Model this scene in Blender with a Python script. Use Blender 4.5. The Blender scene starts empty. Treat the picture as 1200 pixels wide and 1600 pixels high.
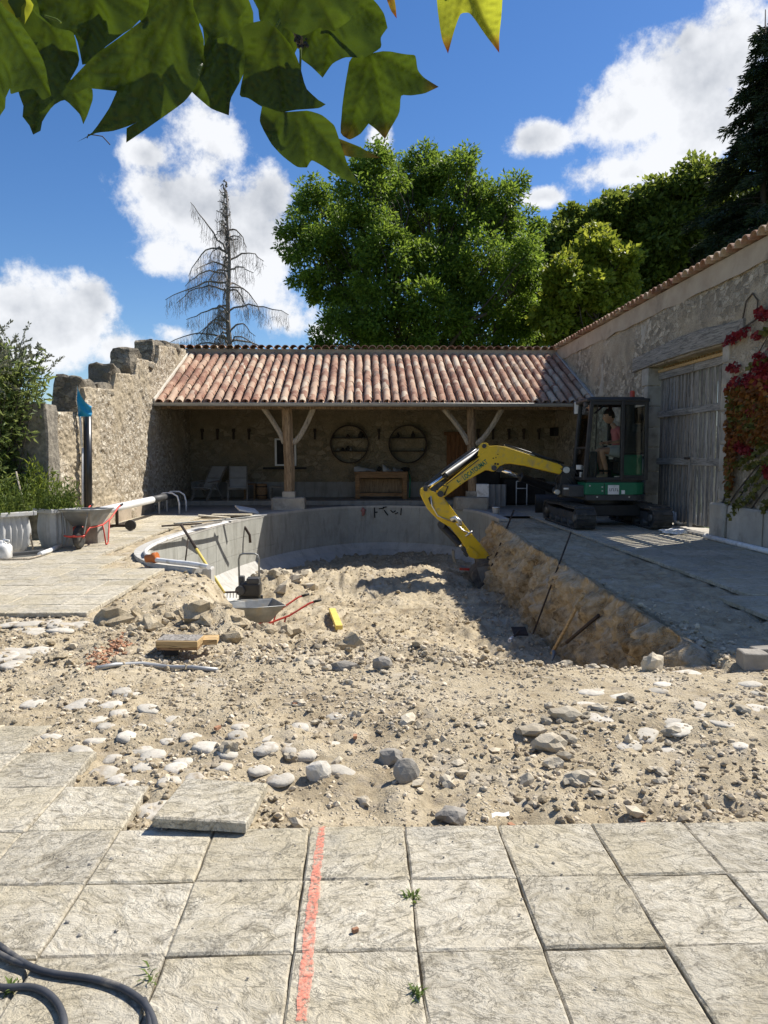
import bpy, bmesh, math, random
import numpy as np
from mathutils import Vector, Matrix, Euler, noise as mnoise
from mathutils.geometry import delaunay_2d_cdt

S = bpy.context.scene
COL = S.collection
R = math.radians
random.seed(7)
rng = np.random.default_rng(11)

# ------------------------------------------------------------------ camera
FPX, CAMH, PITCH, YAW = 1185.0, 1.4, R(4.25), R(1.69)
cd = bpy.data.cameras.new('camera')
cam = bpy.data.objects.new('camera', cd)
COL.objects.link(cam)
cam.location = (0, 0, CAMH)
cam.rotation_euler = (R(90) - PITCH, 0, -YAW)
cd.sensor_fit = 'VERTICAL'
cd.sensor_height = 36
cd.lens = FPX / 1600 * 36
cd.clip_start = 0.05
cd.clip_end = 3000
S.camera = cam

# measuring helpers: a photo pixel (1200x1600) to a point of the place
_f = Vector((math.sin(YAW) * math.cos(PITCH), math.cos(YAW) * math.cos(PITCH), -math.sin(PITCH)))
_r = Vector((math.cos(YAW), -math.sin(YAW), 0))
_u = _r.cross(_f)
O = Vector((0, 0, CAMH))
def ray(x, y): return _f + _r * ((x - 600) / FPX) - _u * ((y - 800) / FPX)
def gp(x, y, z=0.0):
    d = ray(x, y); return O + d * ((z - CAMH) / d.z)
def yp(x, y, Y):
    d = ray(x, y); return O + d * (Y / d.y)
def xp(x, y, X):
    d = ray(x, y); return O + d * (X / d.x)

# ------------------------------------------------------------------ sun, sky, exposure
SUN = Vector((0.72, 0.45, 1.0)).normalized()
sl = bpy.data.lights.new('sun', 'SUN')
sl.energy = 5.0
sl.angle = R(0.53)
sl.color = (1.0, 0.95, 0.87)
so = bpy.data.objects.new('sun', sl)
COL.objects.link(so)
so.rotation_euler = SUN.to_track_quat('Z', 'Y').to_euler()
S.view_settings.view_transform = 'Standard'
S.view_settings.look = 'None'
S.view_settings.exposure = 0.60
S.view_settings.gamma = 1
S.view_settings.use_curve_mapping = False
S.render.engine = 'CYCLES'
S.cycles.use_denoising = True
S.cycles.max_bounces = 8
S.cycles.diffuse_bounces = 4
S.cycles.transparent_max_bounces = 12
S.cycles.sample_clamp_indirect = 6

W = bpy.data.worlds.new('World')
S.world = W
W.use_nodes = True
SKY_STRENGTH = 0.085
def build_sky():
    nt = W.node_tree; N = nt.nodes; L = nt.links
    N.clear()
    out = N.new('ShaderNodeOutputWorld'); bg = N.new('ShaderNodeBackground')
    L.new(bg.outputs[0], out.inputs[0])
    bg.inputs['Strength'].default_value = SKY_STRENGTH
    st = N.new('ShaderNodeTexSky'); st.sky_type = 'NISHITA'; st.sun_disc = False
    st.sun_elevation = math.asin(SUN.z)
    st.sun_rotation = math.atan2(SUN.x, SUN.y)
    st.air_density = 1.0; st.dust_density = 0.15; st.ozone_density = 4.0
    hs = N.new('ShaderNodeHueSaturation')
    hs.inputs['Saturation'].default_value = 1.22
    hs.inputs['Hue'].default_value = 0.507
    hs.inputs['Value'].default_value = 0.98
    L.new(st.outputs[0], hs.inputs['Color'])
    tc = N.new('ShaderNodeTexCoord')
    # cloud banks: (photo px, py, half width, half height)
    banks = [(1060,135,120,80),(1120,100,95,62),(985,175,65,42),(1120,190,100,50),(1075,60,28,26),
             (990,272,75,30),(1060,240,70,28),(832,216,44,22),(846,308,32,13),
             (335,220,62,75),(310,320,95,70),(255,405,55,40),(420,300,45,60),(395,380,60,50),(440,500,70,45),
             (400,450,60,50),(500,520,45,28),(225,240,36,22),(90,500,105,60),(150,465,42,42),(40,530,90,50),
             (185,545,45,38),(25,480,60,28),(275,520,45,24),(595,215,26,28)]
    nz = N.new('ShaderNodeTexNoise'); nz.inputs['Scale'].default_value = 6.5; nz.inputs['Detail'].default_value = 10
    nz.inputs['Roughness'].default_value = 0.66
    L.new(tc.outputs['Generated'], nz.inputs['Vector'])
    acc = None
    for (x, y, w, h) in banks:
        d = ray(x, y); c = d.normalized()
        mp = N.new('ShaderNodeMapping'); mp.vector_type = 'TEXTURE'
        mp.inputs['Location'].default_value = c
        mp.inputs['Rotation'].default_value = (math.asin(c.z), 0, -math.atan2(c.x, c.y))
        k = 1 / (FPX * d.length)
        mp.inputs['Scale'].default_value = (w * k * 1.16, 0.5, h * k * 1.16)
        L.new(tc.outputs['Generated'], mp.inputs['Vector'])
        ln = N.new('ShaderNodeVectorMath'); ln.operation = 'LENGTH'
        L.new(mp.outputs[0], ln.inputs[0])
        if acc is None: acc = ln.outputs['Value']
        else:
            m = N.new('ShaderNodeMath'); m.operation = 'SMOOTH_MIN'; m.inputs[2].default_value = 0.45
            L.new(acc, m.inputs[0]); L.new(ln.outputs['Value'], m.inputs[1]); acc = m.outputs[0]
    def math_(op, a, b, clamp=False):
        m = N.new('ShaderNodeMath'); m.operation = op; m.use_clamp = clamp
        for i, v in enumerate((a, b)):
            if isinstance(v, (int, float)): m.inputs[i].default_value = v
            else: L.new(v, m.inputs[i])
        return m.outputs[0]
    # fair weather cumulus goes on all round the sky, outside the frame too
    n2 = N.new('ShaderNodeTexNoise'); n2.inputs['Scale'].default_value = 2.6; n2.inputs['Detail'].default_value = 4
    mp2 = N.new('ShaderNodeMapping'); mp2.inputs['Location'].default_value = (3.1, 7.7, 1.3)
    mp2.inputs['Scale'].default_value = (1, 1, 1.7)
    L.new(tc.outputs['Generated'], mp2.inputs[0]); L.new(mp2.outputs[0], n2.inputs['Vector'])
    dt = N.new('ShaderNodeVectorMath'); dt.operation = 'DOT_PRODUCT'
    dt.inputs[1].default_value = (math.sin(YAW), math.cos(YAW), 0.2)
    L.new(tc.outputs['Generated'], dt.inputs[0])
    off = math_('MULTIPLY', math_('SUBTRACT', dt.outputs['Value'], 0.62, True), 6.0)
    far = math_('ADD', math_('SUBTRACT', 1.95, math_('MULTIPLY', n2.outputs[0], 1.8)), off)
    dist = math_('MINIMUM', acc, far)
    wob = math_('MULTIPLY', math_('SUBTRACT', nz.outputs[0], 0.5), 3.9)
    dens = math_('SUBTRACT', 0.90, math_('ADD', dist, wob))
    al = N.new('ShaderNodeMapRange'); al.interpolation_type = 'SMOOTHSTEP'
    al.inputs['From Min'].default_value = -0.08; al.inputs['From Max'].default_value = 0.50
    L.new(dens, al.inputs['Value'])
    # self-shading of the cloud: thick cores greyer, billow relief from a finer noise seen from sunwards
    mp3 = N.new('ShaderNodeMapping'); mp3.inputs['Location'].default_value = (-0.016, -0.01, -0.03)
    L.new(tc.outputs['Generated'], mp3.inputs[0])
    n3 = N.new('ShaderNodeTexNoise'); n3.inputs['Scale'].default_value = 6.5; n3.inputs['Detail'].default_value = 5
    n3.inputs['Roughness'].default_value = 0.55
    L.new(mp3.outputs[0], n3.inputs['Vector'])
    rel = math_('MULTIPLY', math_('SUBTRACT', nz.outputs[0], n3.outputs[0]), 3.4)
    core = N.new('ShaderNodeMapRange')
    core.inputs['From Min'].default_value = 0.42; core.inputs['From Max'].default_value = 1.5
    L.new(dens, core.inputs['Value'])
    sh = math_('ADD', math_('MULTIPLY', core.outputs[0], 0.55), rel, True)
    cr = N.new('ShaderNodeMix'); cr.data_type = 'RGBA'
    L.new(sh, cr.inputs['Factor'])
    k = 1 / SKY_STRENGTH
    cr.inputs['A'].default_value = (0.64 * k, 0.65 * k, 0.67 * k, 1)
    cr.inputs['B'].default_value = (0.20 * k, 0.228 * k, 0.275 * k, 1)
    mx = N.new('ShaderNodeMix'); mx.data_type = 'RGBA'
    L.new(math_('MULTIPLY', al.outputs[0], 0.97), mx.inputs['Factor'])
    L.new(hs.outputs[0], mx.inputs['A']); L.new(cr.outputs['Result'], mx.inputs['B'])
    L.new(mx.outputs['Result'], bg.inputs['Color'])
build_sky()

# ------------------------------------------------------------------ mesh helpers
class MB:
    """collects shapes; build() links them as one mesh object"""
    def __init__(s): s.v = []; s.f = []; s.sm = []
    def add(s, vs, fs, smooth=False):
        o = len(s.v); s.v += [tuple(v) for v in vs]
        for f in fs: s.f.append([i + o for i in f]); s.sm.append(smooth)
        return s
    def box(s, c, d, m=None, top=(1, 1)):
        x, y, z = d[0] / 2, d[1] / 2, d[2] / 2
        vs = [Vector((sx * x * (top[0] if sz > 0 else 1), sy * y * (top[1] if sz > 0 else 1), sz * z))
              for sz in (-1, 1) for sx, sy in ((-1, -1), (1, -1), (1, 1), (-1, 1))]
        if m: vs = [m @ v for v in vs]
        vs = [v + Vector(c) for v in vs]
        return s.add(vs, [(3, 2, 1, 0), (4, 5, 6, 7), (0, 1, 5, 4), (1, 2, 6, 5), (2, 3, 7, 6), (3, 0, 4, 7)])
    def span(s, a, b):
        a = Vector(a); b = Vector(b)
        return s.box((a + b) / 2, b - a)
    def bar(s, p, q, w, h=None, up=(0, 0, 1)):
        p = Vector(p); q = Vector(q); d = q - p; l = d.length; d.normalize()
        u = Vector(up)
        if abs(u.dot(d)) > .98: u = Vector((0, 1, 0))
        x = d.cross(u).normalized(); y = x.cross(d)
        m = Matrix((x, y, d)).transposed()
        return s.box((p + q) / 2, (w, h or w, l), m)
    def tube(s, pts, r, n=8, caps=True, smooth=True):
        pts = [Vector(p) for p in pts]; k = len(pts)
        rs = r if isinstance(r, (list, tuple)) else [r] * k
        vs = []; prev = None
        for i, p in enumerate(pts):
            d = (pts[min(i + 1, k - 1)] - pts[max(i - 1, 0)]).normalized()
            if prev is None:
                a = Vector((0, 0, 1)) if abs(d.z) < .9 else Vector((1, 0, 0))
                x = d.cross(a).normalized()
            else: x = (prev - d * prev.dot(d)).normalized()
            prev = x; y = d.cross(x)
            vs += [p + (x * math.cos(2 * math.pi * j / n) + y * math.sin(2 * math.pi * j / n)) * rs[i] for j in range(n)]
        fs = [(i * n + j, i * n + (j + 1) % n, (i + 1) * n + (j + 1) % n, (i + 1) * n + j) for i in range(k - 1) for j in range(n)]
        s.add(vs, fs, smooth)
        if caps:
            o = len(s.v) - len(vs)
            s.f.append([o + j for j in reversed(range(n))]); s.sm.append(False)
            s.f.append([o + (k - 1) * n + j for j in range(n)]); s.sm.append(False)
        return s
    def prism(s, poly, a, b, smooth=False):
        """poly: list of points; extruded by vectors a and b"""
        n = len(poly); a = Vector(a); b = Vector(b)
        vs = [Vector(p) + a for p in poly] + [Vector(p) + b for p in poly]
        fs = [list(range(n)), list(range(2 * n - 1, n - 1, -1))]
        fs += [(i, i + n, (i + 1) % n + n, (i + 1) % n) for i in range(n)]
        return s.add(vs, fs, smooth)
    def lathe(s, prof, c, n=16, sq=0.0, smooth=True, caps=True):
        """prof: (radius, z) pairs"""
        c = Vector(c); vs = []
        for r, z in prof:
            for j in range(n):
                a = 2 * math.pi * j / n; ca, sa = math.cos(a), math.sin(a)
                k = 1 / max(abs(ca), abs(sa)) * sq + (1 - sq)
                vs.append(c + Vector((r * ca * k, r * sa * k, z)))
        m = len(prof)
        fs = [(i * n + j, i * n + (j + 1) % n, (i + 1) * n + (j + 1) % n, (i + 1) * n + j) for i in range(m - 1) for j in range(n)]
        s.add(vs, fs, smooth)
        if caps:
            o = len(s.v) - len(vs)
            s.f.append([o + j for j in reversed(range(n))]); s.sm.append(False)
            s.f.append([o + (m - 1) * n + j for j in range(n)]); s.sm.append(False)
        return s
    def cyl(s, p, q, r, n=12, smooth=True): return s.tube([p, q], r, n, True, smooth)
    def grid(s, nu, nv, fn, smooth=True):
        vs = [fn(i / nu, j / nv) for j in range(nv + 1) for i in range(nu + 1)]
        fs = [(j * (nu + 1) + i, j * (nu + 1) + i + 1, (j + 1) * (nu + 1) + i + 1, (j + 1) * (nu + 1) + i) for j in range(nv) for i in range(nu)]
        return s.add(vs, fs, smooth)
    def rock(s, c, r, seed, sub=1, sq=(1, 1, 1), rough=.28, m=None):
        bm = bmesh.new(); bmesh.ops.create_icosphere(bm, subdivisions=sub, radius=1)
        vs = []
        for v in bm.verts:
            p = v.co.normalized()
            k = 1 + rough * (mnoise.noise(p * 1.3 + Vector((seed * 3.7, seed * 1.9, seed))) * 1.6)
            q = Vector((p.x * k * sq[0], p.y * k * sq[1], p.z * k * sq[2])) * r
            if m: q = m @ q
            vs.append(q + Vector(c))
        fs = [[v.index for v in f.verts] for f in bm.faces]
        bm.free()
        return s.add(vs, fs, False)
    def mesh(s, name, mat):
        me = bpy.data.meshes.new(name)
        me.from_pydata(s.v, [], s.f)
        me.polygons.foreach_set('use_smooth', s.sm)
        if mat: me.materials.append(mat)
        me.update()
        return me
    def build(s, name, mat, parent=None, bevel=0, seg=2):
        o = bpy.data.objects.new(name, s.mesh(name, mat))
        COL.objects.link(o)
        if parent: put(o, parent)
        if bevel:
            b = o.modifiers.new('bevel', 'BEVEL'); b.width = bevel; b.segments = seg
            b.limit_method = 'ANGLE'; b.angle_limit = R(40); b.harden_normals = False
        return o

def world_of(o):
    m = o.matrix_basis.copy()
    p = o.parent
    while p: m = p.matrix_basis @ m; p = p.parent
    return m
def put(o, parent, keep=True):
    """o's mesh is in world coordinates: bring it under parent without moving it"""
    o.parent = parent
    if keep: o.matrix_basis = world_of(parent).inverted() @ o.matrix_basis
    return o
def thing(name, label, cat, loc=(0, 0, 0), rz=0, group=None):
    o = bpy.data.objects.new(name, None); COL.objects.link(o)
    o.empty_display_size = .1
    o.location = loc; o.rotation_euler = (0, 0, rz)
    return tag(o, label, cat, group)
def tag(o, label, cat, group=None):
    o['label'] = label; o['category'] = cat
    if group: o['group'] = group
    return o
def struct(o): o['kind'] = 'structure'; return o
def stuff(o): o['kind'] = 'stuff'; return o
def inst(name, me, loc, rot=(0, 0, 0), sc=(1, 1, 1), parent=None):
    o = bpy.data.objects.new(name, me); COL.objects.link(o)
    o.location = loc; o.rotation_euler = rot
    o.scale = sc if isinstance(sc, (tuple, list, Vector)) else (sc,) * 3
    if parent: put(o, parent)
    return o
def copy_thing(o, loc, rz=None, label=None):
    c = o.copy(); COL.objects.link(c); c.location = loc
    if rz is not None: c.rotation_euler = (0, 0, rz)
    if label: c['label'] = label
    for ch in o.children:
        d = ch.copy(); COL.objects.link(d); d.parent = c
        for g in ch.children:
            e = g.copy(); COL.objects.link(e); e.parent = d
    return c
def np_mesh(name, v, f, mat, smooth=False):
    """v (n,3), f (m,k) arrays"""
    me = bpy.data.meshes.new(name)
    n, (m, k) = len(v), f.shape
    me.vertices.add(n); me.vertices.foreach_set('co', np.asarray(v, np.float32).ravel())
    me.loops.add(m * k); me.loops.foreach_set('vertex_index', f.astype(np.int32).ravel())
    me.polygons.add(m); me.polygons.foreach_set('loop_start', np.arange(0, m * k, k, dtype=np.int32))
    me.polygons.foreach_set('use_smooth', np.full(m, smooth))
    me.materials.append(mat)
    me.update(calc_edges=True); me.validate()
    return me
def np_obj(name, v, f, mat, parent=None, smooth=False):
    o = bpy.data.objects.new(name, np_mesh(name, v, f, mat, smooth)); COL.objects.link(o)
    if parent: put(o, parent)
    return o

# numpy value noise
def _hash(ix, iy, seed):
    h = (ix.astype(np.int64) * 374761393 + iy.astype(np.int64) * 668265263 + seed * 974711) & 0x7fffffff
    h = ((h ^ (h >> 13)) * 1274126177) & 0x7fffffff
    return ((h ^ (h >> 16)) & 0xffff) / 65535.0
def vnoise(x, y, seed=0):
    ix = np.floor(x); iy = np.floor(y); fx = x - ix; fy = y - iy
    fx = fx * fx * (3 - 2 * fx); fy = fy * fy * (3 - 2 * fy)
    a = _hash(ix, iy, seed); b = _hash(ix + 1, iy, seed); c = _hash(ix, iy + 1, seed); d = _hash(ix + 1, iy + 1, seed)
    return (a + (b - a) * fx) * (1 - fy) + (c + (d - c) * fx) * fy - .5
def fbm(x, y, s, octv=4, seed=0):
    t = 0; a = 1.0
    for i in range(octv):
        t = t + a * vnoise(x * s + 17.3 * i, y * s - 9.1 * i, seed + i); s *= 2.1; a *= .5
    return t
def sstep(a, b, x):
    t = np.clip((x - a) / (b - a), 0, 1); return t * t * (3 - 2 * t)
# ------------------------------------------------------------------ materials (all procedural)
class NT:
    def __init__(s, name):
        s.m = bpy.data.materials.new(name); s.m.use_nodes = True
        s.t = s.m.node_tree; s.N = s.t.nodes; s.L = s.t.links
        s.N.clear()
        s.out = s.N.new('ShaderNodeOutputMaterial')
        s.p = s.N.new('ShaderNodeBsdfPrincipled')
        s.L.new(s.p.outputs[0], s.out.inputs[0])
        s._pos = None
    def pos(s):
        if s._pos is None: s._pos = s.N.new('ShaderNodeNewGeometry').outputs['Position']
        return s._pos
    def mapped(s, sc=(1, 1, 1), loc=(0, 0, 0), rot=(0, 0, 0), src=None):
        m = s.N.new('ShaderNodeMapping'); m.inputs['Scale'].default_value = sc
        m.inputs['Location'].default_value = loc; m.inputs['Rotation'].default_value = rot
        s.L.new(src or s.pos(), m.inputs[0]); return m.outputs[0]
    def noise(s, scale, detail=5, rough=.55, dist=0, vec=None):
        n = s.N.new('ShaderNodeTexNoise')
        n.inputs['Scale'].default_value = scale; n.inputs['Detail'].default_value = detail
        n.inputs['Roughness'].default_value = rough; n.inputs['Distortion'].default_value = dist
        s.L.new(vec or s.pos(), n.inputs['Vector']); return n.outputs[0]
    def voro(s, scale, feature='F1', vec=None, rand=1):
        n = s.N.new('ShaderNodeTexVoronoi'); n.feature = feature
        n.inputs['Scale'].default_value = scale; n.inputs['Randomness'].default_value = rand
        s.L.new(vec or s.pos(), n.inputs['Vector']); return n
    def rnd(s, island=False):
        if island: return s.N.new('ShaderNodeNewGeometry').outputs['Random Per Island']
        return s.N.new('ShaderNodeObjectInfo').outputs['Random']
    def math(s, op, a, b=0, clamp=False):
        m = s.N.new('ShaderNodeMath'); m.operation = op; m.use_clamp = clamp
        for i, v in enumerate((a, b)):
            if isinstance(v, (int, float)): m.inputs[i].default_value = v
            else: s.L.new(v, m.inputs[i])
        return m.outputs[0]
    def ramp(s, fac, stops):
        r = s.N.new('ShaderNodeValToRGB'); e = r.color_ramp.elements
        while len(e) < len(stops): e.new(.5)
        for el, (p, c) in zip(e, stops):
            el.position = p; el.color = (*c, 1) if len(c) == 3 else c
        s.L.new(fac, r.inputs[0]); return r.outputs[0]
    def step(s, v, a, b):
        r = s.N.new('ShaderNodeMapRange'); r.interpolation_type = 'SMOOTHSTEP'
        r.inputs['From Min'].default_value = a; r.inputs['From Max'].default_value = b
        s.L.new(v, r.inputs['Value']); return r.outputs[0]
    def mix(s, fac, a, b, mode='MIX'):
        m = s.N.new('ShaderNodeMix'); m.data_type = 'RGBA'; m.blend_type = mode
        for k, v in (('Factor', fac), ('A', a), ('B', b)):
            i = m.inputs[k] if k == 'Factor' else [q for q in m.inputs if q.name == k and q.type == 'RGBA'][0]
            if k == 'Factor': i = m.inputs[0]
            if isinstance(v, (int, float)): i.default_value = v
            elif isinstance(v, tuple): i.default_value = (*v, 1)
            else: s.L.new(v, i)
        return [q for q in m.outputs if q.type == 'RGBA'][0]
    def bump(s, h, strength, dist):
        b = s.N.new('ShaderNodeBump'); b.inputs['Strength'].default_value = strength
        b.inputs['Distance'].default_value = dist
        s.L.new(h, b.inputs['Height']); s.L.new(b.outputs[0], s.p.inputs['Normal'])
    def set(s, col=None, rough=.8, metal=0, spec=.35):
        if col is not None:
            i = s.p.inputs['Base Color']
            if isinstance(col, tuple): i.default_value = (*col, 1)
            else: s.L.new(col, i)
        if isinstance(rough, (int, float)): s.p.inputs['Roughness'].default_value = rough
        else: s.L.new(rough, s.p.inputs['Roughness'])
        s.p.inputs['Metallic'].default_value = metal
        s.p.inputs['Specular IOR Level'].default_value = spec
        return s.m

def simple(name, c1, c2, scale=6, rough=.75, metal=0, bump=.2, bscale=None, bdist=.01, rand=.0, stretch=(1, 1, 1), spec=.35, dirt=None):
    s = NT(name)
    v = s.mapped(stretch)
    n = s.noise(scale, 6, .6, .3, v)
    c = s.ramp(n, [(.3, c1), (.7, c2)])
    if rand:
        h = s.N.new('ShaderNodeHueSaturation')
        s.L.new(s.math('ADD', s.math('MULTIPLY', s.rnd(), 2 * rand), 1 - rand), h.inputs['Value'])
        s.L.new(c, h.inputs['Color']); c = h.outputs[0]
    if dirt:
        c = s.mix(s.step(s.noise(dirt[1], 6, .65), .5, .72), c, dirt[0])
    if bump: s.bump(s.noise(bscale or scale * 3, 6, .6, .2, v), bump, bdist)
    return s.set(c, rough, metal, spec)

def stone_slab():
    s = NT('riven slab stone')
    r = s.rnd()
    off = s.N.new('ShaderNodeVectorMath'); off.operation = 'ADD'
    cmb = s.N.new('ShaderNodeCombineXYZ'); s.L.new(s.math('MULTIPLY', r, 37.0), cmb.inputs[2])
    s.L.new(s.pos(), off.inputs[0]); s.L.new(cmb.outputs[0], off.inputs[1])
    v = off.outputs[0]
    vr = s.N.new('ShaderNodeVectorRotate'); vr.rotation_type = 'Z_AXIS'; s.L.new(v, vr.inputs['Vector'])
    s.L.new(s.math('MULTIPLY', s.math('SUBTRACT', s.math('FRACT', s.math('MULTIPLY', r, 7.3)), .5), 1.5), vr.inputs['Angle'])
    v = vr.outputs[0]
    rot = s.mapped((1, 1, 1), rot=(0, 0, .5), src=v)
    vs = s.mapped((1.0, 1.55, 1), rot=(0, 0, .35), src=v)
    a = s.noise(11, 10, .68, 1.3, vs)
    b = s.noise(48, 6, .65, .8, rot)
    big = s.noise(2.2, 4, .5, .2, v)
    col = s.ramp(a, [(.26, (.16, .14, .105)), (.38, (.34, .30, .22)), (.50, (.495, .445, .345)), (.70, (.60, .555, .45))])
    col = s.mix(s.math('MULTIPLY', s.step(big, .42, .66), .62), col, (.45, .385, .255))
    col = s.mix(s.math('MULTIPLY', s.step(s.noise(3.1, 5, .6, 0, rot), .55, .75), .55), col, (.26, .25, .22))
    # thin dark seams of the riven face
    ridge = s.math('ABSOLUTE', s.math('SUBTRACT', s.noise(5.5, 7, .68, 1.0, vs), .5))
    seam = s.math('SUBTRACT', 1, s.step(ridge, .0, .012))
    col = s.mix(s.math('MULTIPLY', seam, .32), col, (.12, .105, .08))
    col = s.mix(s.math('MULTIPLY', s.step(s.noise(160, 2, .5), .62, .7), .5), col, (.16, .14, .11))
    h = s.N.new('ShaderNodeHueSaturation')
    s.L.new(s.math('ADD', s.math('MULTIPLY', r, .22), .90), h.inputs['Value']); s.L.new(col, h.inputs['Color'])
    hh = s.math('ADD', s.math('ADD', a, s.math('MULTIPLY', b, .55)), s.math('MULTIPLY', seam, -.22))
    s.bump(hh, .85, .022)
    return s.set(h.outputs[0], .85)

def earth(name, cols, scale=1.0, bd=.03, patch=None):
    s = NT(name)
    n = s.noise(1.3 * scale, 6, .6)
    f = s.noise(60 * scale, 7, .74, .4)
    g = s.noise(9 * scale, 6, .65, .6)
    c = s.ramp(s.math('ADD', s.math('MULTIPLY', n, .5), s.math('MULTIPLY', g, .5)), [(.34, cols[0]), (.47, cols[1]), (.62, cols[2])])
    peb = s.voro(46 * scale)
    pm = s.math('MULTIPLY', s.math('SUBTRACT', 1, s.step(peb.outputs['Distance'], .18, .42)), s.step(s.noise(5 * scale, 4), .46, .6))
    c = s.mix(s.math('MULTIPLY', pm, .7), c, cols[3])
    c = s.mix(s.math('MULTIPLY', s.step(f, .55, .68), .5), c, cols[0])
    if patch:
        for (col_, sc_, lo, hi, am) in patch: c = s.mix(s.math('MULTIPLY', s.step(s.noise(sc_, 8, .7, .5), lo, hi), am), c, col_)
    hh = s.math('ADD', s.math('ADD', s.math('MULTIPLY', g, .7), s.math('MULTIPLY', f, .35)), s.math('MULTIPLY', pm, .35))
    s.bump(hh, .9, bd)
    return s.set(c, .95, 0, .15)

def rubble(name, mortar1, mortar2, st1, st2, scale=4.5, cover=.5, bd=.04, stain=None):
    """rubble stonework: stones of uneven size half buried in lime mortar"""
    s = NT(name)
    wv = s.N.new('ShaderNodeVectorMath'); wv.operation = 'ADD'
    nn = s.N.new('ShaderNodeTexNoise'); nn.inputs['Scale'].default_value = 5; nn.inputs['Detail'].default_value = 3
    s.L.new(s.pos(), nn.inputs['Vector'])
    sc = s.N.new('ShaderNodeVectorMath'); sc.operation = 'SCALE'; sc.inputs['Scale'].default_value = .16
    s.L.new(nn.outputs['Color'], sc.inputs[0])
    s.L.new(s.pos(), wv.inputs[0]); s.L.new(sc.outputs[0], wv.inputs[1])
    v = s.mapped((1, 1, 1.5), src=wv.outputs[0])
    d = s.voro(scale, 'DISTANCE_TO_EDGE', v).outputs['Distance']
    c1 = s.voro(scale, 'F1', v).outputs['Color']
    d2 = s.voro(scale * 2.3, 'DISTANCE_TO_EDGE', v).outputs['Distance']
    bare = s.step(s.noise(.9, 5, .6), .62 - cover * .4, .78 - cover * .4)
    m1 = s.math('MULTIPLY', s.step(d, .03, .1), bare)
    m2 = s.math('MULTIPLY', s.step(d2, .04, .14), bare)
    msk = s.math('MAXIMUM', m1, s.math('MULTIPLY', m2, .6))
    mort = s.ramp(s.noise(2.4, 7, .65), [(.3, mortar1), (.7, mortar2)])
    sep = s.N.new('ShaderNodeSeparateColor'); s.L.new(c1, sep.inputs[0])
    stone = s.ramp(s.math('ADD', s.math('MULTIPLY', sep.outputs[0], .6), s.math('MULTIPLY', s.noise(14, 6, .6), .4)), [(.25, st1), (.75, st2)])
    col = s.mix(msk, mort, stone)
    col = s.mix(s.math('MULTIPLY', s.step(s.noise(34, 6, .7), .52, .64), .6), col, tuple(x * .45 for x in mortar1))
    col = s.mix(s.math('MULTIPLY', s.step(s.noise(27, 5, .7, .5), .58, .68), .5), col, st2)
    if stain:
        col = s.mix(s.math('MULTIPLY', s.step(s.noise(.7, 6, .7, .6, s.mapped((1, 1, .45))), .5, .66), stain[1]), col, stain[0])
    hh = s.math('ADD', s.math('MULTIPLY', msk, .5), s.math('ADD', s.math('MULTIPLY', s.noise(16, 7, .68), .6), s.math('MULTIPLY', s.noise(55, 4, .6), .2)))
    s.bump(hh, .9, bd)
    return s.set(col, .95, 0, .15)

def tile_mat():
    s = NT('terracotta roof tile')
    r = s.math('FRACT', s.math('ADD', s.rnd(), s.rnd(True)))
    v = s.mapped((1, 1, 1))
    n = s.noise(9, 6, .65, .3, v)
    c = s.ramp(r, [(0, (.21, .10, .07)), (.2, (.31, .165, .11)), (.4, (.37, .22, .15)), (.6, (.43, .285, .20)), (.8, (.50, .37, .265)), (.92, (.54, .44, .33)), (1, (.17, .10, .075))])
    c = s.mix(s.math('MULTIPLY', s.step(n, .48, .68), .5), c, (.50, .40, .29))
    c = s.mix(s.math('MULTIPLY', s.step(s.noise(22, 6, .7), .56, .7), .6), c, (.13, .075, .05))
    c = s.mix(s.math('MULTIPLY', s.step(s.noise(.9, 4, .6), .5, .68), .45), c, (.14, .08, .065))
    s.bump(s.noise(40, 5, .6), .4, .01)
    return s.set(c, .9, 0, .2)

def leaf_mat(name, dark, light, trans=.4, tcol=None, rough=.5, obj=False):
    s = NT(name)
    r = s.rnd(not obj)
    n = s.noise(.55, 3, .5)
    f = s.math('ADD', s.math('MULTIPLY', r, .55), s.math('MULTIPLY', n, .45))
    c = s.ramp(f, [(.2, dark), (.75, light)])
    s.set(c, rough, 0, .3)
    tr = s.N.new('ShaderNodeBsdfTranslucent')
    if tcol: tr.inputs[0].default_value = (*tcol, 1)
    else:
        h = s.N.new('ShaderNodeHueSaturation'); h.inputs['Value'].default_value = 1.7
        h.inputs['Hue'].default_value = .48
        s.L.new(c, h.inputs['Color']); s.L.new(h.outputs[0], tr.inputs[0])
    mx = s.N.new('ShaderNodeMixShader'); mx.inputs[0].default_value = trans
    s.L.new(s.p.outputs[0], mx.inputs[1]); s.L.new(tr.outputs[0], mx.inputs[2])
    s.L.new(mx.outputs[0], s.out.inputs[0])
    return s.m

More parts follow.
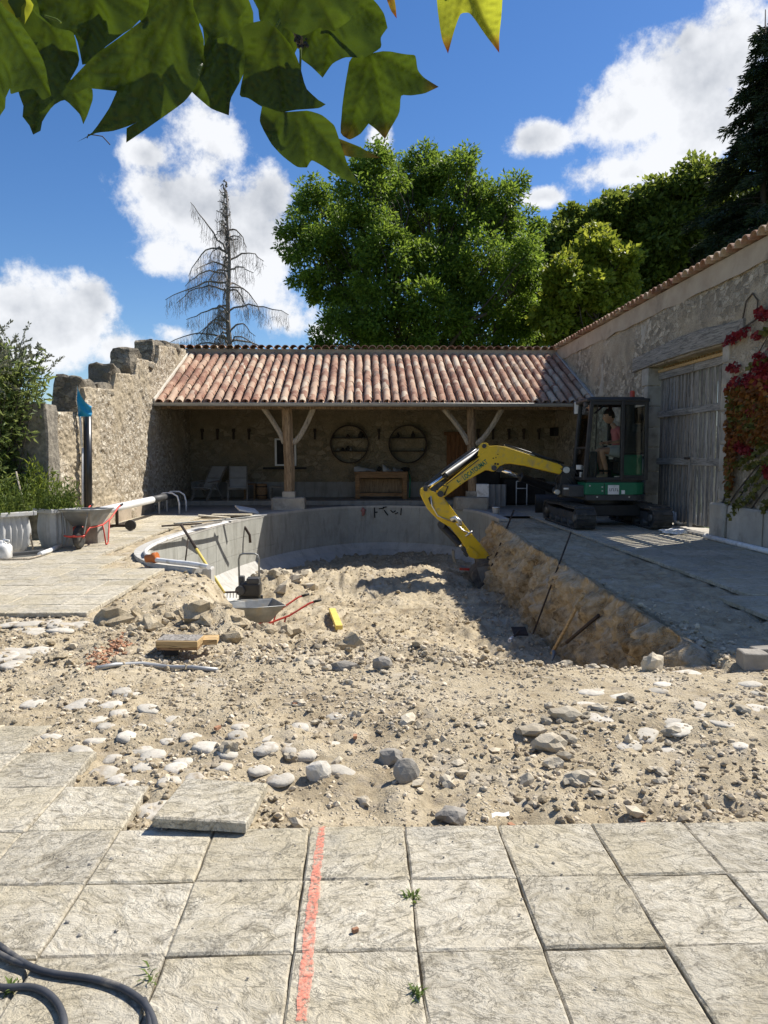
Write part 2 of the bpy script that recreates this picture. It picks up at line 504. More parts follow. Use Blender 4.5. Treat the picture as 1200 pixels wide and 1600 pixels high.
def wood(name, c1, c2, axis=2, rough=.8, bump=.5, rand=.12):
    s = NT(name)
    st = [14, 14, 14]; st[axis] = .9
    v = s.mapped(tuple(st))
    n = s.noise(2.2, 8, .65, .8, v)
    c = s.ramp(n, [(.3, c1), (.68, c2)])
    k = s.math('ABSOLUTE', s.math('SUBTRACT', s.noise(1.6, 5, .6, .4, v), .5))
    crack = s.math('SUBTRACT', 1, s.step(k, 0, .03))
    c = s.mix(s.math('MULTIPLY', crack, .7), c, tuple(x * .3 for x in c1))
    h = s.N.new('ShaderNodeHueSaturation')
    s.L.new(s.math('ADD', s.math('MULTIPLY', s.rnd(), 2 * rand), 1 - rand), h.inputs['Value']); s.L.new(c, h.inputs['Color'])
    s.bump(s.math('SUBTRACT', n, s.math('MULTIPLY', crack, .5)), bump, .01)
    return s.set(h.outputs[0], rough, 0, .2)

def concrete(name, c1, c2, stain, panels=None):
    s = NT(name)
    c = s.ramp(s.noise(1.6, 8, .65, .3), [(.3, c1), (.7, c2)])
    run = s.noise(2.2, 6, .7, .3, s.mapped((2.4, 2.4, .5)))
    c = s.mix(s.math('MULTIPLY', s.step(run, .46, .68), .65), c, stain)
    c = s.mix(s.math('MULTIPLY', s.step(s.noise(60, 3, .6), .58, .7), .3), c, tuple(x * .5 for x in stain))
    s.bump(s.math('ADD', s.noise(7, 7, .65), s.math('MULTIPLY', s.noise(50, 4, .6), .3)), .5, .015)
    return s.set(c, .88, 0, .25)

def glass(name, tint=(.5, .55, .52), rough=.02, alpha=.16):
    s = NT(name)
    s.set(tint, rough, 0, .6)
    tp = s.N.new('ShaderNodeBsdfTransparent'); tp.inputs[0].default_value = (.90, .94, .92, 1)
    gl = s.N.new('ShaderNodeBsdfGlossy'); gl.inputs['Roughness'].default_value = rough
    fr = s.N.new('ShaderNodeFresnel'); fr.inputs[0].default_value = 1.45
    mx = s.N.new('ShaderNodeMixShader')
    s.L.new(fr.outputs[0], mx.inputs[0]); s.L.new(tp.outputs[0], mx.inputs[1]); s.L.new(gl.outputs[0], mx.inputs[2])
    s.L.new(mx.outputs[0], s.out.inputs[0])
    return s.m

MT = dict(
    slab=stone_slab(),
    dirt=earth('dry clay dirt', [(.26, .20, .125), (.43, .355, .235), (.54, .46, .325), (.60, .53, .42)], 1.0, .04, (((.20, .155, .095), 2.1, .50, .64, .55), ((.53, .48, .39), 1.7, .54, .66, .6), ((.30, .26, .21), 6.5, .54, .64, .5))),
    cut=earth('freshly cut ochre earth', [(.17, .11, .05), (.47, .35, .20), (.64, .55, .41), (.54, .51, .45)], 1.3, .08, (((.47, .45, .40), 2.4, .58, .66, .8), ((.10, .06, .03), 3.1, .56, .68, .6))),  # last patch colour paints the dark of shaded crevices
    clod=earth('clay clods', [(.25, .19, .12), (.41, .335, .22), (.52, .44, .31), (.56, .50, .39)], 1.6, .03),
    pebble=simple('rubble stone', (.32, .27, .19), (.50, .44, .335), 7, .9, bump=.6, bscale=18, bdist=.02, rand=.25),
    dab=simple('pale mortar stone', (.39, .355, .285), (.59, .55, .475), 9, .9, bump=.6, bscale=22, bdist=.014, rand=.18, dirt=((.30, .24, .16), 9)),
    rockgrey=simple('grey field stone', (.20, .18, .15), (.36, .33, .28), 6, .9, bump=.6, bscale=20, bdist=.02, rand=.1),
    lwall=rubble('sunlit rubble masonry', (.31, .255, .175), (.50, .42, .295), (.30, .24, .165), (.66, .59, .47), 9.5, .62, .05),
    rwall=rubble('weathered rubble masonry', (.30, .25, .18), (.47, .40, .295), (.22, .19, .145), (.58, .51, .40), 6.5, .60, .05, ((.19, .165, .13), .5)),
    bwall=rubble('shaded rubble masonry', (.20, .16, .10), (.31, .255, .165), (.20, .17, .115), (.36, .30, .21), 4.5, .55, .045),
    plaster=simple('wall plaster band', (.34, .27, .20), (.46, .385, .29), 2.4, .92, bump=.35, bscale=20, dirt=((.22, .18, .14), 1.4)),
    oldtop=simple('lichen dark stone', (.10, .088, .070), (.32, .285, .225), 9, .95, bump=.8, bscale=16, bdist=.04),
    topstone=rubble('lichened shade-darkened wall top masonry', (.13, .115, .09), (.25, .215, .16), (.12, .105, .085), (.38, .33, .25), 7, .6, .05),  # darker than the wall below: lichen plus shade put into the colour
    block=simple('dressed limestone', (.30, .27, .22), (.45, .41, .34), 3, .9, bump=.35, bscale=18, rand=.12, dirt=((.2, .18, .15), 2)),
    tile=tile_mat(),
    gutter=simple('zinc gutter', (.30, .30, .29), (.42, .42, .41), 5, .5, .4, bump=.05),
    lead=simple('grey flashing', (.33, .33, .33), (.45, .45, .44), 5, .6, .2, bump=.1),
    flash=simple('pale verge mortar', (.50, .45, .38), (.62, .57, .48), 5, .8, bump=.2),
    post=wood('old oak post', (.16, .10, .055), (.40, .29, .18)),
    brace=wood('pale curved brace', (.30, .25, .19), (.46, .40, .31), 2),
    grey=wood('weathered grey boards', (.155, .14, .12), (.36, .335, .30), 2, .9, .7, .16),
    greyrail=wood('weathered grey rail', (.18, .165, .14), (.38, .355, .315), 1, .9, .7, .1),
    bench=wood('workbench pine', (.20, .115, .055), (.36, .22, .115), 0),
    door=wood('brown door wood', (.15, .07, .03), (.25, .125, .06), 2),
    newwood=wood('raw sawn timber', (.38, .24, .10), (.58, .42, .22), 0, .8, .3),
    chairwood=wood('weathered chair wood', (.20, .18, .15), (.32, .29, .25), 0),
    pool=concrete('pool concrete', (.30, .30, .265), (.43, .425, .38), (.22, .215, .185)),
    cove=concrete('pool cove render', (.40, .385, .35), (.54, .525, .485), (.30, .285, .25)),
    floor=concrete('shelter concrete floor', (.25, .235, .21), (.36, .345, .31), (.17, .16, .14)),
    white=simple('white plastic', (.68, .67, .64), (.78, .77, .75), 8, .45, bump=.05, dirt=((.45, .42, .36), 6)),
    whitemetal=simple('white painted metal', (.70, .70, .69), (.80, .80, .79), 6, .35, bump=.03),
    alu=simple('bare aluminium', (.55, .55, .54), (.68, .68, .67), 10, .35, .85, bump=.05),
    yellow=simple('yellow machine paint', (.66, .42, .008), (.76, .50, .012), 4, .38, bump=.06, spec=.5, dirt=((.44, .31, .09), 5)),
    green=simple('green machine paint', (.008, .13, .062), (.012, .165, .08), 4, .4, bump=.03, spec=.5),
    black=simple('black machine metal', (.012, .012, .012), (.03, .03, .03), 6, .45, bump=.05, spec=.5),
    steel=simple('worn bucket steel', (.07, .065, .06), (.22, .20, .175), 8, .55, .5, bump=.2, dirt=((.33, .27, .19), 6)),
    chrome=simple('chromed rod', (.75, .75, .75), (.82, .82, .82), 8, .12, 1, bump=0),
    rubber=simple('track rubber', (.022, .022, .022), (.07, .066, .06), 7, .8, bump=.3, dirt=((.16, .14, .11), 6)),
    dgrey=simple('dark grey plastic', (.045, .046, .046), (.075, .075, .074), 5, .55, bump=.05),
    glass=glass('clear cab glass'),
    mirror=simple('mirror glass', (.80, .80, .80), (.86, .86, .86), 5, .04, 1, bump=0),
    red=simple('red painted tube', (.50, .05, .035), (.62, .085, .055), 6, .45, bump=.05, dirt=((.35, .13, .09), 9)),
    redlamp=simple('red beacon plastic', (.42, .06, .03), (.5, .08, .04), 6, .3, bump=0),
    tray=simple('galvanised tray', (.17, .175, .17), (.29, .295, .285), 6, .5, .5, bump=.1, dirt=((.30, .26, .19), 5)),
    orange=simple('orange plastic pipe', (.45, .13, .03), (.55, .17, .05), 6, .5, bump=.05),
    blue=simple('blue plastic sheet', (.01, .24, .45), (.015, .31, .55), 3, .4, bump=.5, bscale=6, bdist=.02),
    duct=simple('black drain pipe', (.010, .010, .011), (.022, .022, .023), 6, .3, bump=.02, spec=.6),
    iron=simple('rusty iron', (.03, .024, .02), (.08, .055, .04), 12, .8, .2, bump=.3),
    hose=simple('grey black hose', (.035, .037, .042), (.075, .078, .085), 12, .6, bump=.1, dirt=((.2, .18, .15), 8)),
    planter=simple('white planter concrete', (.37, .37, .355), (.50, .495, .48), 5, .7, bump=.12, dirt=((.45, .43, .38), 2.6)),
    spray=simple('orange marking paint', (.74, .20, .13), (.80, .28, .19), 30, .8, bump=.3, bscale=60, dirt=((.52, .33, .24), 28)),
    marker=simple('black marker line', (.01, .01, .01), (.02, .02, .02), 8, .7, bump=0),
    pinkmark=simple('faded red marker', (.38, .16, .14), (.42, .2, .18), 12, .8, bump=0),
    cloth=simple('faded canvas', (.33, .32, .30), (.42, .41, .385), 5, .9, bump=.2),
    paper=simple('crumpled paper', (.58, .57, .53), (.70, .69, .66), 6, .8, bump=.4, bscale=8),
    bag=simple('white plastic bag', (.60, .61, .62), (.74, .74, .74), 5, .35, bump=.6, bscale=9, bdist=.03),
    dark=simple('dark object', (.012, .011, .01), (.03, .027, .024), 5, .7, bump=.1),
    bark=simple('tree bark', (.045, .036, .028), (.11, .092, .072), 5, .95, bump=.8, bscale=9, bdist=.05, stretch=(1, 1, .3)),
    deadbark=simple('dead grey bark', (.15, .13, .115), (.30, .27, .24), 5, .95, bump=.5, bscale=9, stretch=(1, 1, .3)),
    ash=leaf_mat('ash leaves', (.045, .100, .012), (.165, .255, .032), .48),
    lime=leaf_mat('bright young leaves', (.09, .14, .012), (.25, .29, .036), .48),
    oak=leaf_mat('dark broad leaves', (.055, .092, .014), (.175, .225, .036), .48),
    spruce=leaf_mat('spruce needles', (.014, .026, .010), (.042, .062, .022), .14),
    shrub=leaf_mat('shrub leaves', (.07, .115, .025), (.21, .26, .085), .42),
    silver=leaf_mat('grey flower spikes', (.12, .13, .09), (.24, .25, .17), .2),
    herb=leaf_mat('planter herbs', (.05, .09, .015), (.15, .20, .04), .35),
    lavender=leaf_mat('lavender heads', (.10, .08, .14), (.2, .17, .26), .2),
    vinered=leaf_mat('red vine leaves', (.12, .012, .012), (.27, .03, .025), .3),
    vineorange=leaf_mat('rust vine leaves', (.11, .045, .012), (.27, .12, .024), .3),
    vinegreen=leaf_mat('olive vine leaves', (.07, .08, .015), (.18, .17, .035), .3),
    grass=leaf_mat('weed blades', (.05, .09, .015), (.14, .19, .04), .3),
    meadow=simple('far meadow grass', (.05, .075, .018), (.09, .115, .035), 1.2, .95, bump=.5),
    skin=simple('skin', (.42, .22, .14), (.50, .28, .19), 8, .5, bump=.05),
    hair=simple('dark hair', (.012, .009, .007), (.03, .022, .016), 30, .6, bump=.4, bscale=60),
    shirt=simple('pink shirt', (.50, .14, .15), (.60, .20, .21), 5, .85, bump=.3, bscale=12, bdist=.015),
    shorts=simple('pale grey shorts', (.42, .42, .42), (.56, .55, .54), 5, .85, bump=.3, bscale=12, bdist=.015),
    boot=simple('tan work boot', (.30, .20, .11), (.40, .28, .17), 8, .8, bump=.2),
    brick=simple('orange brick crumbs', (.34, .16, .085), (.52, .30, .18), 9, .9, bump=.4, bscale=20, rand=.3),
    yplank=simple('yellow painted board', (.62, .46, .09), (.72, .56, .15), 8, .7, bump=.2),
)
# ------------------------------------------------------------------ the ground
LIP0 = [(-1.95,9.45),(-2.35,9.75),(-2.78,10.25),(-3.14,11.1),(-3.25,12.1),(-3.2,13.3),(-3.04,14.75),(-2.78,16.3),(-2.34,17.85),
        (-1.82,19.1),(-1.11,20.2),(-.27,20.95),(.63,21.2),(1.5,20.95),(2.3,20.35),(2.85,19.3),(3.02,18.0),(3.04,16.6)]
def chaikin(p, k=2):
    for _ in range(k):
        q = [p[0]]
        for a, b in zip(p, p[1:]):
            q += [tuple(.75 * a[i] + .25 * b[i] for i in range(len(a))), tuple(.25 * a[i] + .75 * b[i] for i in range(len(a)))]
        q.append(p[-1]); p = q
    return p
LIP = chaikin(LIP0, 2)
def lip_normals(P):
    out = []
    for i in range(len(P)):
        a = P[max(i - 1, 0)]; b = P[min(i + 1, len(P) - 1)]
        dx, dy = b[0] - a[0], b[1] - a[1]; l = math.hypot(dx, dy)
        out.append((-dy / l, dx / l))            # left of travel = outside of the pool
    return out
LN = lip_normals(LIP)
def off(i, d): return (LIP[i][0] + LN[i][0] * d, LIP[i][1] + LN[i][1] * d)
CUT = [(2.44, 5.05), (2.50, 6.0), (2.56, 7.8), (2.64, 10.0), (2.72, 12.5), (2.80, 15.0), (2.84, 16.55)]     # top edge of the raw earth cut
PIT = [off(i, .16) for i in range(len(LIP))] + [(x + .12, y) for x, y in reversed(CUT)] + [(2.5, 4.2), (-1.7, 4.2), (-1.80, 6.2), (-1.86, 8.0), (-1.9, 9.3)]

def sdist(X, Y, P):
    """signed distance to polygon P, positive inside"""
    d = np.full(X.shape, 1e9); ins = np.zeros(X.shape, bool)
    for (x0, y0), (x1, y1) in zip(P, P[1:] + P[:1]):
        ex, ey = x1 - x0, y1 - y0
        t = np.clip(((X - x0) * ex + (Y - y0) * ey) / (ex * ex + ey * ey + 1e-12), 0, 1)
        d = np.minimum(d, np.hypot(X - x0 - t * ex, Y - y0 - t * ey))
        c = (y0 > Y) != (y1 > Y)
        ins ^= c & (X < (x1 - x0) * (Y - y0) / (y1 - y0 + 1e-12) + x0)
    return np.where(ins, d, -d)

def slab_zone(X, Y):
    m = Y < 2.74
    m |= (X < -.96) & (Y < 3.12)
    m |= (X < -1.34) & (Y < 3.5)
    m |= (X < -1.70) & (Y < 3.87)
    m |= (X < -2.52) & (Y > 6.85) & (Y < 9.45)
    m |= (X < -3.35) & (Y > 6.85) & (Y < 10.65)
    m |= (X < -3.78) & (Y > 6.85)
    m |= (X > 3.98) & (Y > 7.5)
    m |= (X > 3.62) & (Y > 5.6) & (Y < 7.5)
    return m

def ground_h(X, Y):
    n1 = fbm(X, Y, .9, 4, 3); n2 = fbm(X, Y, 6, 4, 9); n3 = fbm(X, Y, 24, 3, 21)
    ridge = np.abs(fbm(X * .8 + Y * .5, Y * 1.6 - X * .3, 3.2, 3, 33))
    clump = np.clip(fbm(X, Y, 8.5, 3, 91), 0, 1) * np.clip(fbm(X, Y, 1.6, 2, 95) + .25, 0, 1)
    base = -.055 + .030 * n1 + .038 * n2 + .022 * n3 + .04 * (ridge - .15) + .07 * clump
    base = base + .035 * sstep(3.2, 4.3, Y) * sstep(5.3, 4.6, Y) * (.6 + n1)
    zl = np.interp(Y, [4.2, 4.9, 5.6, 7, 9, 10.5, 13, 17, 22], [-.045, -.05, -.09, -.36, -.80, -1.05, -1.25, -1.30, -1.34])
    zr = np.interp(Y, [4.2, 4.85, 5.3, 6.2, 7.5, 10, 14, 22], [-.04, -.035, -.13, -.62, -.95, -1.05, -1.15, -1.28])
    zf = zl + (zr - zl) * sstep(.35, 1.75, X)
    g = lambda cx, cy, rx, ry, a: a * np.exp(-((X - cx) / rx) ** 2 - ((Y - cy) / ry) ** 2)
    zf = zf + g(.35, 15.5, 2.0, .95, .36) + g(2.3, 15.3, .6, .7, -.25) + g(-1.7, 14.6, .7, .7, .30) + g(-1.55, 10.9, .75, .7, -.26) + g(-1.28, 6.75, .36, .42, .34) + g(-1.7, 7.5, .35, .6, .16) + g(-.85, 6.2, .3, .3, .10) - .16 * sstep(7.0, 8.0, Y) * sstep(10.5, 9.0, Y) * sstep(-1.6, -1.2, X) * sstep(-.1, -.6, X)
    zf = zf - .30 * sstep(-1.9, -2.5, X) * sstep(10.8, 12, Y)
    pn = .12 * clump + .10 * fbm(X, Y, 1.5, 4, 41) + .075 * n2 + .04 * n3 + .05 * (ridge - .15)
    zf = zf + pn * sstep(4.4, 6, Y)
    d = sdist(X, Y, PIT)
    soft = np.where((X < -1.3) & (Y < 9.2), .6, .05)
    t = np.clip(d / soft, 0, 1); t = np.where(soft > .3, t * t * (3 - 2 * t), t)
    h = base * (1 - t) + zf * t
    z = slab_zone(X, Y)
    h = np.where(z, -.012 + .004 * n3, h)
    far = sstep(17.0, 17.6, Y) * (d < 0)
    return np.where(far > .5, -.06, h)
def gh(x, y): return float(ground_h(np.array([float(x)]), np.array([float(y)]))[0])

def make_ground():
    xs = np.arange(-6.2, 6.25, .03)
    ys = [2.60]
    while ys[-1] < 23.4: ys.append(ys[-1] + max(.02, .0085 * ys[-1]))
    ys = np.array(ys)
    X, Y = np.meshgrid(xs, ys)
    Z = ground_h(X, Y)
    nx, ny = len(xs), len(ys)
    v = np.stack([X.ravel(), Y.ravel(), Z.ravel()], 1)
    i = np.arange(nx - 1)[None, :] + np.arange(ny - 1)[:, None] * nx
    f = np.stack([i, i + 1, i + nx + 1, i + nx], -1).reshape(-1, 4)
    o = struct(np_obj('ground', v, f, MT['dirt'], smooth=True))
    return o
GROUND = make_ground()
b = MB()
b.add([(-6.2, -4, -.02), (6.2, -4, -.02), (6.2, 2.61, -.02), (-6.2, 2.61, -.02)], [(0, 1, 2, 3)])
struct(b.build('bedding_ground', MT['dirt']))
b = MB()
for (x0, y0, x1, y1) in ((-600, -200, -6.19, 900), (6.19, -200, 600, 900), (-6.19, 23.35, 6.19, 900), (-6.19, -200, 6.19, -3.99)):
    b.add([(x0, y0, -.09), (x1, y0, -.09), (x1, y1, -.09), (x0, y1, -.09)], [(0, 1, 2, 3)])
struct(b.build('meadow', MT['meadow']))

# raw earth cut on the right of the pit
def make_cut():
    P = chaikin(CUT, 2)
    seg = [0]
    for a, c in zip(P, P[1:]): seg.append(seg[-1] + math.hypot(c[0] - a[0], c[1] - a[1]))
    nu, nv = 330, 34
    u = np.linspace(0, seg[-1], nu)
    px = np.interp(u, seg, [p[0] for p in P]); py = np.interp(u, seg, [p[1] for p in P])
    V = np.linspace(0, 1, nv)
    U, T = np.meshgrid(u, V)
    PX = np.interp(U, seg, [p[0] for p in P]); PY = np.interp(U, seg, [p[1] for p in P])
    bot = np.interp(PY, [4.9, 5.4, 6.2, 7.5, 10, 17], [-.12, -.35, -.8, -1.1, -1.2, -1.35])
    top = -.014 + .05 * fbm(U, U * 0, 2.2, 4, 5) + .035 * fbm(U, U * 0, 11, 3, 6)
    Tc = np.clip((T - .06) / .94, 0, 1)
    Z = top + (bot - top) * Tc - np.where(T < .06, .10 * (1 - T / .06) ** 1.5, 0)
    n = fbm(U * 1.0, Z * .8, 2.3, 5, 51); gro = np.abs(fbm(U * 1.9, Z * .5, 3.2, 4, 61)); fine = fbm(U, Z, 15, 3, 71)
    lean = .18 * Tc
    Z = Z - .14 * np.clip(1 - U / .55, 0, 1)
    dx = -lean + .26 * n - .28 * gro + .13 * fine
    dx = dx * sstep(0, .12, Tc) + np.where(T < .06, .18 * (1 - T / .06), 0)
    dy = .07 * fbm(U + 9, Z, 3, 3, 81)
    v = np.stack([(PX + dx).ravel(), (PY + dy).ravel(), Z.ravel()], 1)
    i = np.arange(nu - 1)[None, :] + np.arange(nv - 1)[:, None] * nu
    f = np.stack([i, i + 1, i + nu + 1, i + nu], -1).reshape(-1, 4)
    return struct(np_obj('earth_bank', v, f, MT['cut'], smooth=True))
BANK = make_cut()

# ------------------------------------------------------------------ slabs
SLABS = {}
def slab_mesh(w, d, k, t=.04):
    key = (round(w, 2), round(d, 2), k)
    if key in SLABS: return SLABS[key]
    r = random.Random(hash(key) & 0xffff)
    g = .0022
    x, y = w / 2 - g, d / 2 - g
    per = []
    for (ax, ay, bx, by) in ((-x, -y, x, -y), (x, -y, x, y), (x, y, -x, y), (-x, y, -x, -y)):
        for j in range(4):
            s = j / 4
            per.append((ax + (bx - ax) * s + r.uniform(-.0025, .0025), ay + (by - ay) * s + r.uniform(-.0025, .0025)))
    n = len(per); vs = []
    for (z, k2) in ((-t, .0), (-.006, .0), (0, .0045)):
        for (a, c) in per:
            l = max(abs(a) / x, abs(c) / y)
            q = (k2 + (r.uniform(0, .004) if k2 else 0))
            vs.append((a - math.copysign(min(q, abs(a)), a) * (abs(a) / x > .6), c - math.copysign(min(q, abs(c)), c) * (abs(c) / y > .6), z + r.uniform(-.001, .001)))
    m = MB()
    fs = [(i, (i + 1) % n, n + (i + 1) % n, n + i) for i in range(n)] + [(n + i, n + (i + 1) % n, 2 * n + (i + 1) % n, 2 * n + i) for i in range(n)]
    fs += [list(range(2 * n, 3 * n))]
    m.add(vs, fs)
    SLABS[key] = m.mesh('slab', MT['slab'])
    return SLABS[key]
def lay(parent, x0, y0, w, d, tilt=.006, z=0):
    o = bpy.data.objects.new('slab', slab_mesh(w, d, random.randrange(3)))
    COL.objects.link(o); o.parent = parent
    o.location = (x0 + w / 2, y0 + d / 2, z + random.uniform(-.004, .002))
    o.rotation_euler = (random.uniform(-tilt, tilt), random.uniform(-tilt, tilt), random.choice((0, 0, math.pi)) + random.uniform(-.004, .004))
    return o
def terrace(name):
    o = bpy.data.objects.new(name, None); COL.objects.link(o); o.empty_display_size = .1
    return struct(o)
FT = terrace('front_paving')
T0, XS = .356, .158
ROWS = [(.98, 1.335), (1.335, 1.69), (1.69, 2.052), (2.052, 2.42), (2.42, 2.778)]
for (ya, yb) in ROWS:
    for k in range(-8, 8):
        lay(FT, XS + k * T0, ya, T0, yb - ya)
for (ya, yb, kmax) in ((2.778, 3.165, -3), (3.165, 3.55, -4), (3.55, 3.915, -5)):
    for k in range(-9, kmax):
        lay(FT, XS + k * T0 + .005, ya, T0, yb - ya)
LT = terrace('left_paving')
def courses(parent, y0, y1, xlim, xfar, hs, ws, sgn):
    y = y0
    while y < y1 - .1:
        h = random.choice(hs); x = xlim(y + h / 2)
        while sgn * (xfar - x) > .12:
            w = min(random.choice(ws), abs(xfar - x))
            if abs(xfar - x) - w < .12: w = abs(xfar - x)
            lay(parent, x - w if sgn < 0 else x, y, w, h, .008)
            x += sgn * w
        y += h
courses(LT, 6.80, 9.5, lambda y: -2.47, -5.9, (.36, .36, .54), (.36, .54, .72), -1)
courses(LT, 9.5, 10.7, lambda y: -3.3, -5.9, (.40,), (.36, .54, .72), -1)
courses(LT, 10.7, 13.1, lambda y: -3.73, -5.9, (.40,), (.40, .6), -1)
courses(LT, 13.1, 18.2, lambda y: -3.73, -5.15, (.50,), (.45, .6), -1)
RT = terrace('right_paving')
courses(RT, 5.6, 7.5, lambda y: 3.55, 5.9, (.36, .54), (.36, .54, .72), 1)
courses(RT, 7.5, 19.0, lambda y: 3.92, 5.9, (.44, .54), (.40, .54, .72), 1)

# ------------------------------------------------------------------ the old pool shell
def make_pool():
    root = terrace('pool_wall')
    n = len(LIP)
    def strip(i0, i1, rings):
        """rings: list of (offset outward, z) closed profile, swept along LIP[i0..i1]"""
        m = MB(); k = len(rings)
        vs = [(*off(i, d), z) for i in range(i0, i1 + 1) for d, z in rings]
        c = i1 - i0
        fs = [(j * k + q, j * k + (q + 1) % k, (j + 1) * k + (q + 1) % k, (j + 1) * k + q) for j in range(c) for q in range(k)]
        fs += [list(range(k))[::-1], list(range(c * k, c * k + k))]
        m.add(vs, [list(reversed(f)) for f in fs])
        return m
    strip(0, n - 1, [(.012, -.05), (.20, -.05), (.20, -1.4), (.012, -1.4)]).build('core_wall', MT['pool'], root)
    i = 0; step = 3
    while i < n - 1:
        j = min(i + step, n - 1)
        for (za, zb) in ((-.045, -.40), (-.405, -.74), (-.745, -1.02)):
            e = random.uniform(-.003, .003)
            m = strip(i, j, [(0 + e, za), (.02, za), (.02, zb), (0 + e, zb)])
            # leave an open joint at the end of every panel
            for q in range(4):
                p = Vector(m.v[-4 + q]); p2 = Vector(m.v[-8 + q]); d = (p2 - p); m.v[-4 + q] = tuple(p + d * min(.5, .004 / max(d.length, 1e-6)))
            m.build('wall_panel', MT['pool'], root)
        i = j
    strip(0, n - 1, [(-.006, .012), (.21, .012), (.21, -.045), (-.006, -.045)]).build('rim', MT['cove'], root)
    strip(0, n - 1, [(.005, -1.02), (.005, -1.5), (-.62, -1.5), (-.55, -1.40), (-.35, -1.30), (-.15, -1.18)]).build('cove', MT['cove'], root)
    return root
POOL = make_pool()
# step block and end of the old wall on the left
b = MB(); b.box((-2.02, 9.52, -.33), (.30, .22, .66)); b.build('wall_end', MT['cove'], POOL, .02)
#b = MB(); b.box((-2.15, 16.2, -.92), (1.0, 1.6, .42), Matrix.Rotation(-.3, 3, 'Z'), (.92, .9)); b.build('pool_step', MT['cove'], POOL, .04)

# ------------------------------------------------------------------ shelter floor
def shelter_floor():
    m = MB(); idx = [i for i in range(len(LIP)) if LIP[i][1] > 17.3]
    a = [off(i, .19) for i in idx]
    vs = []; fs = []
    for k, (x, y) in enumerate(a):
        t = k / (len(a) - 1)
        if x < -1.9 and y < 19.5: o = (-5.19, y)
        elif x > 2.6 and y < 19.9: o = (5.94, y)
        else: o = (-5.19 + (x + 2.2) / 5.2 * 11.1, 21.62)
        o = (min(5.94, max(-5.19, o[0])), o[1])
        vs += [(x, y, -.004), (*o, -.004)]
    n = len(a)
    fs = [(2 * k, 2 * k + 1, 2 * k + 3, 2 * k + 2) for k in range(n - 1)]
    m.add(vs, [f[::-1] for f in fs])
    l = max(k for k, (x, y) in enumerate(a) if x < -1.9 and y < 19.5); r = min(k for k, (x, y) in enumerate(a) if x > 2.6 and y < 19.9)
    m.add([vs[2 * l + 1], (-5.19, 21.62, -.004), vs[2 * l + 3]], [(2, 1, 0)])
    m.add([vs[2 * r + 1], (5.94, 21.62, -.004), vs[2 * r - 1]], [(0, 1, 2)])
    struct(m.build('shelter_floor', MT['floor']))
    m = MB(); m.span((-5.19, 21.6, -.05), (5.94, 23.3, .12))
    struct(m.build('raised_floor', MT['floor'], None, .01))
shelter_floor()

# ------------------------------------------------------------------ left ruined wall
def jag(p, s, amt):
    return p + Vector((mnoise.noise(p * s), mnoise.noise(p * s + Vector((9, 3, 1))), mnoise.noise(p * s + Vector((2, 8, 5))))) * amt
def rough_block(a, c, sub, amt, s=1.7):
    """box a..c, subdivided and roughened"""
    bm = bmesh.new(); bmesh.ops.create_cube(bm, size=1)
    bmesh.ops.bevel(bm, geom=bm.edges[:], offset=.05, segments=1, affect='EDGES')
    bmesh.ops.subdivide_edges(bm, edges=bm.edges[:], cuts=sub, use_grid_fill=True)
    a = Vector(a); c = Vector(c); ctr = (a + c) / 2; d = c - a
    vs = []
    for v in bm.verts:
        p = Vector((v.co.x * d.x, v.co.y * d.y, v.co.z * d.z)) + ctr
        vs.append(jag(p, s, amt))
    fs = [[v.index for v in f.verts] for f in bm.faces]; bm.free()
    return vs, fs
LW = thing('ruined_wall', 'long rubble stone wall with a stepped broken top, sunlit beside the tiled shelter', 'wall', (-5.45, 18, 0))
XA, XB = -5.73, -5.2
prof = [(13.2, -.1), (23.8, -.1), (23.8, 4.62), (21.8, 4.42), (19.85, 4.22), (19.75, 3.75), (18.0, 3.66), (17.85, 3.24), (16.45, 3.16), (16.3, 2.78), (14.55, 2.68), (14.45, 2.18), (13.2, 2.16)]
prof = [(y, z) for y, z in prof]
def wall_sheet():
    m = MB()
    tops = sorted([p for p in prof if p[1] > 0])
    ty = [p[0] for p in tops]; tz = [p[1] for p in tops]
    nz = 120
    def fn(u, v):
        y = 13.2 + 10.6 * u; top = float(np.interp(y, ty, tz))
        z = -.1 + (top + .1) * v
        x = XB + .045 * mnoise.noise(Vector((1.3, y * 1.4, z * 1.4))) + .03 * mnoise.noise(Vector((5, y * 5, z * 5))) + .030 * max(-.3, mnoise.noise(Vector((8, y * 11, z * 14)))) + .016 * mnoise.noise(Vector((2, y * 24, z * 24))) + (.02 if z < .55 else 0)
        return (x, y, z + (.04 * mnoise.noise(Vector((y * 4, 3, z))) if v == 1 else 0))
    m.grid(339, nz, fn, True)
    n = 340
    topv = [m.v[nz * n + i] for i in range(n)]
    o = len(m.v)
    m.v += [(XA, p[1], p[2]) for p in topv] + [(XA, p[1], -.1) for p in topv]
    for i in range(n - 1):
        m.f += [[nz * n + i, nz * n + i + 1, o + i + 1, o + i], [o + i, o + i + 1, o + n + i + 1, o + n + i]]; m.sm += [False, False]
    m.add([(XB, 13.2, -.1), (XA, 13.2, -.1), (XA, 13.2, 2.16), (XB, 13.2, 2.16)], [(0, 1, 2, 3)])
    return m
wall_sheet().build('masonry', MT['lwall'], LW)
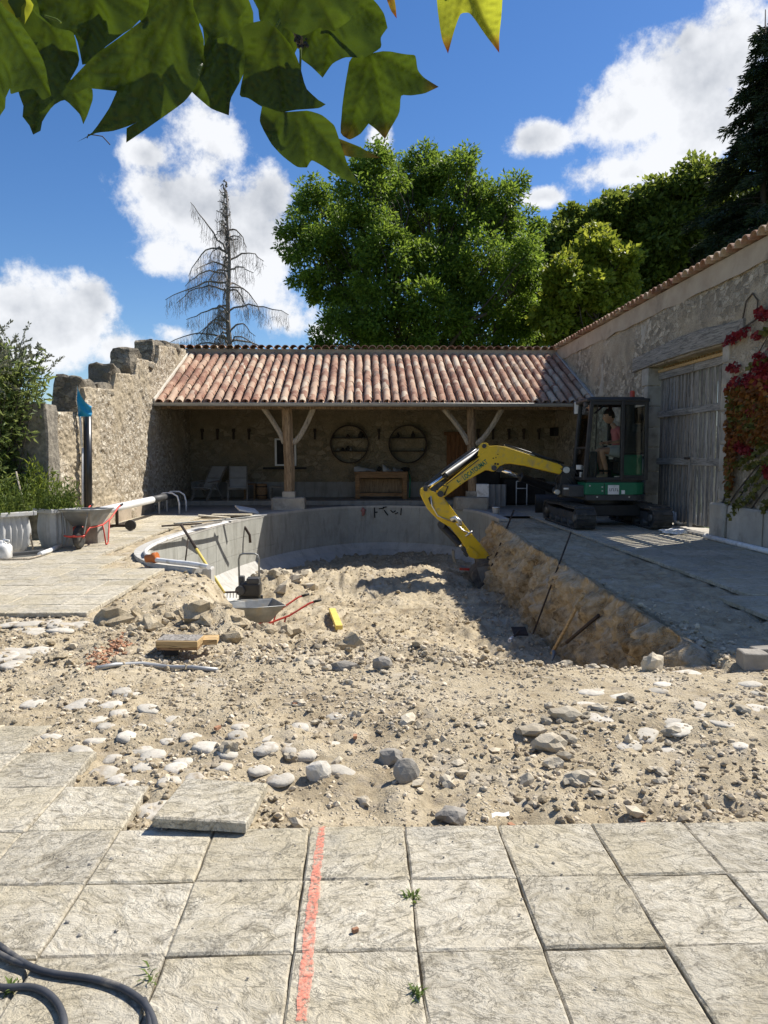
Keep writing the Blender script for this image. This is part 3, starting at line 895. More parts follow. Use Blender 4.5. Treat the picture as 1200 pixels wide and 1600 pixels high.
for k, (ya, yb, za, zb) in enumerate(((14.42, 15.5, 2.05, 2.90), (16.28, 17.1, 2.7, 3.37), (17.82, 18.7, 3.2, 3.85), (19.72, 20.9, 3.7, 4.37), (15.5, 16.3, 2.6, 2.82), (18.7, 19.74, 3.6, 3.74), (20.9, 22.2, 4.2, 4.5))):
    m = MB(); vs, fs = rough_block((XA - .03, ya, za), (XB - (.08 if k < 4 else .03), yb, zb), 6, .12, 1.9)
    vs = [jag(v, 6, .05) for v in vs]
    m.add(vs, fs, False); m.build('top_stone', MT['topstone'], LW)
m = MB(); m.span((XB - .005, 13.3, -.05), (XB + .028, 19.2, .42)); m.build('plaster_skirt', MT['plaster'], LW, .01)
m = MB(); vs, fs = rough_block((XA - .16, 12.75, -.1), (XB + .02, 13.21, 2.25), 5, .035); m.add(vs, fs, False)
PIL = tag(m.build('stone_pillar', MT['oldtop']), 'low dark stone pillar at the near end of the ruined wall, behind the planters', 'pillar')

# ------------------------------------------------------------------ back wall of the shelter
BW = thing('back_wall', 'stone back wall of the open shelter with a wavy tile coping', 'wall', (.3, 23.5, 0))
def wall_face(name, x0, x1, z0, z1, y, mat, parent, th=.5):
    m = MB()
    m.grid(int((x1 - x0) / .12), int((z1 - z0) / .12), lambda u, v: (x0 + (x1 - x0) * u, y + .03 * mnoise.noise(Vector((u * (x1 - x0) * 1.6, 4, v * (z1 - z0) * 1.6))) + .025 * mnoise.noise(Vector((u * (x1 - x0) * 6, 4, v * (z1 - z0) * 6))), z0 + (z1 - z0) * v))
    m.span((x0, y + .06, z0), (x1, y + th, z1))
    return m.build(name, mat, parent)
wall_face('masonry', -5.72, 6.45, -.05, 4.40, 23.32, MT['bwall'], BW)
m = MB(); m.span((-5.19, 23.27, .125), (5.94, 23.36, .60)); m.build('plaster_skirt', MT['floor'], BW, .01)
m = MB(); m.span((-5.45, 23.20, 4.30), (6.45, 23.85, 4.60)); m.build('plaster_band', MT['plaster'], BW, .01)
def half_tile(l, r0, r1, t=.014, n=7):
    """a half-round tile along +Y, its big end (r0) at y=0, opening downwards"""
    m = MB(); vs = []
    for (y, r) in ((0, r0), (l, r1)):
        for rr in (r, r - t):
            for j in range(n + 1):
                a = math.pi * (j / n)
                vs.append((math.cos(a) * rr, y, math.sin(a) * rr * .92))
    k = n + 1
    fs = []
    for j in range(n):
        fs += [(j, 2 * k + j, 2 * k + j + 1, j + 1), (k + j, k + j + 1, 3 * k + j + 1, 3 * k + j), (j, j + 1, k + j + 1, k + j), (2 * k + j, 3 * k + j, 3 * k + j + 1, 2 * k + j + 1)]
    fs += [(0, k, 3 * k, 2 * k), (n, 2 * k + n, 3 * k + n, k + n)]
    m.add(vs, [f[::-1] for f in fs], False)
    for i, f in enumerate(m.f): m.sm[i] = False
    return m
TCOP = half_tile(.80, .115, .10).mesh('coping_tile', MT['tile'])
PITCHT = .237
for k in range(50):
    x = -5.35 + k * PITCHT
    inst('coping_tile', TCOP, (x + random.uniform(-.008, .008), 23.08 + random.uniform(-.015, .015), 4.605), (R(4) + random.uniform(-.02, .02), random.uniform(-.05, .05), random.uniform(-.02, .02)), 1, BW)

# ------------------------------------------------------------------ right barn wall
RW = thing('barn_wall', 'tall shaded stone wall with a red tile coping running along the right', 'wall', (6.2, 15, 0))
WX = 5.95
DY0, DY1, DZ = 12.45, 15.72, 3.22
def barn_wall():
    m = MB()
    yz = [(7.4, -.1), (DY0, -.1), (DY0, DZ), (DY1, DZ), (DY1, -.1), (23.8, -.1), (23.8, 4.60), (7.4, 4.60)]
    m.prism([Vector((0, y, z)) for y, z in yz], (WX + .06, 0, 0), (WX + .55, 0, 0))
    def face(y0, y1, z0, z1):
        nu, nv = max(2, int((y1 - y0) / .12)), max(2, int((z1 - z0) / .12))
        m.grid(nu, nv, lambda u, v: (WX + .035 * mnoise.noise(Vector((7, (y1 - (y1 - y0) * u) * 1.5, (z0 + (z1 - z0) * v) * 1.5))) + .025 * mnoise.noise(Vector((7, (y1 - (y1 - y0) * u) * 6, (z0 + (z1 - z0) * v) * 6))), y1 - (y1 - y0) * u, z0 + (z1 - z0) * v))
    face(7.4, DY0, -.1, 4.6); face(DY1, 23.4, -.1, 4.6); face(DY0, DY1, DZ, 4.6)
    # reveals of the opening, closing the face to the core
    m.add([(WX, DY1, -.1), (WX + .56, DY1 + .002, -.1), (WX + .56, DY1 + .002, DZ), (WX, DY1, DZ)], [(0, 1, 2, 3)])
    m.add([(WX, DY0, -.1), (WX + .56, DY0 - .002, -.1), (WX + .56, DY0 - .002, DZ), (WX, DY0, DZ)], [(3, 2, 1, 0)])
    return m.build('masonry', MT['rwall'], RW)
barn_wall()
m = MB()
m.grid(120, 4, lambda u, v: (WX - .03 + .012 * mnoise.noise(Vector((3, u * 30, v * 3))), 23.1 - 15.7 * u, 4.24 + .36 * v + (.05 * mnoise.noise(Vector((1, u * 22, 0))) if v == 0 else 0)))
m.build('plaster_band', MT['plaster'], RW)
TCOP2 = half_tile(.92, .118, .10).mesh('coping_tile', MT['tile'])
for k in range(66):
    y = 7.5 + k * PITCHT
    if y > 23.0: break
    inst('coping_tile', TCOP2, (WX - .17 + random.uniform(-.015, .015), y + random.uniform(-.008, .008), 4.605), (R(5) + random.uniform(-.015, .015), random.uniform(-.04, .04), -math.pi / 2 + random.uniform(-.02, .02)), 1, RW)
# quoins round the gateway and big base stones
def quoin(y0, y1, z0, z1, pr=.012, x1=.33, amt=.012):
    m = MB(); vs, fs = rough_block((WX - pr, y0, z0), (WX + x1, y1, z1), 2, amt, 3)
    m.add(vs, fs, False); m.build('quoin', MT['block'], RW)
z = -.02
for k, h in enumerate((.62, .46, .52, .40, .44, .42, .38)):
    e = .20 if k % 2 else .34
    quoin(DY1 - .012, DY1 + e, z + .006, z + h - .006, .02); z += h
z = .66
for k, h in enumerate((.5, .42, .56, .40, .36, .30)):
    e = .22 if k % 2 else .36
    quoin(DY0 - e, DY0 + .012, z + .006, z + h - .006, .02); z += h
quoin(12.02, 12.50, -.05, .62, .14, .3, .05)
quoin(10.9, 12.0, -.05, .60, .10, .3, .02)
quoin(9.6, 10.88, -.05, .60, .09, .3, .02)
quoin(8.2, 9.58, -.05, .58, .09, .3, .02)
for (y, z, h, d) in ((18.9, 3.35, .95, .22), (16.0, 3.6, .5, .2), (16.05, 4.0, .34, .16)):
    quoin(y - d, y + d, z - h / 2, z + h / 2, .0, .2, .02)
# oak lintel
def lintel():
    m = MB()
    def ring(y):
        t = (y - 11.7) / (16.6 - 11.7)
        z0 = 3.22 + .05 * math.sin(t * 3) - .02 * t; z1 = z0 + .34 + .06 * mnoise.noise(Vector((y * 1.1, 2, 5))) - .10 * abs(t - .45)
        return [(WX - .05, y, z0), (WX - .05 + .01 * mnoise.noise(Vector((y * 4, 0, 0))), y, z1), (WX + .3, y, z1), (WX + .3, y, z0)]
    ys = np.linspace(11.75, 16.55, 26); vs = []
    for y in ys: vs += ring(y)
    k = len(ys)
    fs = [(i * 4 + j, (i + 1) * 4 + j, (i + 1) * 4 + (j + 1) % 4, i * 4 + (j + 1) % 4) for i in range(k - 1) for j in range(4)] + [(0, 1, 2, 3), (4 * k - 1, 4 * k - 2, 4 * k - 3, 4 * k - 4)]
    m.add(vs, [f for f in fs]); return m.build('lintel', MT['greyrail'], RW, .012)
lintel()

# barn door: upright boards, open gaps, three rails
BD = thing('barn_door', 'tall weathered grey double door of upright boards in the right wall', 'door', (6.22, 14.1, 0))
def board(y0, y1, z0, z1, x=6.20, t=.035, mat='grey'):
    m = MB(); m.span((x, y0, z0), (x + t, y1, z1))
    return m.build('board', MT[mat], BD, .003, 1)
y = 12.52; k = 0
while y < 15.68:
    if y < 13.95: w, g = .10, .072
    else: w, g = (.075, .006)
    w = min(w, 15.69 - y)
    if w > .02: board(y, y + w, .10 + random.uniform(0, .03), 3.02 + random.uniform(-.01, .01), 6.20 + random.uniform(-.004, .004) + (.02 if (k % 2 and y > 13.95) else 0)); k += 1
    y += w + g
for (z, h) in ((1.22, .13), (2.18, .13), (2.96, .14)):
    for (ya, yb) in ((12.50, 14.02), (14.05, 15.70)):
        m = MB(); m.span((6.155, ya, z), (6.198, yb, z + h)); m.build('rail', MT['greyrail'], BD, .004, 1)
m = MB(); m.span((6.13, 14.0, 0.06), (6.196, 14.09, 1.36)); m.build('meeting_post', MT['grey'], BD, .004, 1)
m = MB(); m.span((6.16, 14.4, 1.30), (6.19, 14.1, 1.36)); m.span((6.10, 14.02, 1.33), (6.13, 14.22, 1.37)); m.build('latch', MT['iron'], BD, .004, 1)
y = 12.56
while y < 15.6:
    m = MB(); m.span((6.21, y, 3.10), (6.23, y + .055, 3.30)); m.build('slat', MT['bench'], BD); y += .115
m = MB(); m.span((6.14, 12.46, 3.105), (6.2, 15.71, 3.16)); m.build('head_rail', MT['newwood'], BD, .004, 1)

# ------------------------------------------------------------------ shelter roof
RF = thing('shelter_roof', 'terracotta canal tile roof of the open shelter behind the pool', 'roof', (.3, 19.3, 2.72))
EA = Vector((0, 19.30, 2.735)); AL = math.atan2(4.40 - 2.735, 23.2 - 19.30)
SU = Vector((0, math.cos(AL), math.sin(AL))); UPN = Vector((0, -math.sin(AL), math.cos(AL)))
SLEN = (23.22 - 19.30) / math.cos(AL)
RX0, RX1 = -5.16, 5.92
m = MB(); m.prism([EA + SU * 0.02 + Vector((RX0, 0, 0)) - UPN * .075, EA + SU * SLEN + Vector((RX0, 0, 0)) - UPN * .075, EA + SU * SLEN + Vector((RX0, 0, 0)) - UPN * .11, EA + SU * .02 + Vector((RX0, 0, 0)) - UPN * .11], (0, 0, 0), (RX1 - RX0, 0, 0))
m.build('roof_boarding', MT['bench'], RF)
# channel tiles
m = MB(); ncol = 47
for k in range(ncol + 1):
    x = RX0 + k * PITCHT - .0
    for q in range(9):
        a = EA + SU * (q * .48 - .03); bq = EA + SU * min(q * .48 + .5, SLEN)
        for j in range(4):
            t0, t1 = math.pi * (1 + j / 4), math.pi * (1 + (j + 1) / 4)
            p0 = Vector((x + math.cos(t0) * .105, 0, 0)) + UPN * (math.sin(t0) * .06 + .012); p1 = Vector((x + math.cos(t1) * .105, 0, 0)) + UPN * (math.sin(t1) * .06 + .012)
            m.add([a + p0 + UPN * .012, a + p1 + UPN * .012, bq + p1 - UPN * .006, bq + p0 - UPN * .006], [(0, 1, 2, 3)])
stuff(m.build('channel_tiles', MT['tile'], RF))
HT = half_tile(.40, .098, .080)
TC = HT.mesh('cover_tile', MT['tile'])
rows = 17; dr = SLEN / rows; rest = MB(); cnt = 0
RM = Matrix((Vector((1, 0, 0)), SU, UPN)).transposed()
for r in range(rows):
    for k in range(ncol):
        x = RX0 + (k + .5) * PITCHT + random.uniform(-.009, .009)
        jit = Euler((random.uniform(.045, .085), random.uniform(-.05, .05), random.uniform(-.035, .035))).to_matrix()
        p = EA + SU * (r * dr - .05 + random.uniform(-.018, .018)) + UPN * (.012 + random.uniform(-.004, .008)) + Vector((x, 0, 0))
        M = RM @ jit
        if r == rows - 1: M = M @ Matrix.Diagonal((1, .75, 1))
        if cnt < 299:
            o = bpy.data.objects.new('cover_tile', TC); COL.objects.link(o)
            o.parent = RF
            o.matrix_basis = world_of(RF).inverted() @ (Matrix.Translation(p) @ M.to_4x4()); cnt += 1
        else:
            rest.add([M @ Vector(v) + p for v in HT.v], HT.f, False)
stuff(rest.build('upper_cover_tiles', MT['tile'], RF))
# gutter, verge, flashing, wall plate, rafters
m = MB()
for j in range(6):
    a0, a1 = math.pi * (1 + j / 6), math.pi * (1 + (j + 1) / 6)
    m.prism([(0, 19.20 + .075 * math.cos(a0), 2.705 + .075 * math.sin(a0)), (0, 19.20 + .075 * math.cos(a1), 2.705 + .075 * math.sin(a1)), (0, 19.20 + .066 * math.cos(a1), 2.705 + .066 * math.sin(a1)), (0, 19.20 + .066 * math.cos(a0), 2.705 + .066 * math.sin(a0))], (-5.22, 0, 0), (5.93, 0, 0))
m.tube([(-5.22, 19.123, 2.71), (5.93, 19.123, 2.71)], .011, 6)
m.build('gutter', MT['gutter'], RF)
m = MB(); m.bar(EA + Vector((RX0 - .015, 0, 0)) + UPN * .05 + SU * -.05, EA + Vector((RX0 - .015, 0, 0)) + UPN * .05 + SU * SLEN, .05, .13); m.build('verge', MT['flash'], RF, .01)
m = MB(); m.bar(EA + Vector((RX1 + .005, 0, 0)) + UPN * .07 + SU * -.05, EA + Vector((RX1 + .005, 0, 0)) + UPN * .07 + SU * SLEN, .07, .13); m.build('flashing', MT['lead'], RF, .01)
m = MB(); m.span((-5.18, 19.86, 2.60), (5.93, 20.06, 2.80)); m.build('wall_plate', MT['post'], RF, .01)
for k in range(20):
    x = -4.9 + k * .56
    m = MB(); p0 = EA + Vector((x, 0, 0)) - UPN * .165 + SU * .2; m.bar(p0, EA + Vector((x, 0, 0)) - UPN * .165 + SU * SLEN, .09, .11); m.build('rafter', MT['post'], RF)

def post(name, label, xc, boots, wid, lean):
    t = thing(name, label, 'post', (xc, 19.95, 0))
    m = MB(); n = 9; zs = np.linspace(.46, 2.62, 12); vs = []
    for i, z in enumerate(zs):
        for j in range(8):
            a = 2 * math.pi * (j + .5) / 8; k = 1 / max(abs(math.cos(a)), abs(math.sin(a))) * .75 + .25
            w = wid * (.5 + .03 * mnoise.noise(Vector((xc, z * 1.5, j * .7))))
            vs.append((xc + lean * (z - 1.3) + .03 * mnoise.noise(Vector((z * 1.1, xc, 0))) + math.cos(a) * k * w, 19.95 + math.sin(a) * k * w, z))
    k = len(zs)
    m.add(vs, [(i * 8 + j, i * 8 + (j + 1) % 8, (i + 1) * 8 + (j + 1) % 8, (i + 1) * 8 + j) for i in range(k - 1) for j in range(8)] + [list(range(8))[::-1], list(range(8 * k - 8, 8 * k))], False)
    m.build('shaft', MT['post'], t)
    m = MB(); m.span((xc - wid * .62, 19.95 - wid * .62, .30), (xc + wid * .62, 19.95 + wid * .62, .465)); m.build('stone_shoe', MT['block'], t, .012)
    m = MB(); vs, fs = rough_block((xc - .44, 19.66, -.03), (xc + .42, 20.3, .31), 2, .03, 3); m.add(vs, fs); m.build('plinth', MT['block'], t)
    for s, (dx, zb, zt) in zip((-1, 1), boots):
        m = MB(); pts = []
        for i in range(7):
            u = i / 6; pts.append((xc + s * (wid * .42 + (dx - wid * .42) * (u ** (1.25 if s < 0 else .8))), 19.95, zb + (zt - zb) * (u ** (1.0 if s < 0 else 1.15))))
        for a, c in zip(pts, pts[1:]): pass
        m.tube(pts, [.072, .075, .07, .07, .072, .075, .08], 6, True, False); m.build('brace', MT['brace'], t)
    return t
post('oak_post', 'old round oak post with curved braces standing left of the round shelves', -1.90, ((.66, 1.72, 2.66), (.66, 1.72, 2.66)), .27, -.03)
post('pale_post', 'pale timber post with straight braces behind the yellow digger arm', 2.90, ((.74, 1.70, 2.62), (.78, 1.70, 2.62)), .22, -.02)
# ------------------------------------------------------------------ trees and plants
def cards(P, size, D=None, seed=1, flat=.5, aspect=.5):
    """leaf-shaped faces at points P (n,3); each two triangles folded along the midrib"""
    g = np.random.default_rng(seed); n = len(P)
    a = g.normal(size=(n, 3)) if D is None else D + g.normal(size=(n, 3)) * flat
    a /= np.linalg.norm(a, axis=1, keepdims=True) + 1e-9
    b = np.cross(a, g.normal(size=(n, 3))); b /= np.linalg.norm(b, axis=1, keepdims=True) + 1e-9
    c = np.cross(a, b)
    s = size * g.uniform(.6, 1.35, (n, 1))
    tip = P + a * s; l = P + a * s * .45 + b * s * aspect * .5 + c * s * .10; r = P + a * s * .45 - b * s * aspect * .5 + c * s * .10
    v = np.stack([P, r, tip, l], 1).reshape(-1, 3)
    i = np.arange(n)[:, None] * 4
    f = np.concatenate([i + np.array([[0, 1, 2]]), i + np.array([[0, 2, 3]])], 1).reshape(-1, 3)
    return v, f
def crown_points(lobes, n, seed, clump=1.0, shell=.55, squash=.8):
    """lobes: (centre, radius); leaves sit in clumps spread through every lobe"""
    g = np.random.default_rng(seed); pts = []; dirs = []
    vol = np.array([r ** 2 for c, r in lobes]); vol = vol / vol.sum()
    for (c, r), w in zip(lobes, vol):
        m = max(4, int(r * r * 7 / clump ** 2)); q = g.normal(size=(m, 3)); q /= np.linalg.norm(q, axis=1, keepdims=True)
        q *= (shell + (1 - shell) * g.random((m, 1))) * r
        cen = np.array(c) + q
        k = int(n * w / m) + 1
        for p in cen:
            d = g.normal(size=(k, 3)); d /= np.linalg.norm(d, axis=1, keepdims=True)
            rad = clump * g.uniform(.55, 1.15)
            e = d * rad * g.random((k, 1)) ** .45; e[:, 2] *= squash
            pts.append(p + e); o = (p - np.array(c)); o = o / (np.linalg.norm(o) + 1e-6)
            dirs.append(d * .7 + o * .5 + np.array([0, 0, -.25]))
    return np.concatenate(pts), np.concatenate(dirs)
def limb(m, a, b, r0, r1, bend=.12, n=6, k=7):
    a = Vector(a); b = Vector(b); d = b - a; L_ = d.length
    pts = []
    for i in range(k):
        t = i / (k - 1)
        j = Vector((mnoise.noise(a + Vector((t * 3, 1, 2))), mnoise.noise(b + Vector((3, t * 3, 1))), mnoise.noise(a * .7 + Vector((2, 1, t * 3))))) * L_ * bend * math.sin(math.pi * t)
        pts.append(a + d * t + j)
    m.tube(pts, [r0 + (r1 - r0) * i / (k - 1) for i in range(k)], n, False)
    return pts
def tree(name, label, base, lobes, nleaf, lsize, mat, seed, trunk=.3, fork=.35, clump=1.0, shell=.55, group=None, flat=.5, aspect=.5):
    t = thing(name, label, 'tree', base, 0, group)
    base = Vector(base); top = max(c[2] for c, r in lobes)
    ctr = sum((Vector(c) for c, r in lobes), Vector()) / len(lobes)
    f = Vector((base.x + (ctr.x - base.x) * .3, base.y + (ctr.y - base.y) * .3, base.z + (top - base.z) * fork))
    m = MB(); limb(m, base, f, trunk, trunk * .75, .05, 8)
    m.build('trunk', MT['bark'], t)
    m = MB()
    for c, r in lobes[::3]:
        c = Vector(c); p = limb(m, f, c, trunk * .36, .03, .16, 6, 9)
        for q in range(7):
            d = Vector(rng.normal(size=3)).normalized() * r * .85
            limb(m, p[random.randrange(4, 8)], c + d, .04, .010, .15, 4, 5)
    m.build('limbs', MT['bark'], t)
    P, D = crown_points([(tuple(c), r) for c, r in lobes], nleaf, seed, clump, shell)
    v, fa = cards(P, lsize, D, seed + 5, flat, aspect)
    np_obj('crown', v, fa, MT[mat], t)
    return t
def lobes_px(L_, Y, k=1.0, spread=1.6, seed=3):
    r = random.Random(seed); out = []
    for (x, y, rad) in L_:
        yy = Y + r.uniform(-spread, spread)
        out.append((tuple(yp(x, y, yy)), rad * yy / FPX * k))
        for q in range(2):
            a = r.uniform(0, 6.28); out.append((tuple(yp(x + math.cos(a) * rad * .8, y + math.sin(a) * rad * .8 - 3, yy + r.uniform(-.8, .8))), rad * yy / FPX * k * r.uniform(.28, .45)))
    return out
ASH = [(605,265,42),(660,268,48),(715,275,48),(560,300,48),(775,315,48),(640,330,60),(715,345,62),(800,365,50),(500,335,46),(470,372,40),(535,375,58),(600,400,62),(680,420,62),(755,420,58),(815,425,42),
       (505,425,48),(540,470,48),(600,480,55),(670,490,55),(740,490,52),(800,480,46),(560,520,40),(640,530,45),(720,535,45),(590,548,40),(660,552,42),(740,552,40),(800,530,42),(510,540,26),(520,505,26),(825,400,30)]
tree('ash_tree', 'large round leafy ash tree towering behind the shelter roof', (2.3, 33, 0), lobes_px(ASH, 33, .85, 2.2), 135000, .185, 'ash', 5, .30, .28, .50, .35, flat=.7, aspect=.42)
BRIGHT = [(930,395,30),(960,410,30),(900,420,30),(880,450,32),(925,450,38),(965,450,32),(860,490,28),(905,495,36),(950,490,32),(880,525,26),(930,525,26)]
tree('young_tree', 'bright yellow green tree rising just behind the corner of the barn wall', (9.6, 31.5, 0), lobes_px(BRIGHT, 31.5, .85, .9, 5), 30000, .23, 'lime', 8, .16, .35, .5, .45, flat=.8, aspect=.7)
MID = [(880,370,38),(925,355,35),(860,410,30),(950,340,30),(850,450,30),(900,400,40),(835,490,30),(845,530,25)]
tree('broadleaf_tree', 'dark broadleaf tree between the ash tree and the bright young tree', (12.5, 43, 0), lobes_px(MID, 43, .9, 1.5, 6), 26000, .33, 'oak', 12, .3, .3, .8, .45, flat=.8, aspect=.6)
BIGR = [(1000,335,42),(1040,320,42),(1080,300,45),(1120,290,45),(985,385,42),(1035,380,48),(1090,365,50),(1140,345,48),(1185,330,45),(1010,435,42),(1060,425,42),(1110,410,42),(1160,395,42),(970,455,30),(1200,390,42),(1230,300,60),(1240,380,60),(1290,340,60),(1000,480,30)]
tree('broadleaf_tree', 'widest dark broadleaf tree looming above the barn wall', (20.5, 45, 0), lobes_px(BIGR, 45, .9, 2.5, 8), 70000, .33, 'oak', 15, .42, .32, .85, .4, flat=.8, aspect=.6)

def dead_conifer():
    t = thing('dead_conifer', 'bare dead conifer with drooping grey branches against the clouds', 'tree', tuple(gp(355, 712.2, 0)) if False else (-5.95, 34, 0))
    Y = 34.0; b = yp(357, 560, Y); b.z = 0; top = yp(356, 303, Y)
    m = MB(); pts = [b.lerp(top, i / 14) + Vector((.05 * math.sin(i * 1.3), 0, 0)) for i in range(15)]
    m.tube(pts, [.20 * (1 - i / 15) + .018 for i in range(15)], 7); m.build('trunk', MT['deadbark'], t)
    r = random.Random(4)
    def branch(h, az, ln, rise, droop, special=False):
        o = Vector((b.x, Y, h)); d = Vector((math.cos(az), math.sin(az), 0)); m = MB(); pts = []; dk = r.uniform(1.2, 2.6); up = r.uniform(0, .9)
        for i in range(9):
            u = i / 8; z = rise * math.sin(u * math.pi * .75) - droop * (u ** dk) + up * max(0, u - .7)
            if special: z = rise * u ** 1.2 + .10 * math.sin(u * 3)
            pts.append(o + d * ln * u + Vector((r.uniform(-.07, .07), r.uniform(-.07, .07), z + r.uniform(-.05, .05))))
        m.tube(pts, [.042 * (1 - i / 9) + .008 for i in range(9)], 5, False)
        nt = int(ln * 15)
        for k in range(nt):
            u = .15 + .85 * k / nt; i = min(7, int(u * 8)); p = pts[i].lerp(pts[i + 1], u * 8 - i)
            l = r.uniform(.25, .75) * (1.1 - .5 * abs(u - .6)); s = d.cross(Vector((0, 0, 1))) * r.uniform(-.3, .3) + d * r.uniform(.05, .25)
            q = p + s * l * .5 + Vector((0, 0, -l * .6)); e = q + Vector((r.uniform(-.06, .06), r.uniform(-.06, .06), -l * .6))
            m.tube([p, q, e], [.008, .006, .003], 3, False)
            for w in range(5):
                a = p.lerp(e, r.uniform(.3, .9)); m.tube([a, a + Vector((r.uniform(-.16, .16), r.uniform(-.16, .16), r.uniform(-.28, -.06)))], [.005, .0025], 3, False)
        m.build('branch', MT['deadbark'], t)
    H = top.z
    lv = [(5.6, 2.5), (6.1, 2.3), (6.6, 2.5), (7.2, 2.35), (7.8, 2.4), (8.4, 2.0), (9.0, 2.2), (9.6, 1.9), (10.0, 1.5), (10.6, .8)]
    for q, (h, ln) in enumerate(lv):
        for az in (r.uniform(-.35, .35), math.pi + r.uniform(-.35, .35), r.uniform(1.2, 1.9) * r.choice((1, -1)), r.choice((.9, 2.2, -1, -2.2))):
            branch(h + r.uniform(-.4, .4), az, ln * r.choice((r.uniform(.75, 1.2), r.uniform(.85, 1.1), r.uniform(.4, .7))) * (1.15 if abs(math.sin(az)) < .4 else .9), r.uniform(.1, .6), r.uniform(.35, 1.5))
    branch(10.35, math.pi, 1.55, 2.0, 0, True)
    for k in range(16):
        h = 10.6 + k * .16; branch(h, r.uniform(0, 6.28), .55 * (1 - (k / 20)) + .08, .22, .05)
dead_conifer()

def spruce():
    Y = 37.0; base = yp(1196, 540, Y); base.z = 0; top = yp(1196, 15, Y)
    t = thing('spruce_tree', 'tall dark spruce with ragged drooping sprays at the right edge', 'tree', tuple(base))
    m = MB(); m.tube([base, base.lerp(top, .5), top], [.3, .17, .02], 7); m.build('trunk', MT['bark'], t)
    r = random.Random(9); P = []; D = []
    m = MB(); H = top.z
    z = 6.0
    while z < H - .3:
        k = (H - z) / H; ln = .45 + 6.2 * k ** .8
        for j in range(8):
            az = r.uniform(0, 6.283); L_ = ln * r.uniform(.55, 1.12); d = Vector((math.cos(az), math.sin(az), 0)); o = Vector((base.x, base.y, z))
            pts = [o + d * L_ * (i / 6) + Vector((0, 0, L_ * (.10 * math.sin(i / 6 * 3.3) - .32 * (i / 6) ** 1.5 + .10 * (i / 6) ** 4))) for i in range(7)]
            m.tube(pts, [.045 * (1 - i / 7) + .01 for i in range(7)], 4, False)
            n = int(60 + 75 * L_)
            for q in range(n):
                u = r.uniform(.15, 1) ** .8; i = min(5, int(u * 6)); p = pts[i].lerp(pts[i + 1], u * 6 - i)
                s = d.cross(Vector((0, 0, 1))) * r.choice((-1, 1)); wd = .16 + .30 * L_ * .2 * (1.15 - u)
                P.append(p + s * r.uniform(0, wd) * 1.4 + d * r.uniform(-.1, .25) + Vector((0, 0, r.uniform(-.32, .04)))); D.append(s * .7 + d * .8 + Vector((0, 0, -.45)))
        z += .42 if z > 12 else .5
    m.build('limbs', MT['bark'], t)
    v, f = cards(np.array([tuple(p) for p in P]), .30, np.array([tuple(p) for p in D]), 3, .35, .26)
    np_obj('crown', v, f, MT['spruce'], t)
spruce()

# far tree line beyond the meadow, closes the horizon between the walls
P = []
for k in range(60):
    x = -130 + k * 5.2 + random.uniform(-2, 2)
    P.append(((x, 150 + random.uniform(-10, 15), random.uniform(2, 5)), random.uniform(3, 5.5)))
pp, dd = crown_points(P, 16000, 77, 1.6, .4)
v, f = cards(pp, 1.1, dd, 5, .8, .7)
stuff(np_obj('far_woods', v, f, MT['oak']))

# flowering shrub on the left
def shrub():
    t = thing('flowering_shrub', 'tall bushy shrub with long grey flower spikes above the planters at the left edge', 'shrub', (-6.2, 13.0, 0))
    r = random.Random(12); P = []; D = []; SP = []; SD = []
    m = MB()
    for k in range(250):
        a = r.uniform(0, 6.28); rr = r.uniform(0, .5); b = Vector((-6.25 + math.cos(a) * rr, 12.9 + math.sin(a) * rr * .8, 0))
        tip = Vector((-6.05 + math.cos(a) * r.uniform(.2, 1.25) , 12.6 + math.sin(a) * r.uniform(.2, .8), r.uniform(.7, 3.1)))
        lim = -5.0 if tip.z > 2.3 else -5.5
        if tip.x > lim: tip.x = lim - r.uniform(0, .4)
        if r.random() < .55: tip.z = r.uniform(2.3, 3.25)
        pts = [b.lerp(tip, i / 5) + Vector((0, 0, .25 * math.sin(i / 5 * 3.1))) for i in range(6)]
        m.tube(pts, [.014, .012, .01, .008, .006, .004], 4, False)
        d = (pts[5] - pts[4]).normalized()
        for q in range(62):
            u = r.uniform(.25, 1); i = min(4, int(u * 5)); p = pts[i].lerp(pts[i + 1], u * 5 - i)
            P.append(p + Vector((r.gauss(0, .05), r.gauss(0, .05), r.gauss(0, .05)))); D.append(Vector((r.gauss(0, .7), r.gauss(0, .7), r.uniform(-.4, .5))))
        if tip.z > 2.25 and r.random() < .9:
            h = Vector((r.uniform(.1, .9), r.uniform(-.3, .3), r.uniform(.25, .9))).normalized()
            if r.random() < .45: h.x *= -.5
            L_ = r.uniform(.25, .55)
            for q in range(46):
                u = q / 46; SP.append(pts[5] + h * L_ * u + Vector((0, 0, -.10 * u * u)) + Vector((r.gauss(0, .008), r.gauss(0, .008), r.gauss(0, .008)))); SD.append(h + Vector((r.gauss(0, .4), r.gauss(0, .4), r.gauss(0, .4))))
    m.build('stems', MT['bark'], t)
    v, f = cards(np.array([tuple(p) for p in P]), .135, np.array([tuple(p) for p in D]), 3, .5, .36); np_obj('foliage', v, f, MT['shrub'], t)
    v, f = cards(np.array([tuple(p) for p in SP]), .05, np.array([tuple(p) for p in SD]), 4, .3, .5); np_obj('flower_spikes', v, f, MT['silver'], t)
shrub()
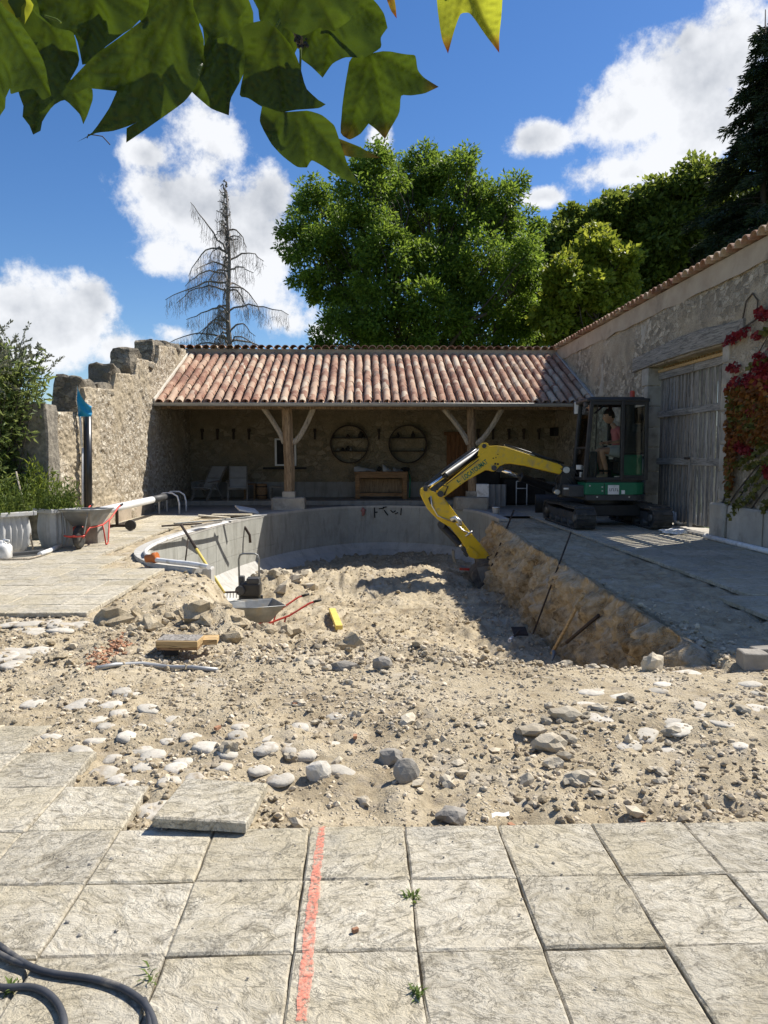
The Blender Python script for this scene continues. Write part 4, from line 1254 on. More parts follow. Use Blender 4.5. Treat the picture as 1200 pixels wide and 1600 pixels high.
def low_bush(name, label, c, rx, ry, h, n, size, mat, seed, spikes=0):
    t = thing(name, label, 'shrub', (c[0], c[1], 0)); r = np.random.default_rng(seed)
    qx, qy = r.normal(size=n) * rx, r.normal(size=n) * ry
    P = np.stack([c[0] + qx, c[1] + qy, c[2] + r.random(n) ** .9 * h * np.clip(.75 + 1.1 * fbm(qx, qy, 5, 2, seed) - .5 * (qx / (2.2 * rx)) ** 2, .15, 1.4)], 1)
    D = np.stack([r.normal(size=n) * .6, r.normal(size=n) * .6, np.full(n, .6)], 1)
    v, f = cards(P, size, D, seed, .4, .3); np_obj('foliage', v, f, MT[mat], t)
    m = MB()
    for k in range(14):
        a = Vector((c[0] + r.normal() * rx * .4, c[1] + r.normal() * ry * .4, c[2])); m.tube([a, a + Vector((r.normal() * .1, r.normal() * .1, h * .8))], [.006, .004], 4, False)
    m.build('stems', MT['bark'], t)
    return t
low_bush('lavender_bush', 'dark lavender bush with mauve heads in the shade between the planters and the stone pillar', (-5.55, 12.45, .45), .34, .16, .75, 2600, .10, 'oak', 31)
low_bush('wall_weed', 'tuft of green weeds at the foot of the ruined wall behind the wheelbarrow', (-4.93, 13.05, .0), .14, .16, .45, 420, .13, 'herb', 33)

# creeper on the barn wall, turning red
def creeper():
    t = thing('wall_creeper', 'creeper on the barn wall turning from green to rust and red', 'creeper', (5.9, 11.6, 0))
    r = random.Random(5)
    def patch(name, mat, ells, n, size):
        P = []; D = []; tot = sum(e[2] * e[3] for e in ells)
        for (x, y, w, h, rot) in ells:
            for k in range(int(n * w * h / tot)):
                a = r.uniform(0, 6.28); q = math.sqrt(r.random()) * r.uniform(.75, 1.1); c, s = math.cos(rot), math.sin(rot)
                ex, ey = math.cos(a) * q * w, math.sin(a) * q * h
                p = xp(x + ex * c - ey * s, y + ex * s + ey * c, WX - .03 - r.uniform(0, .09))
                P.append(tuple(p)); D.append((-.35 + r.gauss(0, .2), r.gauss(0, .5), -.75))
        v, f = cards(np.array(P), size, np.array(D), r.randrange(99), .35, .95); np_obj(name, v, f, MT[mat], t)
    patch('red_leaves', 'vinered', [(1192, 488, 13, 12, 0), (1152, 524, 26, 7, -.55), (1185, 522, 9, 8, 0), (1160, 595, 26, 12, -.3), (1190, 570, 14, 22, 0), (1205, 590, 22, 26, 0), (1148, 572, 14, 6, -.5), (1150, 690, 12, 14, 0), (1165, 700, 18, 8, .6), (1200, 735, 8, 12, 0), (1215, 540, 12, 25, 0), (1178, 640, 14, 9, 0)], 1150, .075)
    patch('rust_leaves', 'vineorange', [(1160, 632, 26, 22, 0), (1190, 640, 20, 26, 0), (1150, 665, 18, 26, 0), (1180, 680, 22, 18, 0), (1143, 700, 9, 30, 0), (1205, 660, 14, 30, 0), (1152, 610, 18, 10, 0), (1140, 730, 6, 40, 0), (1190, 600, 18, 14, 0), (1170, 610, 18, 12, 0)], 2000, .075)
    patch('green_leaves', 'vinegreen', [(1165, 715, 42, 4, -.5), (1180, 745, 40, 3.5, -.8), (1190, 720, 36, 4, -.35), (1172, 775, 44, 3.5, -.85), (1195, 790, 20, 3, -1.1), (1148, 790, 26, 3, -1.0), (1152, 610, 12, 5, -.4), (1138, 745, 4, 40, 0), (1185, 565, 20, 4, -.5), (1200, 515, 14, 4, -.5), (1170, 650, 25, 30, 0), (1150, 640, 14, 30, 0), (1190, 690, 18, 10, 0)], 1500, .07)
    for pl in ([(1122, 815), (1150, 770), (1178, 735), (1205, 705)], [(1140, 800), (1165, 762), (1200, 715)], [(1128, 790), (1140, 750), (1150, 690), (1156, 620), (1180, 560), (1203, 520)], [(1146, 530), (1160, 500), (1166, 470), (1176, 458), (1184, 470), (1182, 490)], [(1150, 520), (1180, 500), (1210, 480)], [(1170, 800), (1192, 770), (1215, 745)], [(1155, 640), (1185, 600), (1220, 580)]):
        m = MB(); m.tube([xp(x, y, WX - .04) for x, y in pl], [.016] + [.012] * (len(pl) - 2) + [.006], 5, False); m.build('stem', MT['bark'], t)
creeper()

# weeds in the paving joints
def weed(x, y, label, n=30, L_=.042):
    p = gp(x, y, 0); t = thing('weed', label, 'weed', tuple(p)); r = random.Random(int(x))
    m = MB()
    for k in range(n):
        a = r.uniform(0, 6.28); l = L_ * r.uniform(.5, 1.2); b = p + Vector((r.gauss(0, .008), r.gauss(0, .014), -.012))
        e = b + Vector((math.cos(a) * l * .8, math.sin(a) * l * .8, l * r.uniform(.3, .8))); c = b.lerp(e, .5) + Vector((0, 0, l * .25)); s = Vector((-math.sin(a), math.cos(a), 0)) * l * .07
        m.add([b - s, b + s, c + s, c - s, e], [(0, 1, 2, 3), (3, 2, 4)])
    m.build('blades', MT['grass'], t)
weed(642, 1403, 'upper tuft of grass in the paving joint right of the orange line')
weed(653, 1553, 'lower tuft of grass in the paving joint right of the orange line')
weed(234, 1528, 'small green weed in the joint beside the curved hose end', 18, .04)
weed(14, 1548, 'green weed sprouting under the hose at the left edge', 22, .045)

# vine overhead, seen from below against the sky
def vine():
    t = thing('overhead_vine', 'large backlit vine leaves hanging in from the top of the view', 'vine', (-.2, .85, 2.0))
    vd = leaf_mat('dark vine leaf', (.012, .028, .005), (.024, .046, .007), .34, (.095, .145, .009), .45, True)
    vl = leaf_mat('yellow vine leaf', (.15, .19, .02), (.22, .25, .03), .6, (.46, .48, .035), .45, True)
    # darker veins and red tips are stored per vertex
    for mt in (vd, vl):
        nt = mt.node_tree; a = nt.nodes.new('ShaderNodeAttribute'); a.attribute_name = 'vein'
        pb = [n for n in nt.nodes if n.type == 'BSDF_PRINCIPLED'][0]; tl = [n for n in nt.nodes if n.type == 'BSDF_TRANSLUCENT'][0]
        sep = nt.nodes.new('ShaderNodeSeparateColor'); nt.links.new(a.outputs['Color'], sep.inputs[0])
        for sock, dk in ((pb.inputs['Base Color'], .45), (tl.inputs[0], .38)):
            src = sock.links[0].from_socket if sock.links else None
            m1 = nt.nodes.new('ShaderNodeMix'); m1.data_type = 'RGBA'
            A = [q for q in m1.inputs if q.name == 'A' and q.type == 'RGBA'][0]; B_ = [q for q in m1.inputs if q.name == 'B' and q.type == 'RGBA'][0]
            if src: nt.links.new(src, A)
            else: A.default_value = sock.default_value
            B_.default_value = (.35, .03, .02, 1); nt.links.new(sep.outputs[1], m1.inputs[0])
            m2 = nt.nodes.new('ShaderNodeMix'); m2.data_type = 'RGBA'; m2.blend_type = 'MULTIPLY'
            A2 = [q for q in m2.inputs if q.name == 'A' and q.type == 'RGBA'][0]; B2 = [q for q in m2.inputs if q.name == 'B' and q.type == 'RGBA'][0]
            nt.links.new([q for q in m1.outputs if q.type == 'RGBA'][0], A2); B2.default_value = (dk, dk, dk, 1); nt.links.new(sep.outputs[0], m2.inputs[0])
            nt.links.new([q for q in m2.outputs if q.type == 'RGBA'][0], sock)
        nz = nt.nodes.new('ShaderNodeTexNoise'); nz.inputs['Scale'].default_value = 90; nz.inputs['Detail'].default_value = 4
        gm = nt.nodes.new('ShaderNodeNewGeometry'); nt.links.new(gm.outputs['Position'], nz.inputs['Vector'])
        bp = nt.nodes.new('ShaderNodeBump'); bp.inputs['Strength'].default_value = .6; bp.inputs['Distance'].default_value = .006
        ad = nt.nodes.new('ShaderNodeMath'); ad.operation = 'SUBTRACT'; nt.links.new(nz.outputs[0], ad.inputs[0]); nt.links.new(sep.outputs[0], ad.inputs[1])
        nt.links.new(ad.outputs[0], bp.inputs['Height']); nt.links.new(bp.outputs[0], pb.inputs['Normal'])
    def leaf(outline, stalk, tips, dist, mat, tilt=(0, 0), cup=.02, redtip=0.0, serr=.0065):
        """outline: photo pixels of the leaf edge; the blade lies on its own tilted plane at dist metres and is cupped"""
        c = Vector((sum(p[0] for p in outline) / len(outline), sum(p[1] for p in outline) / len(outline)))
        n = Vector((tilt[0], -1, tilt[1])).normalized(); o = yp(c.x, c.y, dist)
        def on(x, y):
            d = ray(x, y); return O + d * ((o - O).dot(n) / d.dot(n))
        ax = Vector((1, 0, 0)); ax = (ax - n * ax.dot(n)).normalized(); ay = n.cross(ax)
        to2 = lambda p: Vector(((p - o).dot(ax), (p - o).dot(ay)))
        tipset = [Vector(q) for q in tips]
        sm = []
        for i, q in enumerate(outline):
            a_, b_, c_ = Vector(outline[i - 1]), Vector(q), Vector(outline[(i + 1) % len(outline)])
            if min((b_ - k).length for k in tipset) < 7 or (a_ - b_).angle(c_ - b_, 3) < 1.5: sm.append(tuple(b_))
            else: sm += [tuple(b_.lerp(a_, .28)), tuple(b_.lerp((a_ + c_) / 2, .12)), tuple(b_.lerp(c_, .28))]
        outline = sm
        E_ = [to2(on(*p)) for p in outline]
        bulge = 1 if sum(E_[i].x * E_[(i + 1) % len(E_)].y - E_[(i + 1) % len(E_)].x * E_[i].y for i in range(len(E_))) > 0 else -1
        # toothed edge
        edge = []; r = random.Random(int(c.x * 7 + c.y)); m = len(E_)
        for i in range(m):
            a = E_[i]; b = E_[(i + 1) % m]; l = (b - a).length; k = max(1, int(l / .009)); nr = Vector((-(b - a).y, (b - a).x)).normalized()
            for j in range(k):
                u = j / k; edge.append(a.lerp(b, u) + nr * (serr * ((-.55 if j % 2 else .25) * r.uniform(.4, 1) - .9 * math.sin(math.pi * u) * min(1, l / .05) * bulge) if j else 0))
        # orientation
        ar = sum(edge[i].x * edge[(i + 1) % len(edge)].y - edge[(i + 1) % len(edge)].x * edge[i].y for i in range(len(edge)))
        if ar < 0: edge.reverse()
        xs = [p.x for p in edge]; ys = [p.y for p in edge]; g = .0042; pts = list(edge); ne = len(edge)
        def inside(q):
            ins = False
            for i in range(ne):
                a, b = edge[i], edge[(i + 1) % ne]
                if (a.y > q.y) != (b.y > q.y) and q.x < (b.x - a.x) * (q.y - a.y) / (b.y - a.y) + a.x: ins = not ins
            return ins
        y = min(ys); row = 0
        while y < max(ys):
            x = min(xs) + (g / 2 if row % 2 else 0)
            while x < max(xs):
                q = Vector((x, y))
                if inside(q) and min((q - e).length_squared for e in edge) > (g * .4) ** 2: pts.append(q)
                x += g
            y += g * .87; row += 1
        res = delaunay_2d_cdt(pts, [(i, (i + 1) % ne) for i in range(ne)], [list(range(ne))], 1, 1e-6)
        V2, F = res[0], res[2]
        s2 = to2(on(*stalk)); T2 = [to2(on(*q)) for q in tips]
        veins = [(s2, q, 1.0) for q in T2]
        for q in T2:
            for k in range(1, 7):
                a = s2.lerp(q, k / 7.5); d = (q - s2) / 6.0; pr = Vector((-d.y, d.x))
                veins += [(a, a + d * 1.3 + pr * 1.3, .45), (a, a + d * 1.3 - pr * 1.3, .45)]
        span = max((q - s2).length for q in T2)
        vs = []; att = []
        for q in V2:
            dv = 1e9; vv = 0
            for a, b, w in veins:
                ab = b - a; u = max(0, min(1, (q - a).dot(ab) / ab.length_squared)); dd = (q - a - ab * u).length
                wd = .0022 * w * (1.2 - u * .7); vv = max(vv, (.35 + .65 * w) * max(0, 1 - dd / (wd + .0022)))
                if w == 1: dv = min(dv, dd)
            h = cup * ((q - s2).length / span) ** 2 + min(dv, .03) * .35 + .006 * mnoise.noise(Vector((q.x * 40, q.y * 40, c.x)))
            p = o + ax * q.x + ay * q.y + n * h
            vs.append(tuple(p))
            rt = redtip * max((max(0, 1 - (q - k).length / .022) for k in T2)) if redtip else 0
            att.append((vv, min(1, rt), 0, 1))
        me = bpy.data.meshes.new('leaf'); me.from_pydata(vs, [], [list(f) for f in F])
        me.polygons.foreach_set('use_smooth', [True] * len(me.polygons))
        ca = me.attributes.new('vein', 'FLOAT_COLOR', 'POINT'); ca.data.foreach_set('color', [x for a in att for x in a])
        me.materials.append(mat)
        ob = bpy.data.objects.new('leaf', me); COL.objects.link(ob); put(ob, t)
        return ob
    leaf([(300,-25),(255,-10),(228,28),(192,55),(150,85),(128,108),(104,134),(150,138),(183,142),(172,168),(146,206),(122,220),(152,205),(178,203),(206,194),(216,188),(198,221),(216,209),(250,185),(288,158),(306,134),(318,98),(319,62),(308,30),(300,5)], (288, -15), [(122,220),(198,221),(110,132),(318,98)], .86, vd, (.25, -.5), .02)
    leaf([(-30,-10),(30,25),(58,60),(78,110),(86,150),(74,158),(62,138),(34,150),(30,140),(8,195),(-30,230)], (-8, 5), [(4,205),(84,152),(-25,200)], .80, vd, (-.2, -.4), .015)
    leaf([(20,-30),(60,28),(92,46),(120,52),(128,95),(112,125),(150,138),(152,158),(136,196),(130,180),(106,156),(88,170),(60,212),(36,150),(30,120),(40,70)], (70, 25), [(60,212),(136,196),(115,118)], .93, vd, (.1, -.35), .02)
    leaf([(60,-30),(130,-25),(235,-20),(232,20),(180,60),(132,96),(120,50),(95,45),(66,20)], (150, -25), [(132,92),(70,15),(225,18)], .98, vl if False else vd, (.2, -.7), .02)
    leaf([(-20,-25),(30,-20),(58,10),(42,40),(18,22),(-10,6)], (0, -25), [(42,38),(50,12)], .90, vl, (.2, -.4), .01)
    leaf([(305,-20),(380,-25),(400,20),(395,80),(385,120),(366,152),(364,180),(338,170),(312,150),(304,142),(314,110),(322,70),(316,20)], (350, -15), [(364,180),(312,148),(392,90)], .95, vd, (-.1, -.45), .02)
    leaf([(300,-30),(385,-25),(378,22),(352,55),(330,62),(312,36),(302,10)], (345, -30), [(335,60),(375,25),(304,12)], .84, vd, (.2, -.6), .01)
    leaf([(378,40),(420,30),(455,70),(468,100),(478,140),(508,162),(498,168),(462,170),(438,175),(410,166),(388,152),(374,150),(384,100)], (430, 45), [(506,162),(440,174),(382,140)], .90, vd, (.1, -.5), .015)
    leaf([(470,-20),(540,-25),(586,2),(600,22),(605,45),(594,60),(596,76),(570,92),(540,90),(520,100),(505,122),(488,105),(470,92),(462,50)], (520, -18), [(505,122),(603,40),(470,88)], .97, vd, (0, -.45), .015)
    leaf([(430,-25),(500,-25),(560,0),(545,28),(522,48),(500,40),(470,55),(440,40)], (480, -25), [(522,48),(560,2),(442,40)], .82, vd, (.15, -.7), .01)
    leaf([(412,166),(440,176),(480,172),(505,180),(524,196),(528,206),(540,240),(548,262),(568,290),(540,280),(520,268),(505,258),(490,250),(482,262),(468,262),(448,246),(426,226),(414,205),(408,190)], (455, 160), [(568,290),(482,262),(416,208)], .88, vd, (-.15, -.35), .02)
    leaf([(548,90),(600,80),(640,88),(652,90),(654,112),(664,124),(688,140),(668,150),(645,154),(630,152),(628,178),(616,200),(606,220),(592,205),(580,196),(570,212),(552,222),(536,212),(538,170),(544,120)], (575, 78), [(688,140),(606,220),(545,218)], .99, vd, (-.2, -.3), .02, .3)
    leaf([(525,214),(545,222),(560,228),(578,238),(592,244),(566,246),(545,244),(528,240)], (530, 222), [(592,244),(530,238)], .91, vd, (.2, -.6), .01, .3)
    leaf([(-30,-30),(60,-30),(120,-30),(110,30),(80,60),(55,72),(30,60),(-30,70)], (30, -30), [(55,72),(100,20),(-20,60)], 1.03, vd, (.1, -.6), .01)
    leaf([(200,-30),(300,-30),(330,-10),(312,40),(300,60),(260,70),(225,40)], (260, -30), [(300,60),(225,40)], 1.04, vd, (.1, -.6), .01)
    leaf([(400,-30),(470,-30),(478,20),(470,60),(455,95),(425,70),(405,30)], (440, -30), [(455,95),(405,30)], 1.0, vd, (.2, -.5), .01)
    leaf([(595,-20),(612,-20),(618,10),(619,30),(608,14)], (606, -20), [(619,30),(600,-5)], .95, vl, (.2, -.3), .004, 1)
    leaf([(676,-25),(730,-30),(782,-25),(780,20),(776,60),(776,85),(758,62),(742,36),(730,22),(718,22),(708,50),(697,86),(688,62),(682,20)], (728, -35), [(697,86),(776,85)], .92, vl, (.1, -.35), .012, 1)
    m = MB()
    m.tube([yp(440, -60, .93), yp(452, -10, .93), yp(462, 35, .94), yp(470, 75, .95)], [.006, .0065, .006, .004], 7); m.build('stem', MT['bark'], t)
    r = random.Random(3); m = MB()
    for k in range(60):
        u = r.random(); p = yp(448 + 24 * u + r.uniform(-10, 10), -20 + 95 * u, .93); m.rock(p, r.uniform(.0015, .003), k, 1)
    m.build('stem_buds', MT['dark'], t)
    for a, b_, d in (((288, -15), (300, -80), .86), ((70, 25), (95, 36), .93), ((455, 160), (470, 75), .9), ((575, 78), (520, 30), .97), ((728, -35), (735, -90), .92), ((430, 45), (445, 0), .91)):
        m = MB(); m.tube([yp(*a, d), yp((a[0] + b_[0]) / 2 + 6, (a[1] + b_[1]) / 2, d), yp(*b_, d)], .0014, 5, False); m.build('leaf_stalk', MT['herb'], t)
    m = MB(); m.tube([yp(136, 216, .9), yp(138, 210, .9), yp(148, 211, .9), yp(160, 213, .9), yp(172, 226, .9)], .0006, 4, False); m.build('tendril', MT['iron'], t)
vine()
# ------------------------------------------------------------------ mini digger and its driver
def skin_body(name, nodes, edges, mat, parent, root=0, sub=2):
    """nodes: (point, radius); one continuous skinned surface"""
    me = bpy.data.meshes.new(name)
    me.from_pydata([tuple(n[0]) for n in nodes], edges, [])
    o = bpy.data.objects.new(name, me); COL.objects.link(o)
    a = o.modifiers.new('skin', 'SKIN'); a.use_smooth_shade = True; a.branch_smoothing = .6
    for i, n in enumerate(nodes):
        sv = me.skin_vertices[0].data[i]; r = n[1]
        sv.radius = r if isinstance(r, tuple) else (r, r); sv.use_root = (i == root)
    b = o.modifiers.new('sub', 'SUBSURF'); b.levels = b.render_levels = sub
    me.materials.append(mat)
    put(o, parent); return o

EX = thing('excavator', 'yellow and green mini digger with a glazed black cab reaching into the pool pit', 'excavator', (4.94, 15.3, 0))
YN, YF, YB = 14.6, 15.45, 15.42
def P(x, y, Y=YN): return yp(x, y, Y)
# tracks
def track(xc, wd=.37):
    y0, y1, h = 13.95, 16.65, .44
    def loop(r, n=10):
        pts = []
        for j in range(n + 1):
            a = -math.pi / 2 - math.pi * j / n; pts.append((y0 + .24 + math.cos(a) * r * 1.05, .225 + math.sin(a) * r))
        for j in range(1, 9): pts.append((y0 + .24 + (y1 - y0 - .48) * j / 9, .225 + r - .012 * math.sin(j / 9 * 9.4)))
        for j in range(n + 1):
            a = math.pi / 2 - math.pi * j / n; pts.append((y1 - .24 + math.cos(a) * r * 1.05, .225 + math.sin(a) * r))
        for j in range(1, 9): pts.append((y1 - .24 - (y1 - y0 - .48) * j / 9, .225 - r))
        return pts
    o_, i_ = loop(.205), loop(.17); n = len(o_); m = MB()
    vs = [(xc + s * wd / 2, y, z) for s in (-1, 1) for (y, z) in o_] + [(xc + s * wd / 2, y, z) for s in (-1, 1) for (y, z) in i_]
    fs = []
    for j in range(n):
        k = (j + 1) % n
        fs += [(j, k, n + k, n + j), (2 * n + j, 3 * n + j, 3 * n + k, 2 * n + k), (j, 2 * n + j, 2 * n + k, k), (n + j, n + k, 3 * n + k, 3 * n + j)]
    m.add(vs, fs)
    belt = m.build('track_belt', MT['rubber'], EX)
    # lugs: bars across the belt
    m = MB(); acc = 0; last = None; per = []
    for j in range(n + 1):
        p = o_[j % n]; per.append(p)
    L_ = [0]
    for a, b in zip(per, per[1:]): L_.append(L_[-1] + math.hypot(b[0] - a[0], b[1] - a[1]))
    N_ = 42
    for q in range(N_):
        s = L_[-1] * q / N_; y = np.interp(s, L_, [p[0] for p in per]); z = np.interp(s, L_, [p[1] for p in per])
        y2 = np.interp(min(s + .02, L_[-1]), L_, [p[0] for p in per]); z2 = np.interp(min(s + .02, L_[-1]), L_, [p[1] for p in per])
        d = Vector((0, y2 - y, z2 - z)).normalized(); nr = Vector((0, -d.z, d.y)) * 1
        if nr.dot(Vector((0, y - 15.3, (z - .225) * 6))) < 0: nr = -nr
        c = Vector((xc, y, z)) + nr * .008
        M = Matrix((Vector((1, 0, 0)), d, nr)).transposed()
        m.box(c + Vector(((.09 if q % 2 else -.09), 0, 0)), (wd * .52, .055, .034), M)
        m.box(c, (wd * 1.02, .03, .016), M)
    m.build('track_lug', MT['rubber'], EX)
    for (y, r) in ((y0 + .24, .165), (y1 - .24, .165)):
        m = MB(); m.cyl((xc - wd * .42, y, .225), (xc + wd * .42, y, .225), r, 16); w_ = m.build('drive_wheel', MT['black'], EX)
        m = MB(); m.cyl((xc - wd * .5, y, .225), (xc + wd * .5, y, .225), .07, 10); m.build('hub', MT['steel'], w_)
    for k in range(4): m = MB(); m.cyl((xc - wd * .46, 14.62 + .47 * k, .10), (xc + wd * .46, 14.62 + .47 * k, .10), .075, 12); m.build('track_roller', MT['dgrey'], EX)
    m = MB(); m.box((xc, 15.3, .235), (wd * .70, 1.75, .17)); m.box((xc - wd * .36, 15.05, .25), (.03, .16, .11)); m.box((xc - wd * .36, 15.55, .25), (.03, .16, .11)); m.build('track_frame', MT['dgrey'], EX, .02)
track(4.19); track(5.64)
m = MB(); m.box((4.94, 15.3, .32), (1.15, .95, .22)); m.lathe([(.40, .40), (.40, .56)], (4.94, 15.3, 0), 24); m.build('undercarriage', MT['black'], EX, .015)
m = MB()
m.grid(8, 6, lambda u, v: (4.02 + 1.8 * u, 17.32 + .10 * (2 * v - 1) ** 2, .08 + .42 * v)); m.span((4.02, 17.42, .08), (5.82, 17.46, .50))
m.bar((4.5, 16.1, .3), (4.5, 17.4, .26), .09, .12); m.bar((5.35, 16.1, .3), (5.35, 17.4, .26), .09, .12)
m.build('dozer_blade', MT['black'], EX, .006)
# house: green skirt, round tail, floor pan
def house():
    x0, x1 = P(915, 770).x, P(1013, 770).x
    zt, zm, zb = P(930, 754).z, P(930, 773).z, P(930, 782).z
    def outline(g):
        pts = [(x0 - g, YN - g), (x1 - .30, YN - g)]
        for j in range(7):
            a = -math.pi / 2 + math.pi / 2 * j / 6; pts.append((x1 - .30 + math.cos(a) * (.30 + g), YN + .30 + math.sin(a) * (.30 + g)))
        for j in range(7):
            a = math.pi / 2 * j / 6; pts.append((x1 - .30 + math.cos(a) * (.30 + g), 16.1 - .30 + math.sin(a) * (.30 + g)))
        pts += [(x0 - g, 16.1 + g)]
        return [Vector((x, y, 0)) for x, y in pts]
    m = MB(); m.prism(outline(0)[::-1], (0, 0, zm), (0, 0, zt)); m.build('skirt', MT['green'], EX, .012)
    m = MB(); m.prism(outline(-.02)[::-1], (0, 0, zb), (0, 0, zm - .003)); m.build('floor_pan', MT['dgrey'], EX, .008)
    m = MB(); m.prism(outline(-.03)[::-1], (0, 0, zt + .003), (0, 0, zt + .04)); m.build('deck', MT['black'], EX, .005)
    # engine hood behind the cab and on the far side
    m = MB(); xr = P(978, 700).x
    m.span((xr, YF + .02, zt + .04), (x1 - .03, 16.05, zt + .62)); m.span((x0 + .25, YF + .06, zt + .04), (xr - .003, 16.05, zt + .40)); m.build('engine_hood', MT['green'], EX, .05, 3)
    # panel gap, screws and data plate on the green skirt
    m = MB(); a = P(944.5, 756); m.span((a.x - .006, YN - .006, zm + .01), (a.x + .006, YN + .02, zt - .01)); m.build('panel_gap', MT['black'], EX)
    m = MB()
    for (px, py) in ((921.5, 759), (941, 761), (941, 767), (933, 776.5), (983, 776.5)):
        c = P(px, py); m.cyl((c.x, YN - .012, c.z), (c.x, YN + .02, c.z), .016, 8)
    m.build('bolt', MT['alu'], EX)
    pa, pb = P(950, 758), P(967, 772.5); m = MB(); m.span((pa.x, YN - .009, pb.z), (pb.x, YN + .01, pa.z)); pl = m.build('number_plate', MT['white'], EX, .003, 1)
    m = MB(); mid = (pa.z + pb.z) / 2
    for k in range(5):
        x = pa.x + .03 + k * .036; m.span((x, YN - .012, mid - .028), (x + .010, YN - .008, mid + .028)); m.span((x + .010, YN - .012, mid + (.018 if k % 2 else -.028)), (x + .024, YN - .008, mid + (.028 if k % 2 else -.018)))
    m.build('plate_figures', MT['dgrey'], pl)
    pa, pb = P(971, 766), P(976, 772); m = MB(); m.span((pa.x, YN - .007, pb.z), (pb.x, YN + .01, pa.z)); m.build('sticker', MT['white'], EX)
    return zt
ZT = house()
ZT2 = ZT + .04
# cab frame
def cab():
    top = P(930, 620).z; xa0, xa1 = P(914, 752).x, P(926, 626).x; xb = P(973, 700).x; xr = P(1011, 700).x
    zr = top - .10
    def pillar(xb_, xt_, Y, w, d, name='cab_pillar'):
        m = MB(); m.bar((xb_, Y, ZT2), (xt_, Y, zr + .02), d, w, (0, 1, 0)); return m.build(name, MT['black'], EX, .012)
    for Y in (YN + .04, YF - .04):
        pillar(xa0, xa1, Y, .075, .075); pillar(xb, xb, Y, .10, .07); pillar(xr, xr - .01, Y, .07, .07)
    m = MB(); poly = [(xa1 - .10, YN + .01), (xr + .03, YN - .01), (xr + .06, YN + .06), (xr + .06, YF - .06), (xr + .03, YF + .01), (xa1 - .10, YF - .01)]
    m.prism([Vector((x, y, 0)) for x, y in poly][::-1], (0, 0, zr), (0, 0, top - .02)); m.build('cab_roof', MT['black'], EX, .03, 3)
    m = MB(); m.span((xa1 - .02, YN + .06, top - .019), (xr - .05, YF - .06, top + .006)); m.build('roof_panel', MT['dgrey'], EX, .008)
    # cross bars, sills and rails
    def rail(a, b, w):
        m = MB(); m.bar(a, b, w, w); m.build('cab_rail', MT['black'], EX, .008)
    for Y in (YN + .04, YF - .04):
        rail((xa0, Y, ZT2 + .03), (xr, Y, ZT2 + .03), .06); rail((xa1, Y, zr - .02), (xr, Y, zr - .02), .06)
    rail((xa0, YN + .04, ZT2 + .03), (xa0, YF - .04, ZT2 + .03), .058); rail((xr, YN + .04, ZT2 + .45), (xr, YF - .04, ZT2 + .45), .05)
    rail((xa0 + (xa1 - xa0) * .42, YN + .04, ZT2 + (zr - ZT2) * .42), (xa0 + (xa1 - xa0) * .42, YF - .04, ZT2 + (zr - ZT2) * .42), .035)
    m = MB(); m.tube([(P(952, 640).x, YF - .10, zr), (P(949, 690).x, YF - .10, ZT2 + .62)], .012, 6); m.tube([(xa1 + .25, YN + .05, zr - .05), (xa1 + .05, YN + .05, zr - .22)], .018, 6); m.build('grab_bar', MT['black'], EX)
    # black lower side panel of the rear quarter
    m = MB(); m.span((xb + .04, YN + .025, ZT2 + .04), (xr, YN + .05, ZT2 + .10)); m.build('quarter_panel', MT['black'], EX)
    m = MB(); m.span((xb + .05, YN + .10, ZT2 + .02), (xr - .04, YF - .1, ZT2 + .50)); m.build('inner_cover', MT['green'], EX, .03)
    def pane(pts, name='pane'):
        m = MB(); n = (Vector(pts[1]) - Vector(pts[0])).cross(Vector(pts[2]) - Vector(pts[0])).normalized() * .003
        m.prism([Vector(p) for p in pts], n, -n); return m.build(name, MT['glass'], EX)
    f = lambda t: xa0 + (xa1 - xa0) * t
    pane([(f(0) - .0, YN + .08, ZT2 + .06), (f(0), YF - .08, ZT2 + .06), (f(1), YF - .08, zr - .05), (f(1), YN + .08, zr - .05)], 'windscreen')
    pane([(f(0) + .05, YN + .03, ZT2 + .07), (xb - .05, YN + .03, ZT2 + .07), (xb - .05, YN + .03, zr - .06), (f(1) + .05, YN + .03, zr - .06)], 'door_glass')
    pane([(xb + .06, YN + .03, ZT2 + .12), (xr - .04, YN + .03, ZT2 + .12), (xr - .05, YN + .03, zr - .06), (xb + .06, YN + .03, zr - .06)], 'quarter_glass')
    pane([(f(0) + .05, YF - .03, ZT2 + .07), (xb - .05, YF - .03, ZT2 + .07), (xb - .05, YF - .03, zr - .06), (f(1) + .05, YF - .03, zr - .06)], 'far_glass')
    pane([(xr, YN + .09, ZT2 + .50), (xr, YF - .09, ZT2 + .50), (xr, YF - .09, zr - .06), (xr, YN + .09, zr - .06)], 'rear_glass')
    # blind rear quarter: dark trim inside the glass, leaving a slot at the back edge
    m = MB(); m.span((xb + .06, YN + .055, ZT2 + .55), (xb + .20, YN + .08, zr - .05)); m.span((xb + .20, YN + .055, ZT2 + .55), (xr - .03, YN + .08, ZT2 + .95)); m.build('quarter_trim', MT['dark'], EX)
    # beacon, mirror, work lamp
    c = P(988, 616, 14.9); m = MB(); m.lathe([(.055, 0), (.055, .03), (.048, .035), (.048, .12), (.03, .145), (.0, .15)], (c.x, c.y, top - .0), 12, caps=False); m.build('beacon', MT['redlamp'], EX)
    c = P(902, 637.5, YF); m = MB(); m.box((c.x, c.y, c.z), (.16, .05, .27)); hs = m.build('mirror_housing', MT['black'], EX, .02); m = MB(); m.box((c.x - .0, c.y - .029, c.z), (.135, .008, .24)); m.build('mirror_sky_white', MT['white'], hs, .003)  # plain white face paints the bright sky reflection of the mirror
